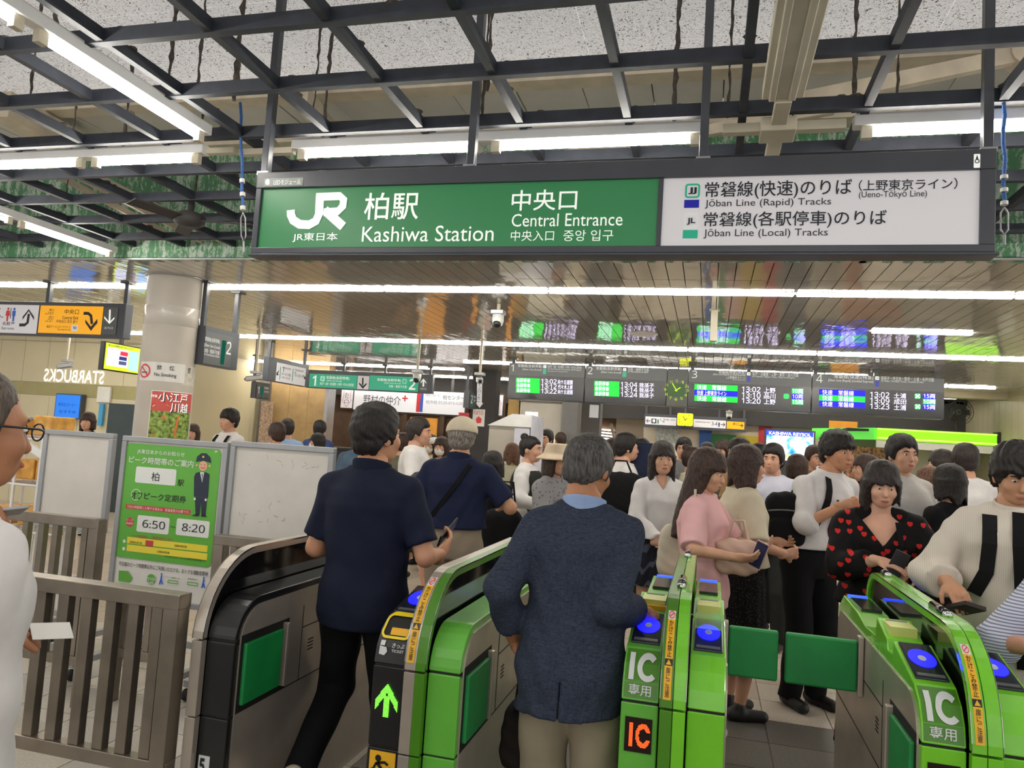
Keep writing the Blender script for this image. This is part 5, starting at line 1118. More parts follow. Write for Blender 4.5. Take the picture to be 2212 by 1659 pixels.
t = stand('notice_stand', 'wheeled stand with the green peak hours poster showing 6:50 to 8:20', -3.72, -2.925, .44, 1.49, 4.2, M_PAPER)
def zz(*b): return tuple(v / 3.072 if i % 2 == 0 else 760 + v / 3.072 for i, v in enumerate(b))
FP = Face('Y', 4.2); S = Sign.__new__(Sign); S.t = t; S.f = FP; S.L = {}
M_PGREEN = mat('poster green', (96, 172, 62), .4, var=.02); M_PW = mat('poster white', (226, 228, 224), .4, var=0); M_PY = mat('poster yellow', (236, 218, 70), .4, var=0); M_PR = mat('poster crimson', (196, 62, 70), .4, var=0); M_PN = mat('poster navy', (34, 44, 62), .5, var=0); M_PS = mat('poster skin', (226, 170, 140), .5, var=0)
FP.rrect(S.mb(M_PGREEN, 'green_field'), (261, 963, 468, 1216), .03, .001)
def pt(m_, s_, *b, **k): FP.text(S.mb(m_), s_, zz(*b), k.pop('lift', .003), **k)
pt(M_PW, 'JR東日本からのお知らせ', 912, 656, 1228, 690, bold=.015); pt(M_PW, 'ピーク時間帯のご案内', 858, 706, 1288, 752, bold=.02); pt(M_PW, 'JR', 1426, 656, 1448, 670, bold=.03)
q = S.mb(M_PW, 'white_box'); FP.rrect(q, zz(900, 770, 1170, 878), .012); FP.rrect(q, zz(910, 1092, 1124, 1203), .012); FP.rrect(q, zz(1170, 1114, 1390, 1226), .012)
pt(M_GBLACK, '柏', 1008, 800, 1060, 858, lift=.004); pt(M_GBLACK, '駅', 1180, 848, 1222, 892, bold=.02); pt(M_GBLACK, 'オフ', 874, 928, 944, 978, bold=.02); pt(M_GBLACK, 'ピーク定期券', 958, 944, 1238, 992, bold=.015)
FP.disc(S.mb(M_PW, 'ring'), zz(903, 948), .037, .002, rin=.033)
FP.rect(S.mb(M_PR, 'red_bar'), zz(834, 1030, 1267, 1060), 0, .002); pt(M_PW, '下記の時間帯に入場する場合は、普通運賃が必要です。', 842, 1035, 1260, 1055)
FP.disc(S.mb(M_PR, 'red_disc'), zz(862, 1130), .03, .002); pt(M_PW, 'ピーク', 842, 1108, 884, 1124); pt(M_PW, '時間帯', 840, 1130, 884, 1146)
pt(M_GBLACK, '6:50', 948, 1120, 1098, 1172, bold=.0, lift=.004); pt(M_GBLACK, '8:20', 1210, 1144, 1362, 1196, bold=.0, lift=.004); pt(M_GBLACK, '～', 1132, 1156, 1164, 1168)
pt(M_PR, 'ピーク時間帯は、入場時に指定します。', 874, 1222, 1150, 1246)
q = S.mb(M_PY, 'yellow_bar'); FP.rect(q, zz(842, 1256, 1380, 1300), 0, .002); FP.rect(q, zz(839, 1308, 1378, 1352), 0, .002); FP.rect(S.mb(M_PR, 'red_block'), zz(967, 1252, 1019, 1290), .002, .003)
pt(M_GBLACK, '定期券利用可能', 862, 1258, 946, 1274); pt(M_GBLACK, '定期券利用可能', 1158, 1282, 1242, 1298); pt(M_GBLACK, '定期券利用可能', 1044, 1322, 1128, 1338); q = S.mb(M_PW, 'white_disc'); FP.disc(q, zz(826, 1256), .011, .002); FP.disc(q, zz(822, 1306), .011, .002)
pt(M_GBLACK, '※12/30,12/31,1/2,1/3は終日利用可能です', 1095, 1364, 1370, 1380)
pt(M_GBLACK, '平日朝のピーク時間帯以外にご利用いただける、おトクな通勤定期券', 788, 1424, 1385, 1454, bold=.02)
FP.poly(S.mb(M_PGREEN, 'green_patch'), [zz(790, 1450), zz(850, 1455), zz(880, 1500), zz(860, 1530), zz(786, 1520)], .002); FP.disc(S.mb(M_PGREEN, 'green_disc'), zz(1003, 1508), .032, .002); pt(M_PW, '約10%', 968, 1494, 1038, 1520, bold=.02); pt(M_PW, 'OFF', 984, 1526, 1022, 1540, bold=.02)
# attendant figure printed on the poster
def fig(m_, nm, pts, lf=.003): FP.poly(S.mb(m_, nm), [zz(*p) for p in pts], lf)
fig(M_PN, 'figure_cap', [(1302, 730), (1310, 695), (1340, 672), (1372, 674), (1398, 700), (1403, 738), (1352, 722)], .0035); FP.disc(S.mb(M_PS, 'figure_face'), zz(1350, 758), .031, .003); q = S.mb(M_PS, 'figure_face'); FP.disc(q, zz(1308, 752), .008, .003); FP.disc(q, zz(1393, 758), .008, .003)
q = S.mb(M_PN, 'figure_eyes'); FP.disc(q, zz(1338, 748), .003, .0045); FP.disc(q, zz(1362, 750), .003, .0045); FP.stroke(q, [FP.uz(*zz(*p)) for p in ((1334, 766), (1348, 774), (1364, 767))], .003, .0045)
FP.disc(S.mb(M_PY, 'figure_badge'), zz(1352, 697), .007, .0045); fig(M_PN, 'figure_coat', [(1300, 806), (1320, 797), (1370, 800), (1392, 812), (1382, 968), (1288, 960), (1290, 830)]); fig(M_PW, 'figure_shirt', [(1330, 798), (1358, 800), (1344, 868)], .004); fig(mat('poster tie', (120, 124, 140), .5), 'figure_tie', [(1340, 808), (1350, 809), (1346, 862)], .005)
fig(M_PN, 'figure_trousers', [(1294, 962), (1376, 968), (1366, 1085), (1338, 1084), (1336, 990), (1326, 1082), (1300, 1080)]); fig(M_PN, 'figure_shoe', [(1270, 1088), (1300, 1076), (1322, 1080), (1322, 1092)]); fig(M_PN, 'figure_shoe', [(1336, 1082), (1362, 1082), (1376, 1096), (1336, 1094)]); q = S.mb(M_PW, 'figure_glove'); FP.disc(q, zz(1295, 976), .008, .0045); FP.disc(q, zz(1368, 982), .008, .0045)
for x_ in (1072, 1352):
    q = S.mb(M_PBLUE, 'walker'); FP.disc(q, zz(x_ + 2, 1474 + (x_ - 1072) * .09), .006, .003); FP.stroke(q, [FP.uz(*zz(x_ + a, b_ + (x_ - 1072) * .09)) for a, b_ in ((2, 1482), (-2, 1510), (-12, 1542))], .01, .003); FP.stroke(q, [FP.uz(*zz(x_ + a, b_ + (x_ - 1072) * .09)) for a, b_ in ((-2, 1510), (8, 1542))], .008, .003)
q = S.mb(M_PGREEN, 'gate_icon'); FP.rrect(q, zz(1114, 1516, 1184, 1538), .004, .003, hole=.005); FP.rrect(q, zz(1244, 1528, 1314, 1552), .004, .003, hole=.005); pt(M_GBLACK, 'オフピーク時間帯に入場', 1094, 1494, 1196, 1504); pt(M_GBLACK, '普通運賃Off', 1248, 1504, 1312, 1514)
S.done()
q = MB()
for k_ in range(26):
    u_, z_ = random.uniform(-2.82, -2.28), random.choice((random.uniform(1.36, 1.42), random.uniform(1.0, 1.16))); a_ = random.uniform(0, 3.1); r_ = random.uniform(.008, .018)
    FP.stroke(q, [(u_ - r_ * math.cos(a_), z_ - r_ * math.sin(a_)), (u_ + r_ * .4 * math.sin(a_), z_), (u_ + r_ * math.cos(a_), z_ + r_ * math.sin(a_))], .006, -.0035 + k_ * 3e-5)
tag(q.build('scuff', mat('scuff', (186, 180, 170), .6, var=.1), bpy.data.objects['notice_stand.001']), kind='stuff')
# striped feet guards on the floor by the stands
M_HAZ = None
m, nt, b, pos = node_mat('hazard tape', .5); wv_ = nt.nodes.new('ShaderNodeTexWave'); wv_.inputs['Scale'].default_value = 7; wv_.inputs['Distortion'].default_value = 0; nt.links.new(mapping(nt, pos, (1, 1, 1), (0, .7, .7)), wv_.inputs['Vector']); nt.links.new(ramp(nt, wv_.outputs['Fac'], [(.48, (24, 22, 18)), (.52, (216, 160, 40))]), b.inputs['Base Color'])
for k, (px, py) in enumerate(((62, 1385), (258, 1415))):
    p = P(px, py, Z=0.03); tag(boxes('floor_weight', m, [(p[0] - .16, p[0] + .16, p[1] + .02, p[1] + .2, 0, .09)], bevel=.02), ['striped yellow and black floor weight beside the wire rack', 'striped yellow and black floor weight under the poster stand'][k], 'floor weight', 'striped floor weights')
# white wire rack with orange packets
rk = empty('wire_rack', (-5.0, 4.75, 0)); tag(rk, 'white wire display rack with orange packets behind the fence', 'rack')
q = MB()
for x in (-5.35, -5.12, -4.89, -4.66):
    for y in (4.7, 5.0): MB().tube([(x, y, 0), (x, y, 1.42)], .012, 6).build('upright', M_WHITE_FIX, rk)
[i_.build('upright', M_WHITE_FIX, rk) for i_ in ()]
for z in (.35, .7, 1.05, 1.4):
    q = MB(); q.tube([(-5.36, 4.7, z), (-4.65, 4.7, z)], .01, 6); q.tube([(-5.36, 5.0, z), (-4.65, 5.0, z)], .01, 6)
    for k in range(9): q.tube([(-5.35 + k * .087, 4.7, z), (-5.35 + k * .087, 5.0, z)], .005, 5)
    q.build('shelf', M_WHITE_FIX, rk)
MB().bar((-5.38, 4.69, 1.52), (-4.64, 4.69, 1.18), .03, .05).build('slanted_rail', M_WHITE_FIX, rk)
for k, (x, z) in enumerate(((-5.3, 1.08), (-5.08, 1.08), (-4.88, 1.08), (-5.25, .73), (-5.0, .73), (-4.8, .73), (-5.2, 1.42), (-4.95, 1.42))):
    tag(boxes('packet', mat('packet orange', (218, 160, 70), .45, var=.22, vscale=12), [(x - .09, x + .09, 4.74, 4.96, z + .008, z + .14 + .02 * (k % 3))], bevel=.01), ['orange packet on the wire rack middle shelf, outer end', 'orange packet in the centre of the wire rack middle shelf', 'orange packet on the wire rack middle shelf beside the white panel', 'orange packet on the low wire rack shelf, outer end',
         'orange packet in the centre of the low wire rack shelf', 'orange packet on the low wire rack shelf beside the white panel', 'taller orange packet on top of the wire rack', 'orange packet on top of the wire rack beside the white panel'][k], 'packet', 'packets on the wire rack')
# white peaked tent-like stand in the crowd
tn = empty('promotion_booth', (-2.5, 10.4, 0)); tag(tn, 'pale grey peaked promotion booth rising above the crowd', 'booth')
boxes('body', M_GREY_PANEL, [(-2.92, -2.35, 10.0, 10.7, 0, 1.83)], tn); q = MB(); q.prism([(-2.94, 9.98, 1.83), (-2.33, 9.98, 1.83), (-2.33, 9.98, 2.0), (-2.6, 9.98, 2.0)], (0, .74, 0)); q.build('roof', M_WHITE_FIX, tn)
boxes('side_sheet', mat('booth sheet', (206, 206, 220), .5), [(-2.329, -2.315, 9.97, 10.72, .2, 1.99)], tn); boxes('front_sheet', mat('booth sheet', (206, 206, 220), .5), [(-2.55, -2.34, 9.96, 9.975, 0.6, 1.81)], tn)
# ================================================================ people: smooth bodies grown from distance fields
def smin(a, b, k):
    h = np.clip(.5 + .5 * (b - a) / k, 0, 1); return b * (1 - h) + a * h - k * h * (1 - h)
def rcone(p, a, b, r1, r2):
    a = np.asarray(a, float); ba = np.asarray(b, float) - a; pa = p - a
    t = np.clip(pa @ ba / max(ba @ ba, 1e-9), 0, 1); return np.sqrt(((pa - t[:, None] * ba) ** 2).sum(1)) - (r1 + (r2 - r1) * t)
def ell_(p, c, r, R=None):
    q = p - np.asarray(c, float)
    if R is not None: q = q @ R
    r = np.asarray(r, float); k0 = np.sqrt(((q / r) ** 2).sum(1)); k1 = np.sqrt(((q / r ** 2) ** 2).sum(1)) + 1e-9
    return k0 * (k0 - 1) / k1
def mesh_sdf(fn, lo, hi, h):
    lo = np.asarray(lo, float); hi = np.asarray(hi, float); nb = np.ceil((hi - lo) / (4 * h)).astype(int) + 1
    ax = [lo[i] + (np.arange(nb[i]) + .5) * 4 * h for i in range(3)]
    C_ = np.stack(np.meshgrid(*ax, indexing='ij'), -1).reshape(-1, 3); cv = fn(C_).reshape(nb)
    act = np.abs(cv) < 4 * h * 1.45
    V = np.repeat(np.repeat(np.repeat(cv, 4, 0), 4, 1), 4, 2); M = np.repeat(np.repeat(np.repeat(act, 4, 0), 4, 1), 4, 2)
    V = np.pad(V, ((0, 1),) * 3, mode='edge'); M = np.pad(M, ((0, 1),) * 3)
    for a in range(3): M |= np.roll(M, 1, a)
    ix = np.argwhere(M); V[M] = fn(lo + ix * h)
    V[0], V[-1], V[:, 0], V[:, -1], V[:, :, 0], V[:, :, -1] = (np.maximum(x, 1e-4) for x in (V[0], V[-1], V[:, 0], V[:, -1], V[:, :, 0], V[:, :, -1]))
    s = V < 0; n = np.array(V.shape) - 1
    off = [(i, j, k) for i in (0, 1) for j in (0, 1) for k in (0, 1)]
    cnt = sum(s[i:i + n[0], j:j + n[1], k:k + n[2]].astype(np.int8) for i, j, k in off)
    cells = np.argwhere((cnt > 0) & (cnt < 8)); idx = -np.ones(n, int); idx[tuple(cells.T)] = np.arange(len(cells))
    cv8 = np.stack([V[cells[:, 0] + i, cells[:, 1] + j, cells[:, 2] + k] for i, j, k in off], 1)
    acc = np.zeros((len(cells), 3)); num = np.zeros(len(cells)); offa = np.array(off, float)
    for a in range(8):
        for b in range(a + 1, 8):
            if np.abs(offa[a] - offa[b]).sum() != 1: continue
            va, vb = cv8[:, a], cv8[:, b]; m_ = (va < 0) != (vb < 0)
            t = np.where(m_, va / np.where(m_, va - vb, 1), 0); pt_ = offa[a] + t[:, None] * (offa[b] - offa[a]); acc[m_] += pt_[m_]; num[m_] += 1
    verts = lo + (cells + acc / np.maximum(num, 1)[:, None]) * h; quads = []
    for a in range(3):
        b, c = (a + 1) % 3, (a + 2) % 3; sl0 = [slice(None)] * 3; sl1 = [slice(None)] * 3; sl0[a] = slice(0, -1); sl1[a] = slice(1, None)
        e = np.argwhere(s[tuple(sl0)] != s[tuple(sl1)]); e = e[(e[:, b] > 0) & (e[:, c] > 0) & (e[:, b] < n[b]) & (e[:, c] < n[c])]
        def cid(db, dc):
            q = e.copy(); q[:, b] -= db; q[:, c] -= dc; return idx[q[:, 0], q[:, 1], q[:, 2]]
        Q = np.stack([cid(1, 1), cid(0, 1), cid(0, 0), cid(1, 0)], 1); fl = ~s[e[:, 0], e[:, 1], e[:, 2]]; Q[fl] = Q[fl][:, ::-1]
        quads.append(Q[(Q >= 0).all(1)])
    return verts, np.concatenate(quads)
def to_mesh(name, pieces, mats):
    V, F_, n = [], [], 0
    for v, q in pieces: V.append(v); F_.append(q + n); n += len(v)
    V = np.concatenate(V); F_ = np.concatenate(F_); me = bpy.data.meshes.new(name)
    me.vertices.add(len(V)); me.vertices.foreach_set('co', V.ravel()); me.loops.add(F_.size); me.loops.foreach_set('vertex_index', F_.ravel())
    me.polygons.add(len(F_)); me.polygons.foreach_set('loop_start', np.arange(0, F_.size, 4)); me.polygons.foreach_set('use_smooth', np.ones(len(F_), bool))
    me.update(calc_edges=True); me.materials.append(mats); return me
def ik(a, t, l1, l2, pole):
    a, t, pole = (np.asarray(q, float) for q in (a, t, pole)); d = t - a; L = np.linalg.norm(d)
    if L > (l1 + l2) * .998: t = a + d / L * (l1 + l2) * .998; d = t - a; L = np.linalg.norm(d)
    u = d / L; x = (l1 * l1 - l2 * l2 + L * L) / (2 * L); hgt = math.sqrt(max(l1 * l1 - x * x, 1e-8)); p = pole - u * (pole @ u); p /= np.linalg.norm(p) + 1e-9
    return a + u * x + p * hgt, t
def rot(yaw, pitch=0.0, roll=0.0):
    cy, sy, cp, sp, cr, sr = math.cos(yaw), math.sin(yaw), math.cos(pitch), math.sin(pitch), math.cos(roll), math.sin(roll)
    Rz = np.array([[cy, -sy, 0], [sy, cy, 0], [0, 0, 1]]); Rx = np.array([[1, 0, 0], [0, cp, -sp], [0, sp, cp]]); Ry = np.array([[cr, 0, sr], [0, 1, 0], [-sr, 0, cr]])
    return Rz @ Rx @ Ry
TORSO_M = np.array([[.78, .135, .10], [.86, .162, .112], [.95, .165, .115], [1.05, .152, .108], [1.18, .163, .115], [1.30, .180, .120], [1.36, .165, .104], [1.40, .110, .085], [1.44, .066, .066], [1.56, .056, .058]])
TORSO_F = np.array([[.78, .140, .105], [.86, .165, .115], [.95, .158, .112], [1.06, .128, .092], [1.18, .140, .108], [1.28, .152, .122], [1.35, .138, .095], [1.39, .092, .076], [1.43, .054, .056], [1.55, .048, .050]])

def cloth(name, rgb, rough=.85, var=.10, bump_=.10, bscale=40, weave=0):
    if name in MATS: return MATS[name]
    m = mat(name, rgb, rough, var=var, vscale=5, bump=bump_, bscale=bscale, spec=.2); return m
def patterned(name, base, col, scale, thr, stripes=None, rough=.85):
    """fabric with woven stripes or scattered spots"""
    if name in MATS: return MATS[name]
    m, nt, b, pos = node_mat(name, rough, spec=.2); tc = nt.nodes.new('ShaderNodeTexCoord')
    if stripes is not None:
        wv_ = nt.nodes.new('ShaderNodeTexWave'); wv_.inputs['Scale'].default_value = scale; wv_.inputs['Distortion'].default_value = .6; wv_.bands_direction = stripes
        nt.links.new(tc.outputs['Object'], wv_.inputs['Vector']); fac = wv_.outputs['Fac']
    else:
        vo = nt.nodes.new('ShaderNodeTexVoronoi'); vo.inputs['Scale'].default_value = scale; vo.inputs['Randomness'].default_value = .8; nt.links.new(tc.outputs['Object'], vo.inputs['Vector']); fac = vo.outputs['Distance']
    nt.links.new(ramp(nt, fac, [(thr, col), (thr + .04, base)] if stripes is None else [(thr, base), (thr + .12, col)]), b.inputs['Base Color']); MATS[name] = m; return m
def hair_mat(name, rgb):
    if name in MATS: return MATS[name]
    m, nt, b, pos = node_mat(name, .55, spec=.35); tc = nt.nodes.new('ShaderNodeTexCoord')
    f_ = noise(nt, mapping(nt, tc.outputs['Object'], (170, 170, 22)), 1.0, 2); c0 = tuple(v * .6 for v in rgb); c1 = tuple(min(255, v * 1.5 + 6) for v in rgb)
    nt.links.new(ramp(nt, f_, [(.3, c0), (.7, c1)]), b.inputs['Base Color']); bump(nt, b, f_, .5, .004); MATS[name] = m; return m
H_BLACK = hair_mat('hair black', (24, 20, 19)); H_BROWN = hair_mat('hair brown', (46, 32, 26)); H_GREY = hair_mat('hair grey', (72, 70, 70)); H_SALT = hair_mat('hair salt', (104, 98, 92)); H_DARK = hair_mat('hair dark', (34, 27, 25))
SKINS = {}
def skin(rgb):
    if rgb not in SKINS:
        m = mat('skin %d %d %d' % rgb, rgb, .5, var=.06, vscale=12, bump=.06, bscale=120, spec=.35); m.node_tree.nodes['Principled BSDF'].inputs['Subsurface Weight'].default_value = .08; SKINS[rgb] = m
    return SKINS[rgb]
M_EYEW = mat('eye white', (226, 222, 214), .25, var=0); M_EYED = mat('eye dark', (28, 20, 16), .15, var=0); M_LIP = mat('lips', (168, 96, 88), .45, var=.05)

def person(label, pos, H, yaw, sex='m', sk=(196, 150, 120), hair=('short', H_BLACK), top=None, bottom=None, shoes=(24, 22, 22), lean=0.0, side=0.0, head=(0, 0), arms=None, legs=None,
           fine=1, extras=(), group=None, face=True, build=1.0, hands=True, collar=None, tie=None):
    """one figure: local +Y is where the body faces. arms/legs: {'R': (wrist xyz, elbow pole, finger dir, palm dir, curl)}, {'R': (ankle xyz, foot pitch)}"""
    s = H / 1.72; T = TORSO_M if sex == 'm' else TORSO_F; sw = (.165 if sex == 'm' else .138) * build
    res = {0: .022, 1: .016, 2: .0125, 3: .011}[fine]; hres = {0: .011, 1: .008, 2: .006, 3: .005}[fine]
    rng = np.random.RandomState(abs(hash(label)) % 9999 if False else sum(map(ord, label)) % 9973); ph = rng.uniform(0, 6.28, 8)
    hipz = .90
    def lx(p):
        """undo the lean so that the straight torso can be tested"""
        q = p / s; dz = np.clip(q[:, 2] - hipz, 0, None); q = q.copy(); q[:, 1] -= dz * math.tan(lean); q[:, 0] -= dz * math.tan(side); return q
    def fwd(c):
        c = np.array(c, float); dz = max(c[2] - hipz, 0); return np.array([c[0] + dz * math.tan(side), c[1] + dz * math.tan(lean), c[2]])
    def torso(p, g=0.0, z0=None, z1=None):
        q = lx(p); z = q[:, 2]; a = np.interp(z, T[:, 0], T[:, 1]) * build + g; b = np.interp(z, T[:, 0], T[:, 2]) * (build * .5 + .5) + g
        yo = np.interp(z, [.8, 1.0, 1.25, 1.45, 1.6], [-.012, 0, -.004, -.02, -.012]); k = np.sqrt((q[:, 0] / a) ** 2.3 + np.abs((q[:, 1] - yo) / b) ** 2.3 + 1e-9) if False else np.sqrt((q[:, 0] / a) ** 2 + ((q[:, 1] - yo) / b) ** 2)
        d = (k - 1) * np.minimum(a, b)
        if z0 is not None: d = np.maximum(d, z0 - z)
        if z1 is not None: d = np.maximum(d, z - z1)
        return d * s
    # skeleton (metres for a 1.72 m figure, scaled at the end)
    A, sg = {}, {'R': 1, 'L': -1}; arms = arms or {}; legs = legs or {}
    for k in 'RL':
        sh = fwd((sg[k] * sw, -.012, 1.362)); w_, pole, fd, pd, curl = arms.get(k, ((sg[k] * (sw + .10), .05, .84), (sg[k] * .5, -1, 0), (0, .12, -1), (-sg[k], .2, 0), .35))
        e, w2 = ik(sh, np.array(w_, float), .275, .245, pole); A[k] = (sh, e, w2, np.array(fd, float) / np.linalg.norm(fd), np.array(pd, float) / np.linalg.norm(pd), curl)
    Lg = {}
    for k in 'RL':
        hp = np.array((sg[k] * .088, -.005, .88)); an, fp = legs.get(k, ((sg[k] * .095, -.02, .085), 0.0)); kn, an2 = ik(hp, np.array(an, float), .405, .40, (sg[k] * .12, 1, 0)); Lg[k] = (hp, kn, an2, fp)
    hc = fwd((0, .012, 1.595)); HR = rot(head[0], head[1], 0); nk = fwd((0, -.022, 1.40))
    def limbs(p, g=0.0):
        d = None
        for k in 'RL':
            hp, kn, an, fp = Lg[k]; a = smin(rcone(p, hp * s, kn * s, (.082 + g) * s, (.056 + g) * s), rcone(p, kn * s, an * s, (.054 + g) * s, (.036 + g) * s), .02 * s); d = a if d is None else np.minimum(d, a)
        return d
    def arm(p, k, g=0.0, g2=None):
        sh, e, w2 = A[k][:3]; g2 = g if g2 is None else g2
        return smin(rcone(p, sh * s, e * s, (.050 * build + g) * s, (.040 * build + g2) * s), rcone(p, e * s, w2 * s, (.039 * build + g2) * s, (.026 + g2) * s), .02 * s)
    def body(p):
        d = smin(torso(p, 0, .80, 1.50), limbs(p), .03 * s)
        for k in 'RL': d = smin(d, arm(p, k), .035 * s)
        d = smin(d, rcone(p, nk * s, (hc + HR @ (0, -.022, -.05)) * s, .056 * s * (1 if sex == 'm' else .86), .052 * s * (1 if sex == 'm' else .86)), .03 * s)
        return d
    def headf(p):
        q = (p / s - hc) @ HR
        d = smin(ell_(q, (0, -.014, .03), (.077, .098, .088)), ell_(q, (0, .018, -.03), (.063, .078, .086)), .03); d = smin(d, ell_(q, (0, .045, -.077), (.043, .048, .036)), .03)
        d = smin(d, ell_(q, (0, .080, .022), (.048, .016, .011)), .02)
        for x in (-1, 1):
            d = -smin(-d, ell_(q, (x * .031, .105, .003), (.019, .017, .011)), .012); d = smin(d, ell_(q, (x * .078, -.012, -.012), (.010, .022, .033), ), .008); d = smin(d, ell_(q, (x * .042, .068, -.03), (.022, .02, .022)), .025)
        d = smin(d, rcone(q, (0, .093, .004), (0, .108, -.032), .007, .0125), .012); d = smin(d, ell_(q, (0, .096, -.060), (.024, .009, .0055)), .006); d = smin(d, ell_(q, (0, .094, -.071), (.020, .009, .006)), .006)
        return smin(d, rcone(q, (0, -.02, -.05), (0, -.035, -.14), .053 if sex == 'm' else .046, .05 if sex == 'm' else .043), .02) * s
    def hand(p, k):
        sh, e, w2, fd, pd, curl = A[k]; pd = pd - fd * (pd @ fd); pd /= np.linalg.norm(pd) + 1e-9; lt = np.cross(fd, pd) * (1 if k == 'R' else -1)   # towards the thumb
        lt = -lt
        R_ = np.stack([lt, fd, pd], 1); d = smin(ell_(p / s, w2 + fd * .048 + pd * .002, (.040, .052, .017), R_), rcone(p / s, w2 - fd * .03, w2 + fd * .02, .027, .024), .02)
        for i, (o, L) in enumerate(((.030, .070), (.010, .078), (-.010, .072), (-.029, .057))):
            b0 = w2 + fd * .082 + lt * o; c1 = curl * (1 + .12 * i); d1 = fd * math.cos(c1) + pd * math.sin(c1); b1 = b0 + d1 * L * .52; c2 = c1 + curl * 1.1; d2 = fd * math.cos(c2) + pd * math.sin(c2)
            d = smin(d, smin(rcone(p / s, b0, b1, .0095, .0085), rcone(p / s, b1, b1 + d2 * L * .52, .0085, .0068), .004), .006)
        b0 = w2 + fd * .025 + lt * .034; d1 = lt * .62 + fd * .68 + pd * (.25 + .4 * curl); d1 /= np.linalg.norm(d1); b1 = b0 + d1 * .036; d2 = lt * .25 + fd * .85 + pd * (.25 + .5 * curl); d2 /= np.linalg.norm(d2)
        return smin(d, smin(rcone(p / s, b0, b1, .0125, .0105), rcone(p / s, b1, b1 + d2 * .032, .0105, .008), .006), .012) * s
    def bb(pts, m_):
        P_ = np.array(pts) * s; return P_.min(0) - m_ * s, P_.max(0) + m_ * s
    pieces = [mesh_sdf(body, *bb([v for k in 'RL' for v in A[k][:3]] + [v for k in 'RL' for v in Lg[k][:3]] + [nk, (0, .1, .8), (0, -.1, .8), hc - (0, 0, .1)], .10), res)]
    pieces.append(mesh_sdf(headf, (hc - .16) * s, (hc + .16) * s, hres))
    if hands:
        for k in 'RL': pieces.append(mesh_sdf(lambda p: hand(p, k), *bb([A[k][2], A[k][2] + A[k][3] * .17, A[k][2] + A[k][4] * .06], .06), {0: .0095, 1: .007, 2: .0055, 3: .005}[fine]))
    root = bpy.data.objects.new('person', to_mesh('person', pieces, skin(sk))); COL.objects.link(root); root.location = (pos[0], pos[1], 0); root.rotation_euler = (0, 0, yaw)
    tag(root, label, 'person', group)
    def part(nm, pc, m_, on=None):
        if not isinstance(pc, list): pc = [pc]
        o = bpy.data.objects.new(nm, to_mesh(nm, pc, m_)); COL.objects.link(o); o.parent = on or root; return o
    def wrinkle(p, amp, f=1.0):
        q = p / s; return amp * (np.sin(q[:, 2] * 38 * f + 5 * np.sin(q[:, 0] * 13 * f + ph[0]) + ph[1]) * np.sin(q[:, 0] * 21 * f + q[:, 1] * 17 * f + ph[2]) + .7 * np.sin(q[:, 2] * 21 * f - q[:, 0] * 25 * f + ph[3] + 2 * np.sin(q[:, 1] * 14 + ph[4])))
    # ---- clothes
    if top:
        m_, slv, hem, loose = top[:4]; opt = top[4] if len(top) > 4 else {}
        zt = opt.get('neck', 1.50)
        def topf(p):
            q = lx(p); fl = np.interp(q[:, 2], [hem, hem + .25, 1.2], [opt.get('flare', .012), 0.0, 0.0])
            d = torso(p, loose + fl, None, None); d = np.maximum(d, (q[:, 2] - 1.452) * s)
            for x_ in (-1, 1): d = smin(d, rcone(p, fwd((x_ * .03, -.022, 1.425)) * s, fwd((x_ * sw, -.012, 1.362)) * s, (.042 + loose * .5) * s, (.052 * build + loose * .6) * s), .035 * s)
            for k in 'RL':
                sh, e, w2 = A[k][:3]
                up = rcone(p, sh * s, e * s, (.056 * build + loose * .6) * s, (.046 * build + loose * opt.get('sl', .75)) * s)
                if slv <= 1:
                    en = sh + (e - sh) * slv; dr = (e - sh) / np.linalg.norm(e - sh); up = np.maximum(up, (p / s - en) @ dr * s)
                else:
                    f_ = slv - 1; lo_ = rcone(p, e * s, w2 * s, (.046 * build + loose * opt.get('sl', .75)) * s, (.034 + loose * .6 + opt.get('cuff', 0)) * s); en = e + (w2 - e) * f_; dr = (w2 - e) / np.linalg.norm(w2 - e); lo_ = np.maximum(lo_, (p / s - en) @ dr * s); up = smin(up, lo_, .02 * s)
                d = smin(d, up, .012 * s)
            d = d + wrinkle(p, opt.get('wr', .0035) * s); z = q[:, 2]; d = np.maximum(d, (hem + opt.get('tilt', 0) * q[:, 0] - z) * s); d = np.maximum(d, (z - zt) * s)
            if 'v' in opt: d = np.maximum(d, -np.maximum(np.abs(q[:, 0]) - (z - opt['v']) * opt.get('vw', .6), np.maximum(.02 - q[:, 1], opt['v'] - z)) * s)
            else: d = np.maximum(d, -(rcone(p, fwd((0, -.016, 1.482)) * s, (hc + HR @ (0, -.022, -.05)) * s, .056 * s, .06 * s) - opt.get('nr', .002) * s))
            if 'slit' in opt: d = np.maximum(d, -np.maximum(np.abs(q[:, 0] + .01) - .004, np.maximum(q[:, 1] + .02, z - opt['slit'])) * s)
            return d
        pts = [fwd((0, 0, hem)), fwd((0, 0, zt)), fwd((-.2, -.14, 1.2)), fwd((.2, .14, 1.2)), fwd((-.2, -.14, hem)), fwd((.2, .14, hem))] + [v for k in 'RL' for v in (A[k][0], A[k][1])] + ([A[k][2] for k in 'RL'] if slv > 1 else [])
        t_ = part(opt.get('name', 'shirt'), mesh_sdf(topf, *bb(pts, .11), res * .9), m_)
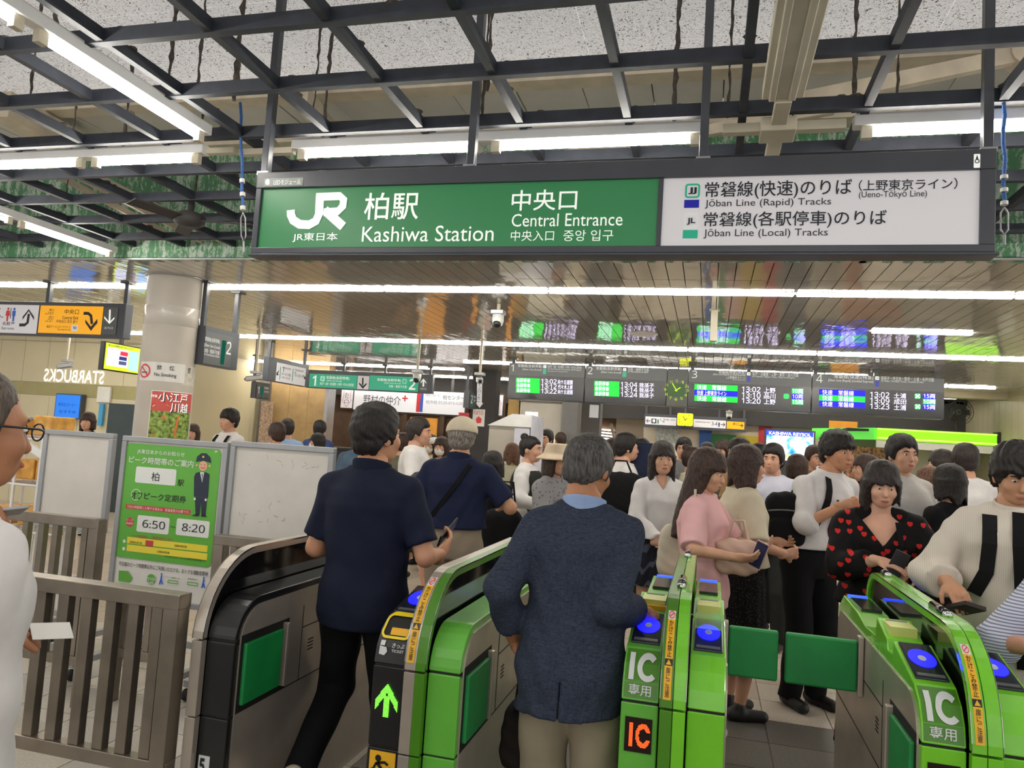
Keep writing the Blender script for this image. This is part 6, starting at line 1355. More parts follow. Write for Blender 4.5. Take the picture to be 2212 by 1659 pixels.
        if collar:
            def colf(p):
                q = lx(p); c_ = np.array((0, -.018, 1.455)); a = np.abs(np.sqrt(((q[:, 0]) / .077) ** 2 + ((q[:, 1] + .018) / .080) ** 2) - 1) * .075 - .0065
                return np.maximum(np.maximum(a, 1.42 - q[:, 2]), q[:, 2] - (1.482 - .25 * (q[:, 1] + .02))) * s
            part('collar', on=t_, pc=mesh_sdf(colf, (fwd((-.1, -.11, 1.42))) * s, (fwd((.1, .1, 1.53))) * s, .006), m_=collar)
        if tie:
            def tief(p):
                q = lx(p); b = np.interp(q[:, 2], T[:, 0], T[:, 2]) * (build * .5 + .5) + loose + .004; w_ = np.interp(q[:, 2], [.98, 1.06, 1.40, 1.45], [.0, .042, .02, .024]); d = np.maximum(np.abs(q[:, 0]) - w_, np.abs(q[:, 1] - b + .006) - .012); return np.maximum(d, np.maximum(.99 - q[:, 2], q[:, 2] - 1.44)) * s
            part('tie', on=t_, pc=mesh_sdf(tief, fwd((-.07, .0, .97)) * s, fwd((.07, .22, 1.46)) * s, .009), m_=tie)
    if bottom:
        kind, m_ = bottom[:2]; ln = bottom[2] if len(bottom) > 2 else None; lo = bottom[3] if len(bottom) > 3 else .016
        if kind in ('trousers', 'shorts'):
            def botf(p):
                d = torso(p, .010, .80, 1.06); z = p[:, 2] / s
                for k in 'RL':
                    hp, kn, an, fp = Lg[k]; dr = (an - kn) / np.linalg.norm(an - kn); a = smin(rcone(p, hp * s, kn * s, (.088 + lo * .6) * s, (.060 + lo) * s), rcone(p, kn * s, (an + dr * .05) * s, (.060 + lo) * s, (.046 + lo) * s), .02 * s)
                    if kind == 'shorts': a = np.maximum(a, (p / s - kn) @ ((kn - hp) / np.linalg.norm(kn - hp)) * s)
                    else: a = np.maximum(a, ((p / s - an) @ dr - .035) * s)
                    d = smin(d, a, .022 * s)
                return d + wrinkle(p, .003 * s, .8)
            part('trousers' if kind == 'trousers' else 'shorts', mesh_sdf(botf, *bb([(0, 0, 1.06), (-.2, -.14, .9), (.2, .14, .9)] + [v for k in 'RL' for v in Lg[k][1:3]], .10), res), m_)
        else:
            z0 = ln or .5
            def skf(p):
                q = p / s; z = q[:, 2]; th = np.arctan2(q[:, 0], q[:, 1]); g = np.interp(z, [z0, 1.02], [(.11 if kind == 'skirt' else .06), .012]); a = np.interp(z, [.5, .86, 1.05], [.15, .165, .135]) + g + g * .12 * np.cos(th * 18); b = np.interp(z, [.5, .86, 1.05], [.12, .118, .10]) + g + g * .12 * np.cos(th * 18)
                d = (np.sqrt((q[:, 0] / a) ** 2 + (q[:, 1] / b) ** 2) - 1) * np.minimum(a, b); return np.maximum(np.maximum(d, z0 - z), z - 1.06) * s
            part('skirt', mesh_sdf(skf, np.array((-.36, -.34, z0 - .03)) * s, np.array((.36, .34, 1.1)) * s, res), m_)
    if shoes is not None:
        for k in 'RL':
            hp, kn, an, fp = Lg[k]; c, s_ = math.cos(fp), math.sin(fp); f_ = np.array((sg[k] * .12, c, -s_)); f_ /= np.linalg.norm(f_); dn = np.array((0, -s_, -c))
            def shf(p): return np.maximum(smin(rcone(p, (an + dn * .045 - f_ * .045) * s, (an + dn * .052 + f_ * .15) * s, .042 * s, .036 * s), rcone(p, (an) * s, (an + dn * .04) * s, .044 * s, .046 * s), .02 * s), ((p / s - an) @ dn - .083) * s)
            part('shoe', mesh_sdf(shf, *bb([an - f_ * .1, an + f_ * .2, an + dn * .09], .06), .010), mat('shoe %d %d %d' % shoes, shoes, .5, var=.05))
    # ---- hair
    st, hm = hair
    def hairf(p):
        q = (p / s - hc) @ HR; x, y, z = q[:, 0], q[:, 1], q[:, 2]; tuft = (.0045 if st == 'mop' else .0026) * np.sin(x * 120 + ph[5] + 3 * np.sin(z * 45)) * np.sin(y * 105 + z * 60 + ph[6] + 2 * np.sin(x * 60))
        th0 = {'buzz': .004, 'short': .021, 'grey': .017, 'long': .020, 'bob': .021, 'bun': .015, 'tail': .015, 'mop': .025}[st]
        yk = [-.12, -.06, -.035, -.012, .022, .05, .075, .12]
        zk = {'buzz': [-.07, -.065, -.03, -.02, -.035, .05, .075, .08], 'short': [-.098, -.092, -.045, -.03, -.04, .03, .048, .05], 'grey': [-.10, -.095, -.045, -.028, -.035, .045, .062, .065], 'mop': [-.095, -.09, -.04, -.028, -.03, .0, .022, .022],
              'bun': [-.085, -.07, -.02, -.01, .0, .035, .055, .06], 'tail': [-.085, -.07, -.02, -.01, .0, .035, .055, .06], 'long': [-.2, -.2, -.2, -.2, -.12, .0, .028, .03], 'bob': [-.13, -.13, -.13, -.13, -.10, .0, .024, .026]}[st]
        cutz = np.interp(y, yk, zk) + .006 * np.sin(x * 130 + ph[7]) + .004 * np.sin(x * 260 + y * 190); th = th0 * np.clip((z - cutz) / .035 + .3, .3, 1.0) if st not in ('long', 'bob') else th0
        d = np.minimum(ell_(q, (0, -.014, .03), (.077, .098, .088)), ell_(q, (0, -.02, -.02), (.070, .080, .07))); d = smin(d, ell_(q, (0, .018, -.03), (.063, .078, .086)), .03) - th + tuft * (0 if st == 'buzz' else 1) - (.012 * np.clip((z - .07) / .05, 0, 1) if st in ('mop', 'short', 'bob', 'long') else 0)
        d = np.maximum(d, (cutz - z) * .6)
        if st in ('long', 'bob'):
            zl = -.42 if st == 'long' else -.12; bk = np.maximum(np.abs(np.sqrt((x / .092) ** 2 + ((y + .02) / .088) ** 2) - 1) * .09 - .016, np.maximum(zl + .03 * np.sin(x * 60) - z, z - .03)); bk = np.maximum(bk, (y - .045 + np.clip(-z, 0, .2) * .12)); d = smin(d, bk + tuft, .02)
        if st == 'bun': d = smin(d, ell_(q, (0, -.08, .12), (.04, .04, .035)), .01)
        if st == 'tail': d = smin(d, rcone(q, (0, -.11, .03), (0, -.13, -.17), .026, .014), .01)
        return d * s
    part('hair', mesh_sdf(hairf, (hc - (.15, .19, .50 if st == 'long' else .25)) * s, (hc + (.15, .15, .19)) * s, hres * 1.15), hm)
    if face:
        def hp_(q): return (hc + HR @ np.array(q)) * s
        for x in (-1, 1):
            e = MB().ell(hp_((x * .031, .0835, .003)), (.0112 * s, .0108 * s, .0052 * s), 10, 8); ey = link('eye', e.mesh('eye', M_EYEW)); ey.parent = root
            e = MB().ell(hp_((x * .031, .0912, .003)), (.0058 * s, .0046 * s, .0052 * s), 8, 6); o = link('iris', e.mesh('iris', M_EYED)); o.parent = ey
            b_ = MB().tube([hp_((x * .016, .098, .022)), hp_((x * .032, .097, .027)), hp_((x * .048, .086, .022))], [.0035 * s, .004 * s, .002 * s], 6); o = link('eyebrow', b_.mesh('eyebrow', hm)); o.parent = root
        l_ = MB().ell(hp_((0, .1005, -.0655)), (.021 * s, .007 * s, .0075 * s), 12, 6); o = link('lips', l_.mesh('lips', M_LIP)); o.parent = root
    root['_'] = 0; del root['_']
    ctx = dict(root=root, s=s, hc=hc, HR=HR, fwd=fwd, A=A, Lg=Lg, part=part, lx=lx, torso=torso, pos=pos, yaw=yaw, hres=hres, res=res, sw=sw)
    for ex in extras: ex(ctx)
    return ctx
def W(ctx, q):
    """local figure coordinates -> world"""
    q = np.array(q, float) * ctx['s']; c, s_ = math.cos(ctx['yaw']), math.sin(ctx['yaw']); return np.array((ctx['pos'][0] + c * q[0] - s_ * q[1], ctx['pos'][1] + s_ * q[0] + c * q[1], q[2]))
def at_px(px, py, Y):
    p = P(px, py, Y=Y); return (p[0], p[1]), p[2]
# ---- things that belong to a figure
def cap(m_):
    def f(c):
        s = c['s']
        def fn(p):
            q = (p / s - c['hc']) @ c['HR']; d = ell_(q, (0, -.014, .042), (.107, .127, .103)); d = np.maximum(d, .028 - .12 * q[:, 1] - q[:, 2]); b = np.maximum(ell_(q, (0, .13, .052), (.075, .085, .012)), .06 - q[:, 1]); return np.minimum(d, b) * s
        c['part']('cap', mesh_sdf(fn, (c['hc'] - (.14, .16, .03)) * s, (c['hc'] + (.14, .25, .18)) * s, c['hres'] * 1.1), m_)
    return f
def bucket_hat(m_):
    def f(c):
        s = c['s']
        def fn(p):
            q = (p / s - c['hc']) @ c['HR']; z = q[:, 2]; r = np.interp(z, [.005, .05, .06, .15], [.19, .125, .112, .088]); d = (np.sqrt(q[:, 0] ** 2 + (q[:, 1] / 1.12) ** 2) - r) * .7; return np.maximum(np.maximum(d, .01 - z), z - .15) * s
        c['part']('hat', mesh_sdf(fn, (c['hc'] - (.24, .26, .02)) * s, (c['hc'] + (.24, .26, .19)) * s, c['hres'] * 1.1), m_)
    return f
def mask(m_):
    def f(c):
        s = c['s']
        def fn(p): q = (p / s - c['hc']) @ c['HR']; return np.maximum(ell_(q, (0, .028, -.052), (.068, .088, .062)), .03 - q[:, 1]) * s
        c['part']('mask', mesh_sdf(fn, (c['hc'] - (.1, .05, .14)) * s, (c['hc'] + (.1, .15, .05)) * s, c['hres']), m_)
    return f
def glasses(m_):
    def f(c):
        s = c['s']; H_ = lambda q: (c['hc'] + c['HR'] @ np.array(q, float)) * s; mb = MB()
        for x in (-1, 1):
            mb.tube([H_((x * .034 + .024 * math.cos(t), .112 - .0 * t, .002 + .017 * math.sin(t))) for t in [2 * math.pi * k / 14 for k in range(15)]], .0018 * s, 6, caps=False); mb.tube([H_((x * .058, .110, .006)), H_((x * .082, .09, .008)), H_((x * .084, -.005, .006)), H_((x * .082, -.03, -.012))], .0024 * s, 6)
        mb.tube([H_((-.011, .112, .004)), H_((0, .114, .008)), H_((.011, .112, .004))], .002 * s, 6); gl = link('glasses', mb.mesh('glasses', m_)); gl.parent = c['root']
        ln = MB()
        for x in (-1, 1): ln.add([H_((x * .034 + .023 * math.cos(t), .112, .002 + .016 * math.sin(t))) for t in [2 * math.pi * k / 14 for k in range(14)]], [tuple(range(14))])
        o = link('lens', ln.mesh('lens', mat('lens glass', (220, 226, 230), .05, var=0, alpha=.3))); o.parent = gl
    return f
def strap(path, w_, m_, nm='strap'):
    """flat strap given in figure coordinates"""
    def f(c):
        mb = MB(); pts = [np.array(q, float) * c['s'] for q in path]
        for a, b_ in zip(pts[:-1], pts[1:]): mb.bar(a, b_, w_ * c['s'], .008 * c['s'], up=(a + b_) / 2 - np.array((0, 0, (a + b_)[2] / 2)))
        o = link(nm, mb.mesh(nm, m_)); o.parent = c['root']
    return f
def strap_on(path, w_, m_, side=-1, g=.034, nm='bag_strap', female=False):
    """strap lying on the clothed torso: path of (x, z), side -1 back / +1 chest"""
    def f(c):
        T = TORSO_F if female else TORSO_M; mb = MB(); pts = []
        for (xa, za), (xb, zb) in zip(path[:-1], path[1:]):
            for k in range(6):
                x, z = xa + (xb - xa) * k / 6, za + (zb - za) * k / 6; a = np.interp(z, T[:, 0], T[:, 1]) + g + .02; b = np.interp(z, T[:, 0], T[:, 2]) + g; yo = np.interp(z, [.8, 1.0, 1.25, 1.45, 1.6], [-.012, 0, -.004, -.02, -.012])
                pts.append(c['fwd']((x, yo + side * b * math.sqrt(max(1 - (x / a) ** 2, .02)), z)) * c['s'])
        L, R_ = [], []
        for i, p in enumerate(pts):
            d = pts[min(i + 1, len(pts) - 1)] - pts[max(i - 1, 0)]; n = np.array((0, side, 0.0)); t = np.cross(d, n); t /= np.linalg.norm(t) + 1e-9; L.append(p + t * w_ / 2 * c['s']); R_.append(p - t * w_ / 2 * c['s'])
        k = len(pts); o_ = np.array((0, side * .007, 0)); vs = L + R_ + [q + o_ for q in L] + [q + o_ for q in R_]
        fs = [f_ for i in range(k - 1) for f_ in ((i, i + 1, k + i + 1, k + i), (2 * k + i, 2 * k + i + 1, 3 * k + i + 1, 3 * k + i), (i, i + 1, 2 * k + i + 1, 2 * k + i), (k + i, k + i + 1, 3 * k + i + 1, 3 * k + i))]
        mb.add(vs, fs); o = link(nm, mb.mesh(nm, m_)); o.parent = c['root']
    return f
def soft_bag(name, label, cat, centre, r, m_, handle=None, yaw=0.0, h=.012, strapm=None, sag=.3, group=None, pocket=None):
    """rounded fabric bag: superellipsoid about a world point, with an optional handle of world points"""
    R_ = rot(yaw); c = np.array(centre, float); r = np.array(r, float)
    def fn(p):
        q = (p - c) @ R_; z = q[:, 2] / r[2]; k = 1 + sag * .3 * -np.clip(z, -1, 1); a = np.abs(q[:, 0] / (r[0] * k)); b = np.abs(q[:, 1] / (r[1] * k)); return ((a ** 3.5 + b ** 3.5 + np.abs(z) ** 4) ** (1 / 3.6) - 1) * r.min() + .003 * np.sin(q[:, 0] * 60 + q[:, 2] * 40) * np.sin(q[:, 2] * 55)
    m_r = np.linalg.norm(r[:2]) * 1.2
    me = to_mesh(name, [mesh_sdf(fn, c - (m_r + .03, m_r + .03, r[2] * 1.2 + .03), c + (m_r + .03, m_r + .03, r[2] * 1.2 + .03), h)], m_)
    root = empty(name, (c[0], c[1], c[2] - r[2])); tag(root, label, cat, group); link('body', me, root)
    if pocket is not None:
        pc = c + np.array(pocket) * r * .78 - (0, 0, r[2] * .28); pr = np.array((r[0] * .78, r[1] * .5, r[2] * .48))
        def fp(p): q = (p - pc) @ R_; return ((np.abs(q[:, 0] / pr[0]) ** 4 + np.abs(q[:, 1] / pr[1]) ** 4 + np.abs(q[:, 2] / pr[2]) ** 4) ** .25 - 1) * pr.min()
        link('pocket', to_mesh('pocket', [mesh_sdf(fp, pc - pr.max() * 1.15, pc + pr.max() * 1.15, h)], m_), root); t0 = c + np.array(pocket) * r * .99
        MB().tube([t0 + R_ @ np.array((x, 0, r[2] * (.42 - .1 * (x / r[0]) ** 2))) for x in np.linspace(-r[0] * .8, r[0] * .8, 9)], .006, 6).build('zip', M_GREYPOST, root)
    if handle: MB().tube(handle, .009, 7).build('handle', strapm or m_, root)
    return root
def phone(name, label, c, fd, pd, m_=None, size=(.036, .074, .0045), screen=None):
    c, fd, pd = (np.array(q, float) for q in (c, fd, pd)); fd /= np.linalg.norm(fd); pd = pd - fd * (pd @ fd); pd /= np.linalg.norm(pd); lt = np.cross(fd, pd); root = empty(name, tuple(c)); tag(root, label, 'phone' if 'phone' in name else 'card')
    MB().obox(c, lt * size[0], fd * size[1], pd * size[2]).build('body', m_ or M_BLACK, root, bevel=.002)
    if screen: MB().obox(c + pd * (size[2] + .0006), lt * size[0] * .9, fd * size[1] * .92, pd * .0004).build('screen', screen, root)
    return root
# ================================================================ the people in the concourse
def depth_pt(px, py, d):
    c = np.array([(px - IMG_W / 2) / FPX, (py - IMG_H / 2) / FPX, 1.0]) * d; return CAMP + RW.T @ c
def local(pos, yaw, s, wpt):
    d = np.array(wpt, float) - (pos[0], pos[1], 0); c, s_ = math.cos(-yaw), math.sin(-yaw); return np.array((c * d[0] - s_ * d[1], s_ * d[0] + c * d[1], d[2])) / s
def bent(k, x=.20, y=.27, z=1.08, curl=.6):
    g = 1 if k == 'R' else -1; return ((g * x, y, z), (g * .6, -1, -.2), (-g * .25, 1, .1), (-g, 0, .2), curl)
def fold(k, z=1.02, curl=.6):
    g = 1 if k == 'R' else -1; return ((g * .06, .25, z), (g * 1, -.3, -.3), (-g, .5, 0), (0, -1, 0), curl)
def swing(k, y): g = 1 if k == 'R' else -1; return ((g * .25, y, .86), (g * .4, -1, 0), (0, y, -1), (-g, 0, 0), .5)
NAVY = cloth('navy polo', (24, 29, 48)); NAVY2 = cloth('navy polo faded', (30, 36, 62)); BLK = cloth('black cloth', (18, 18, 20)); CREAMP = cloth('stone trousers', (150, 139, 118)); TAUPE = cloth('taupe trousers', (142, 128, 112))
WHT = cloth('white shirt cloth', (214, 211, 210)); CRM = cloth('cream tee cloth', (206, 196, 172)); PNK = cloth('pink tee cloth', (224, 176, 176)); GRY = cloth('grey cloth', (120, 120, 120)); OLV = cloth('olive cloth', (104, 102, 84)); DKB = cloth('slate blue cloth', (58, 72, 112)); SUIT = cloth('dark suit cloth', (44, 46, 44))
m, nt, b, pos = node_mat('tweed', .9, spec=.15); tc = nt.nodes.new('ShaderNodeTexCoord')
tw_ = noise(nt, mapping(nt, tc.outputs['Object'], (60, 60, 260)), 1.0, 2); tw2 = noise(nt, mapping(nt, tc.outputs['Object'], (260, 260, 40)), 1.0, 1); nt.links.new(mix(nt, .5, ramp(nt, tw_, [(.3, (34, 39, 50)), (.7, (66, 73, 90))]), ramp(nt, tw2, [(.3, (38, 44, 57)), (.7, (58, 66, 83))])), b.inputs['Base Color']); bump(nt, b, tw_, .3, .003); TWEED = m
LINEN = patterned('linen stripes', (208, 200, 188), (200, 191, 178), 40, .5, 'X'); STRIPE = patterned('sleeve stripes', (198, 200, 212), (120, 126, 152), 30, .55, 'Z'); LAVS = patterned('lavender stripes', (190, 176, 196), (128, 116, 148), 16, .5, 'Z'); PLAID = patterned('dark plaid', (30, 32, 42), (74, 76, 92), 7, .78, 'DIAGONAL'); GREYPAT = patterned('grey print', (146, 144, 146), (108, 106, 110), 30, .25); SPARK = patterned('sparkle skirt', (16, 15, 15), (120, 112, 100), 95, .16)
# red hearts scattered on black: an implicit heart around each cell centre of a 2-D cell pattern
m, nt, b, pos = node_mat('heart print', .8, spec=.2); tc = nt.nodes.new('ShaderNodeTexCoord'); sp = nt.nodes.new('ShaderNodeSeparateXYZ'); nt.links.new(tc.outputs['Object'], sp.inputs[0]); cb = nt.nodes.new('ShaderNodeCombineXYZ'); nt.links.new(sp.outputs['X'], cb.inputs[0]); nt.links.new(sp.outputs['Z'], cb.inputs[1])
vo = nt.nodes.new('ShaderNodeTexVoronoi'); vo.voronoi_dimensions = '2D'; vo.inputs['Scale'].default_value = 15; vo.inputs['Randomness'].default_value = .75; nt.links.new(cb.outputs[0], vo.inputs['Vector'])
sb = nt.nodes.new('ShaderNodeVectorMath'); sb.operation = 'SUBTRACT'; nt.links.new(cb.outputs[0], sb.inputs[0]); nt.links.new(vo.outputs['Position'], sb.inputs[1]); sc_ = nt.nodes.new('ShaderNodeVectorMath'); sc_.operation = 'SCALE'; sc_.inputs['Scale'].default_value = 84; nt.links.new(sb.outputs[0], sc_.inputs[0]); s2 = nt.nodes.new('ShaderNodeSeparateXYZ'); nt.links.new(sc_.outputs[0], s2.inputs[0])
def mth(op, a, b_):
    n_ = nt.nodes.new('ShaderNodeMath'); n_.operation = op
    for i, v in enumerate((a, b_)):
        if isinstance(v, (int, float)): n_.inputs[i].default_value = v
        else: nt.links.new(v, n_.inputs[i])
    return n_.outputs[0]
xx = mth('MULTIPLY', s2.outputs['X'], s2.outputs['X']); yy = mth('MULTIPLY', s2.outputs['Y'], s2.outputs['Y']); k_ = mth('SUBTRACT', mth('ADD', xx, yy), 1.0); k3 = mth('MULTIPLY', mth('MULTIPLY', k_, k_), k_); hv = mth('SUBTRACT', k3, mth('MULTIPLY', xx, mth('MULTIPLY', yy, s2.outputs['Y']))); msk = mth('LESS_THAN', hv, 0.0)
nt.links.new(ramp(nt, msk, [(0.0, (16, 15, 16)), (1.0, (190, 40, 36))]), b.inputs['Base Color']); HEARTS = m

# --- the man in navy passing through the ticket gate
pos = (-1.385, 3.02)
c = person('man in dark navy polo shirt seen from behind, walking through the arrow gate', pos, 1.72, 0.02, 'm', (198, 146, 114), ('short', H_BLACK), (NAVY, .80, .80, .026, {'wr': .003, 'neck': 1.51}), ('trousers', BLK, None, .014), (196, 184, 160), head=(-.45, .06),
           arms={'R': ((.26, .21, 1.09), (.35, -1, -.6), (.2, .75, .6), (-.75, .1, .5), .45), 'L': ((-.20, .24, 1.06), (-.35, -1, -.4), (.2, 1, 0), (1, 0, 0), .5)}, legs={'L': ((-.13, -.20, .25), 1.0), 'R': ((.09, .20, .085), 0)}, fine=3, collar=NAVY)
w_ = W(c, c['A']['R'][2] + c['A']['R'][3] * .085 + c['A']['R'][4] * .03); phone('mobile_phone', 'dark phone held by the man in the navy polo shirt', w_ + (.0, .03, .02), c['A']['R'][3] + (.1, .3, .1), c['A']['R'][4])
# --- the man in the tweed jacket
pos = (-.430, 2.68)
c = person('grey-haired man in a blue tweed jacket tapping a card on the gate, seen from behind', pos, 1.645, -.03, 'm', (176, 122, 88), ('grey', hair_mat('hair iron grey', (58, 56, 55))), (TWEED, 1.70, .735, .030, {'slit': .87, 'cuff': .012, 'sl': .6, 'wr': .0045, 'flare': .03, 'tilt': .05, 'name': 'jacket', 'neck': 1.50}), ('trousers', CREAMP, None, .026), (40, 34, 30), lean=.17, head=(-.30, -.32),
           arms={'R': ((.235, .15, 1.075), (-.35, -1, -.5), (.55, .7, -.25), (-.1, .1, -1), .5), 'L': ((-.235, .06, .93), (-.45, -1, 0), (.3, .35, -.8), (.8, .2, 0), .9)}, fine=3, collar=cloth('blue collar', (140, 162, 200)))
a = W(c, c['A']['L'][2] + c['A']['L'][3] * .09)
soft_bag('handbag', 'small black fringed handbag hanging from the tweed jacket man', 'bag', a + (.0, .0, -.26), (.05, .11, .11), cloth('black leather', (24, 19, 17)), [a + (.0, -.07, -.16), a + (.0, -.03, .0), a + (.0, .04, .0), a + (.0, .07, -.16)], h=.009)
w_ = W(c, c['A']['R'][2] + c['A']['R'][3] * .13 + c['A']['R'][4] * .02); phone('travel_card', 'dark card case held over the glowing reader by the tweed jacket man', w_, c['A']['R'][3], c['A']['R'][4], M_GBLACK, (.028, .045, .006))
# --- the old man at the edge
hp = depth_pt(-42, 922, 1.38); pos = (hp[0] - .05, hp[1]); yw = math.radians(-12)
r_ = local(pos, yw, 1.69 / 1.72, depth_pt(-95, 1350, 1.46)); l_ = local(pos, yw, 1.69 / 1.72, depth_pt(-125, 1100, 1.75))
c = person('elderly man with glasses and close-cropped hair in a white shirt, cut by the picture edge', pos, 1.69, yw, 'm', (166, 116, 86), ('buzz', hair_mat('hair thin brown', (62, 53, 45))), (WHT, .9, .72, .026, {'wr': .004}), ('trousers', cloth('dark olive', (44, 42, 34))), (30, 28, 26), head=(-.12, -.06),
           arms={'R': (r_, (.6, -.6, -1), (.5, .9, -.1), (-.4, .2, -.8), .35), 'L': (l_, (-1, 0, -1), (.4, 1, .1), (.4, 0, -.9), .5)}, fine=3, collar=WHT, extras=[glasses(M_BLACK)], build=.93)
w_ = W(c, c['A']['R'][2] + c['A']['R'][3] * .165 + c['A']['R'][4] * .012); phone('travel_card', 'white paper ticket card held out by the elderly man', w_, c['A']['R'][3], c['A']['R'][4], M_PAPER, (.024, .038, .0012), mat('card print', (200, 190, 150), .5, var=.2, vscale=60))
w_ = W(c, c['A']['L'][2] + c['A']['L'][3] * .11 + c['A']['L'][4] * .02); phone('mobile_phone', 'silver phone held in the elderly man\'s other hand', w_, c['A']['L'][3], c['A']['L'][4], M_SILVER, (.03, .055, .004))
# --- man with cap
pos, h = at_px(1000, 897, 4.9)
c = person('man with a beige cap, grey hair and navy polo shirt seen from behind', pos, h - .025, .05, 'm', (190, 142, 112), ('grey', H_SALT), (NAVY2, .82, 1.00, .028, {'tilt': .03}), ('trousers', TAUPE, None, .03), (60, 50, 42), head=(.15, 0), arms={'L': bent('L', .22, .2, 1.08), 'R': bent('R', .27, .22, 1.16)}, fine=2, extras=[cap(cloth('beige cap', (206, 194, 170))), strap_on([(.10, 1.42), (.05, 1.32), (-.05, 1.18), (-.16, 1.04)], .03, BLK, -1, .036)], collar=NAVY2, build=1.08)
# --- schoolgirl in a white blouse
pos, h = at_px(1432, 958, 5.9)
c = person('schoolgirl with long hair, white blouse and dark plaid skirt', pos, h, math.radians(196), 'f', (206, 160, 134), ('long', H_DARK), (WHT, 1.9, 1.0, .032, {'v': 1.36, 'wr': .004, 'cuff': .01}), ('skirt', PLAID, .64), (200, 186, 160), arms={'R': fold('R', .98), 'L': fold('L', .98)}, fine=2)
# --- girl in pink
pos, h = at_px(1527, 974, 4.6)
c = person('young woman in a pink tee with long dark hair looking at a phone', pos, h, math.radians(-108), 'f', (204, 156, 128), ('long', H_BROWN), (PNK, .95, .78, .036, {'wr': .004, 'flare': .03}), ('trousers', cloth('wide grey trousers', (120, 112, 108)), None, .04), (220, 214, 204), head=(0, -.25), arms={'R': ((.19, .26, 1.12), (.8, -.7, -.4), (-.1, 1, .05), (-.6, 0, .8), .4), 'L': ((-.12, .28, 1.16), (-1, -.5, -.4), (.2, 1, .2), (.3, 0, .9), .5)}, fine=2)
w_ = W(c, c['A']['R'][2] + c['A']['R'][3] * .12 + c['A']['R'][4] * .028); phone('mobile_phone', 'phone with a dark blue screen in the hand of the woman in pink', w_, (.3, -.1, .9), (-.4, -.9, .3), mat('phone case pink', (190, 150, 150), .4), screen=mat('phone screen', (44, 48, 76), .1, var=.2))
p = P(1452, 1190, Y=4.68); sh = W(c, (.12, -.02, 1.44))
soft_bag('tote_bag', 'slouchy cream tote bag on the shoulder of the woman in pink', 'bag', p, (.085, .07, .155), cloth('canvas', (200, 190, 170)), [p + (.06, 0, .13), p + (.09, -.01, .3), sh + (.0, -.05, -.1), sh + (0, 0, .04)], h=.011)
# --- woman in cream tee
pos, h = at_px(1612, 966, 5.1)
c = person('woman in a loose cream tee and long sparkling black skirt', pos, h, math.radians(-70), 'f', (200, 150, 122), ('bob', H_BROWN), (CRM, .98, .96, .042, {'wr': .004, 'flare': .02}), ('long_skirt', SPARK, .30), (30, 28, 28), arms={'R': bent('R', .2, .2, 1.06), 'L': bent('L', .15, .28, 1.1)}, fine=2)
p = P(1592, 1203, Y=4.5); soft_bag('handbag', 'pinkish beige leather handbag with a round gold clasp', 'bag', p, (.125, .055, .10), mat('blush leather', (196, 164, 146), .5, var=.05), [p + (-.06, 0, .09), p + (-.03, 0, .2), p + (.03, .05, .2), p + (.06, .02, .09)], h=.010, sag=-.2)
q = MB().lathe((p[0], p[1] - .06, p[2] + .0), [(0, 0), (.018, 0), (.018, .012), (0, .012)], 12, axis=1); o = q.build('clasp', mat('gold', (206, 180, 120), .25, metal=.9), bpy.data.objects['handbag.001'])
# --- white shirt man with backpack
pos, h = at_px(1822, 932, 5.5); pos = (pos[0] - .19, pos[1])
c = person('tall man in a white shirt and purple tie, backpack on one shoulder', pos, h - .01, math.radians(212), 'm', (192, 140, 108), ('mop', H_BLACK), (WHT, 1.15, .98, .03, {'wr': .005}), ('trousers', BLK, None, .02), (20, 18, 18), side=-.26, head=(.05, -.05), arms={'R': ((-.04, .24, 1.27), (1, -.3, -1), (-.8, .5, .2), (0, -1, .1), 1.0), 'L': ((-.24, .1, .88), (-.6, -1, 0), (0, .2, -1), (1, 0, 0), .5)}, fine=2, collar=WHT, tie=patterned('tie', (56, 34, 64), (120, 30, 44), 40, .5, 'DIAGONAL'),
           extras=[strap_on([(.075, 1.43), (.085, 1.34), (.10, 1.2), (.15, 1.06)], .045, BLK, 1, .036), strap_on([(.075, 1.43), (.09, 1.3), (.14, 1.1)], .045, BLK, -1, .036)])
p = P(1692, 1128, Y=5.4); soft_bag('backpack', 'black backpack hanging at the side of the white shirted man', 'backpack', p + (.02, .05, 0), (.15, .10, .20), cloth('backpack black', (20, 20, 22)), [p + (.05, .05, .19), p + (.10, .1, .28), p + (.14, .12, .24)], h=.014, pocket=(0, -1, 0))
# --- woman in the heart print dress
pos, h = at_px(1905, 1002, 4.5)
c = person('woman in a long black dress with red hearts behind the gate', pos, h, math.radians(176), 'f', (212, 164, 140), ('bob', H_DARK), (HEARTS, 1.75, .92, .034, {'v': 1.26, 'vw': .75, 'wr': .005, 'cuff': .02, 'name': 'dress_bodice'}), ('long_skirt', HEARTS, .12), (30, 20, 20), head=(.1, -.2), arms={'R': ((.04, .29, 1.20), (1, -.3, -1), (-1, .5, -.1), (0, -.4, -1), .35), 'L': ((-.14, .26, 1.17), (-1, -.5, -.6), (.8, .5, -.3), (0, -.5, -1), .6)}, fine=2, build=1.2, extras=[strap_on([(-.075, 1.40), (-.085, 1.28), (-.06, 1.12), (.0, .98)], .028, BLK, 1, .062, female=True)])
w_ = W(c, (-.04, .34, 1.19)); phone('mobile_phone', 'black phone in the hands of the woman in the heart dress', w_, (.4, 0, .9), (0, -1, .2))
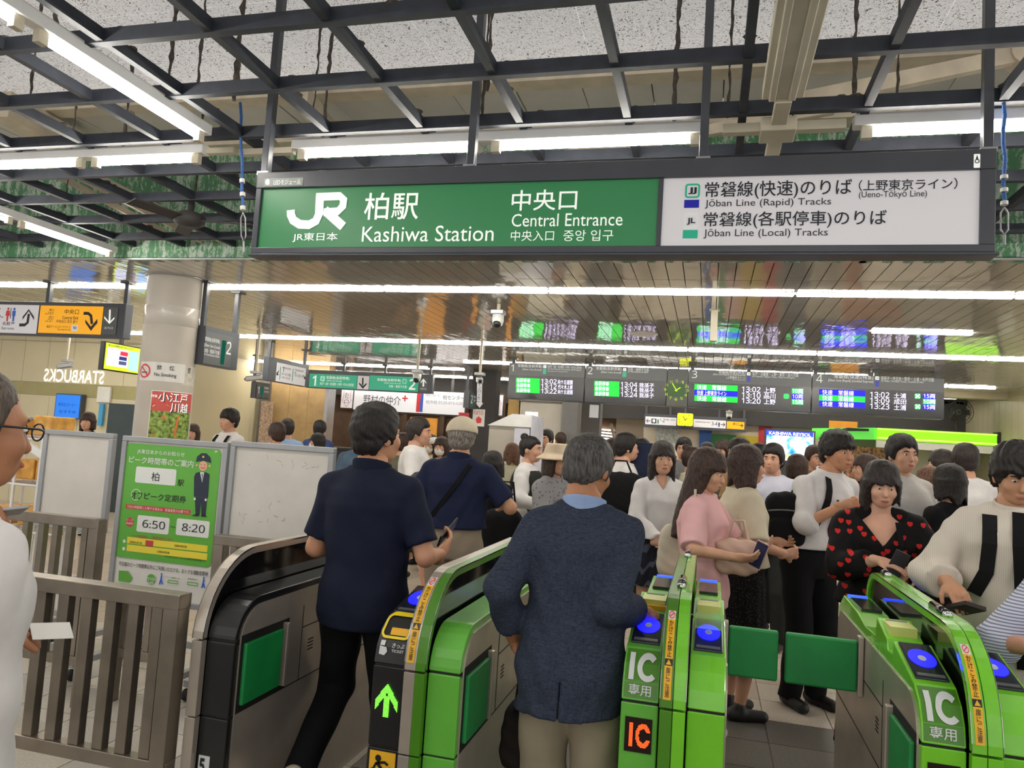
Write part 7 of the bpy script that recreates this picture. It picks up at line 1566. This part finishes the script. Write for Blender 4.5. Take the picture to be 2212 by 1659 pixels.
# --- tall companion behind her
pos, h = at_px(1948, 943, 6.0)
person('tall dark-haired person in a pale shirt standing behind the heart dress woman', pos, h, math.radians(200), 'm', (196, 150, 124), ('short', H_BLACK), (cloth('pale grey tee', (190, 188, 184)), .9, .9, .03), ('trousers', BLK), fine=1)
pos, h = at_px(2008, 1012, 6.6)
person('brown-haired person in a lavender striped top seen between dress and cream shirt', pos, h, math.radians(20), 'f', (200, 152, 126), ('bob', hair_mat('hair chestnut', (74, 50, 36))), (LAVS, .9, .9, .03, {'neck': 1.46}), ('trousers', GRY), fine=1)
pos, h = at_px(2052, 1008, 5.75); person('person in black clothes just behind the cream shirted man', pos, h, math.radians(30), 'f', (200, 152, 126), ('bob', H_BLACK), (BLK, 1.5, .8, .035), ('trousers', BLK), fine=1)
pos, h = at_px(2086, 962, 7.4)
person('person in a white shirt deep in the crowd before the kiosk', pos, h, math.radians(10), 'm', (190, 142, 114), ('short', H_DARK), (WHT, 1.2, .9, .03), ('trousers', SUIT), fine=0, face=False)
# --- man in the cream shirt
pos, h = at_px(2196, 966, 3.8); yw = math.radians(168); r_ = local(pos, yw, h / 1.72, P(2052, 1262, Y=3.62))
c = person('man in an open cream striped shirt over black with backpack straps, beside the gate', pos, h, yw, 'm', (194, 144, 114), ('mop', H_BLACK), (LINEN, 1.75, .70, .04, {'wr': .005, 'cuff': .015}), ('trousers', BLK), (30, 28, 28), head=(.15, -.3), arms={'R': (r_, (.8, -.4, -1), (-.35, .9, -.35), (-.2, -.2, -1), .55), 'L': ((-.26, .14, .9), (-.5, -1, 0), (0, .3, -1), (1, 0, 0), .5)}, fine=3, collar=LINEN, build=1.05,
           extras=[strap_on([(.105, 1.42), (.11, 1.3), (.12, 1.18), (.17, 1.06)], .055, cloth('strap black', (24, 24, 26)), 1, .046, 'backpack_strap'), strap_on([(-.105, 1.42), (-.11, 1.3), (-.12, 1.18), (-.17, 1.06)], .055, cloth('strap black', (24, 24, 26)), 1, .046, 'backpack_strap'), strap_on([(.0, 1.44), (.005, 1.3), (-.005, 1.1), (-.02, .74)], .05, BLK, 1, .047, 'inner_shirt')])
w_ = W(c, c['A']['R'][2] + c['A']['R'][3] * .13 + c['A']['R'][4] * .03); phone('wallet', 'dark wallet in the cream shirted man\'s hand over the gate', w_, c['A']['R'][3], c['A']['R'][4], mat('wallet', (44, 30, 28), .5), (.045, .06, .009)); w_ = None
p = W(c, (0, -.22, 1.22)); soft_bag('backpack', 'black backpack on the back of the cream shirted man', 'backpack', p, (.15, .09, .23), cloth('backpack black', (20, 20, 22)), None, yaw=yw, h=.016)
# --- striped sleeve reaching to the reader
pos = (1.27, 3.02); yw = math.radians(12); s_ = 1.54 / 1.72
c = person('person in a blue striped loose shirt reaching for the last reader, half out of view', pos, 1.54, yw, 'f', (190, 140, 116), ('bob', H_BROWN), (STRIPE, 1.12, .8, .045, {'wr': .004, 'cuff': .03}), ('trousers', cloth('grey slacks', (86, 86, 92))), (40, 36, 34), lean=.1, arms={'L': (local(pos, yw, s_, (1.07, 2.80, 1.06)), (-.8, -.2, -1), (-.7, -.3, -.5), (.3, 0, -1), .4), 'R': bent('R')}, fine=3)

# --- people at a distance: (px, py of the crown, Y, yaw, sex, hair, top, bottom, arms, label, extras)
def far(px, py, Y, yaw, sex, hr, tp, bt, ar, label, ex=(), fine=0, face=None, dh=0, **k):
    pos, h = at_px(px, py, Y); q = (math.cos(math.radians(yaw)) < -.1) or fine > 0
    return person(label, pos, min(max(h - dh, 1.42), 1.84), math.radians(yaw), sex, k.pop('sk', (200, 152, 126)), hr, tp, bt, arms=ar, fine=fine, face=q if face is None else face, extras=ex, group='people in the concourse', **k)
B2 = {'L': bent('L'), 'R': bent('R')}; F2 = {'L': fold('L'), 'R': fold('R')}; STEP = {'R': ((.09, .22, .1), 0), 'L': ((-.09, -.24, .14), .6)}
far(905, 905, 6.9, -80, 'm', ('short', H_DARK), (WHT, .95, 1.0, .035), ('shorts', SUIT), B2, 'man in a white tee facing sideways beyond the navy shirted man', fine=1, legs=STEP)
p = P(908, 1075, Y=6.6); soft_bag('shopping_bag', 'dark grey bag carried by the man in the white tee', 'bag', p, (.12, .09, .24), cloth('charcoal print', (70, 70, 70)), None, h=.016)
far(872, 938, 8.2, -20, 'm', ('short', H_BROWN), (OLV, 1.2, .9, .03), ('trousers', GRY), None, 'person in an olive shirt half hidden by the navy shirted man')
far(932, 937, 9.2, 170, 'f', ('bob', H_DARK), (cloth('lemon top', (214, 206, 170)), 1.4, .9, .03), ('trousers', BLK), F2, 'person in a white cap and face mask in a pale top', [mask(M_PAPER), cap(M_PAPER)], dh=.03)
far(955, 946, 8.8, 176, 'f', ('long', H_BROWN), (CRM, 1.5, .9, .03), ('long_skirt', BLK, .2), F2, 'woman in a cream top and face mask beside the beige cap man', [mask(M_PAPER)])
far(1083, 980, 6.3, 150, 'f', ('bob', H_BLACK), (BLK, 1.9, .8, .035), ('skirt', BLK, .5), F2, 'girl in black with bobbed hair bending over bags', fine=1, lean=.15, head=(.2, -.2))
p = P(1085, 1150, Y=5.9); soft_bag('sports_bag', 'big black sports bag carried by the girl in black', 'bag', p, (.17, .12, .19), BLK, [p + (-.1, 0, .17), p + (-.06, .02, .4), p + (.06, .02, .4), p + (.1, 0, .17)], h=.016)
far(1107, 960, 8.8, 10, 'f', ('bob', hair_mat('hair chestnut', (74, 50, 36))), (cloth('pale olive top', (176, 172, 150)), .9, .9, .03), ('trousers', GRY), None, 'person with chestnut hair and a pale top seen from behind')
far(1147, 943, 6.9, -82, 'f', ('bun', H_BLACK), (WHT, 1.9, .95, .03), ('skirt', SUIT, .6), B2, 'schoolgirl with a hair bun, white sleeves and a dark vest', fine=1, extras_=None) if False else None
def vest(m_):
    def f(c):
        s = c['s']; c['part']('vest', mesh_sdf(lambda p: np.maximum(np.maximum(c['torso'](p, .045), (.95 - c['lx'](p)[:, 2]) * s), np.maximum((c['lx'](p)[:, 2] - 1.40) * s, (np.abs(c['lx'](p)[:, 0]) - .15) * s)), c['fwd']((-.24, -.24, .93)) * s, c['fwd']((.24, .24, 1.45)) * s, c['res']), m_)
    return f
def bow(m_):
    def f(c):
        s = c['s']; mb = MB(); q = c['fwd']((0, .155, 1.36)) * s
        for x in (-1, 1): mb.prism([q, q + np.array((x * .05, 0, .025)) * s, q + np.array((x * .05, 0, -.03)) * s], (0, .012, 0))
        o = link('bow', mb.mesh('bow', m_)); o.parent = c['root']
    return f
far(1147, 943, 6.9, -100, 'f', ('bun', H_BLACK), (WHT, 1.9, .95, .03), ('skirt', SUIT, .6), B2, 'schoolgirl with a hair bun, white sleeves, dark vest and green bow', [vest(SUIT), bow(mat('green bow', (20, 110, 80), .6))], fine=1)
far(1203, 956, 5.9, -120, 'f', ('bob', H_BROWN), (GREYPAT, 1.8, .8, .045), ('trousers', GRY), F2, 'person in a cream sun hat and grey patterned clothes', [bucket_hat(cloth('sun hat', (208, 190, 164)))], fine=1, dh=.03)
far(1182, 930, 11.2, 160, 'm', ('short', H_BLACK), (GRY, 1, .9, .03), ('trousers', BLK), None, 'distant man in grey in front of the promotion booth')
far(1212, 931, 12.7, 30, 'f', ('tail', H_BROWN), (CRM, 1, .9, .03), ('trousers', BLK), None, 'distant woman with a ponytail by the grey post')
far(1353, 939, 7.3, -68, 'm', ('short', H_BLACK), (WHT, .95, .98, .035), ('trousers', SUIT), {'R': swing('R', .15), 'L': swing('L', -.05)}, 'young man in a white short-sleeved shirt carrying a black bag', fine=1, legs=STEP)
p = P(1338, 1068, Y=6.85); soft_bag('briefcase', 'big black bag carried by the young man in white', 'bag', p, (.26, .1, .2), BLK, [p + (-.1, 0, .19), p + (-.05, 0, .3), p + (.05, 0, .3), p + (.1, 0, .19)], h=.018)
far(1326, 950, 8.6, -40, 'm', ('short', H_BROWN), (cloth('pale blue shirt', (176, 190, 206)), 1, .9, .03), ('trousers', SUIT), None, 'man in a pale blue shirt behind the young man in white')
far(1385, 950, 7.7, 8, 'm', ('short', H_DARK), (SUIT, 1.9, .75, .035), ('trousers', SUIT), None, 'man in a dark suit with a navy backpack, seen from behind')
p = P(1392, 1005, Y=7.42); soft_bag('backpack', 'navy backpack on the man in the dark suit', 'backpack', p + (0, 0, 0), (.15, .09, .22), cloth('navy pack', (34, 40, 62)), None, h=.018)
far(1478, 948, 9.6, 170, 'm', ('short', H_BLACK), (GRY, 1, .9, .03), ('trousers', BLK), None, 'distant man in grey before the spotted poster')
far(1497, 966, 7.6, -85, 'f', ('bun', H_BROWN), (CRM, .95, .95, .035), ('trousers', TAUPE), B2, 'woman in a cream blouse facing sideways behind the schoolgirl', fine=0)
far(1528, 958, 10.9, 185, 'm', ('short', H_DARK), (DKB, 1, .9, .03), ('trousers', BLK), None, 'distant man in a slate blue shirt under the blue door post')
far(1563, 952, 10.1, 150, 'f', ('bob', H_BROWN), (OLV, 1, .9, .03), ('trousers', BLK), None, 'distant woman with bobbed hair before the coloured door')
far(1598, 950, 8.6, 120, 'm', ('mop', H_DARK), (cloth('tan shirt', (170, 140, 100)), 1, .9, .03), ('trousers', GRY), None, 'man in a tan shirt glancing round behind the pink tee')
far(1640, 962, 7.7, 20, 'm', ('short', H_BLACK), (SUIT, 1, .9, .03), ('trousers', BLK), None, 'man in dark clothes under the red door post')
far(1671, 962, 7.0, 160, 'm', ('short', H_BLACK), (cloth('pale lilac shirt', (190, 190, 206)), 1, .9, .03), ('trousers', SUIT), None, 'man in a pale lilac shirt before the football screen', fine=0)
far(1722, 985, 8.0, 30, 'f', ('bob', H_BROWN), (BLK, 1.4, .9, .03), ('trousers', BLK), None, 'woman in black below the football screen')
far(1760, 965, 9.0, 200, 'm', ('short', H_BROWN), (OLV, 1, .9, .03), ('trousers', BLK), None, 'man in olive beside the football screen')
far(1872, 985, 7.8, 100, 'f', ('long', H_BROWN), (cloth('rust top', (150, 90, 70)), 1, .9, .03), ('trousers', BLK), None, 'woman in a rust top before the kiosk shelves')
far(2036, 975, 8.4, 60, 'f', ('bob', H_DARK), (GRY, 1, .9, .03), ('trousers', BLK), None, 'woman in grey queueing at the kiosk')
far(192, 893, 8.6, 200, 'f', ('bob', H_BROWN), (SUIT, 1, .9, .03), ('trousers', BLK), None, 'woman with dark bobbed hair before the blue menu screen')
far(145, 905, 9.6, 170, 'm', ('short', H_BROWN), (DKB, 1, .9, .03), ('trousers', BLK), None, 'man under the blue menu screen')
far(418, 918, 9.1, 200, 'f', ('long', H_BROWN), (WHT, 1, .9, .03), ('trousers', BLK), None, 'woman with long hair looking past the pillar')
far(498, 886, 8.2, 165, 'm', ('mop', H_BLACK), (WHT, .95, .9, .03), ('trousers', BLK), None, 'student in a white shirt with black backpack straps above the poster stand', [strap_on([(.095, 1.42), (.10, 1.3), (.11, 1.1)], .045, BLK, 1, .036), strap_on([(-.095, 1.42), (-.10, 1.3), (-.11, 1.1)], .045, BLK, 1, .036)], fine=1)
far(600, 915, 7.6, 60, 'f', ('short', H_BROWN), (SUIT, 1, .9, .03), ('trousers', BLK), None, 'dark-haired woman whose head shows above the smudged panel')
far(622, 907, 9.4, 40, 'm', ('short', H_DARK), (cloth('sky shirt', (150, 176, 214)), 1, .9, .03), ('trousers', BLK), None, 'man in a sky blue shirt before the tan wall')
far(692, 910, 10.6, 10, 'm', ('short', H_BLACK), (DKB, .9, .9, .035), ('trousers', BLK), None, 'man in a slate blue tee with his back to the gates')
far(688, 938, 9.3, 120, 'f', ('bob', H_BLACK), (WHT, 1, .9, .03), ('trousers', BLK), None, 'girl in a white face mask before the man in slate blue', [mask(M_PAPER)], face=True)
far(776, 930, 8.4, 5, 'm', ('short', H_BLACK), (cloth('steel blue shirt', (84, 104, 124)), 1.1, .85, .035), ('trousers', BLK), None, 'man in a steel blue shirt hidden behind the navy shirted man')
SC.collection.objects.unlink(_to)
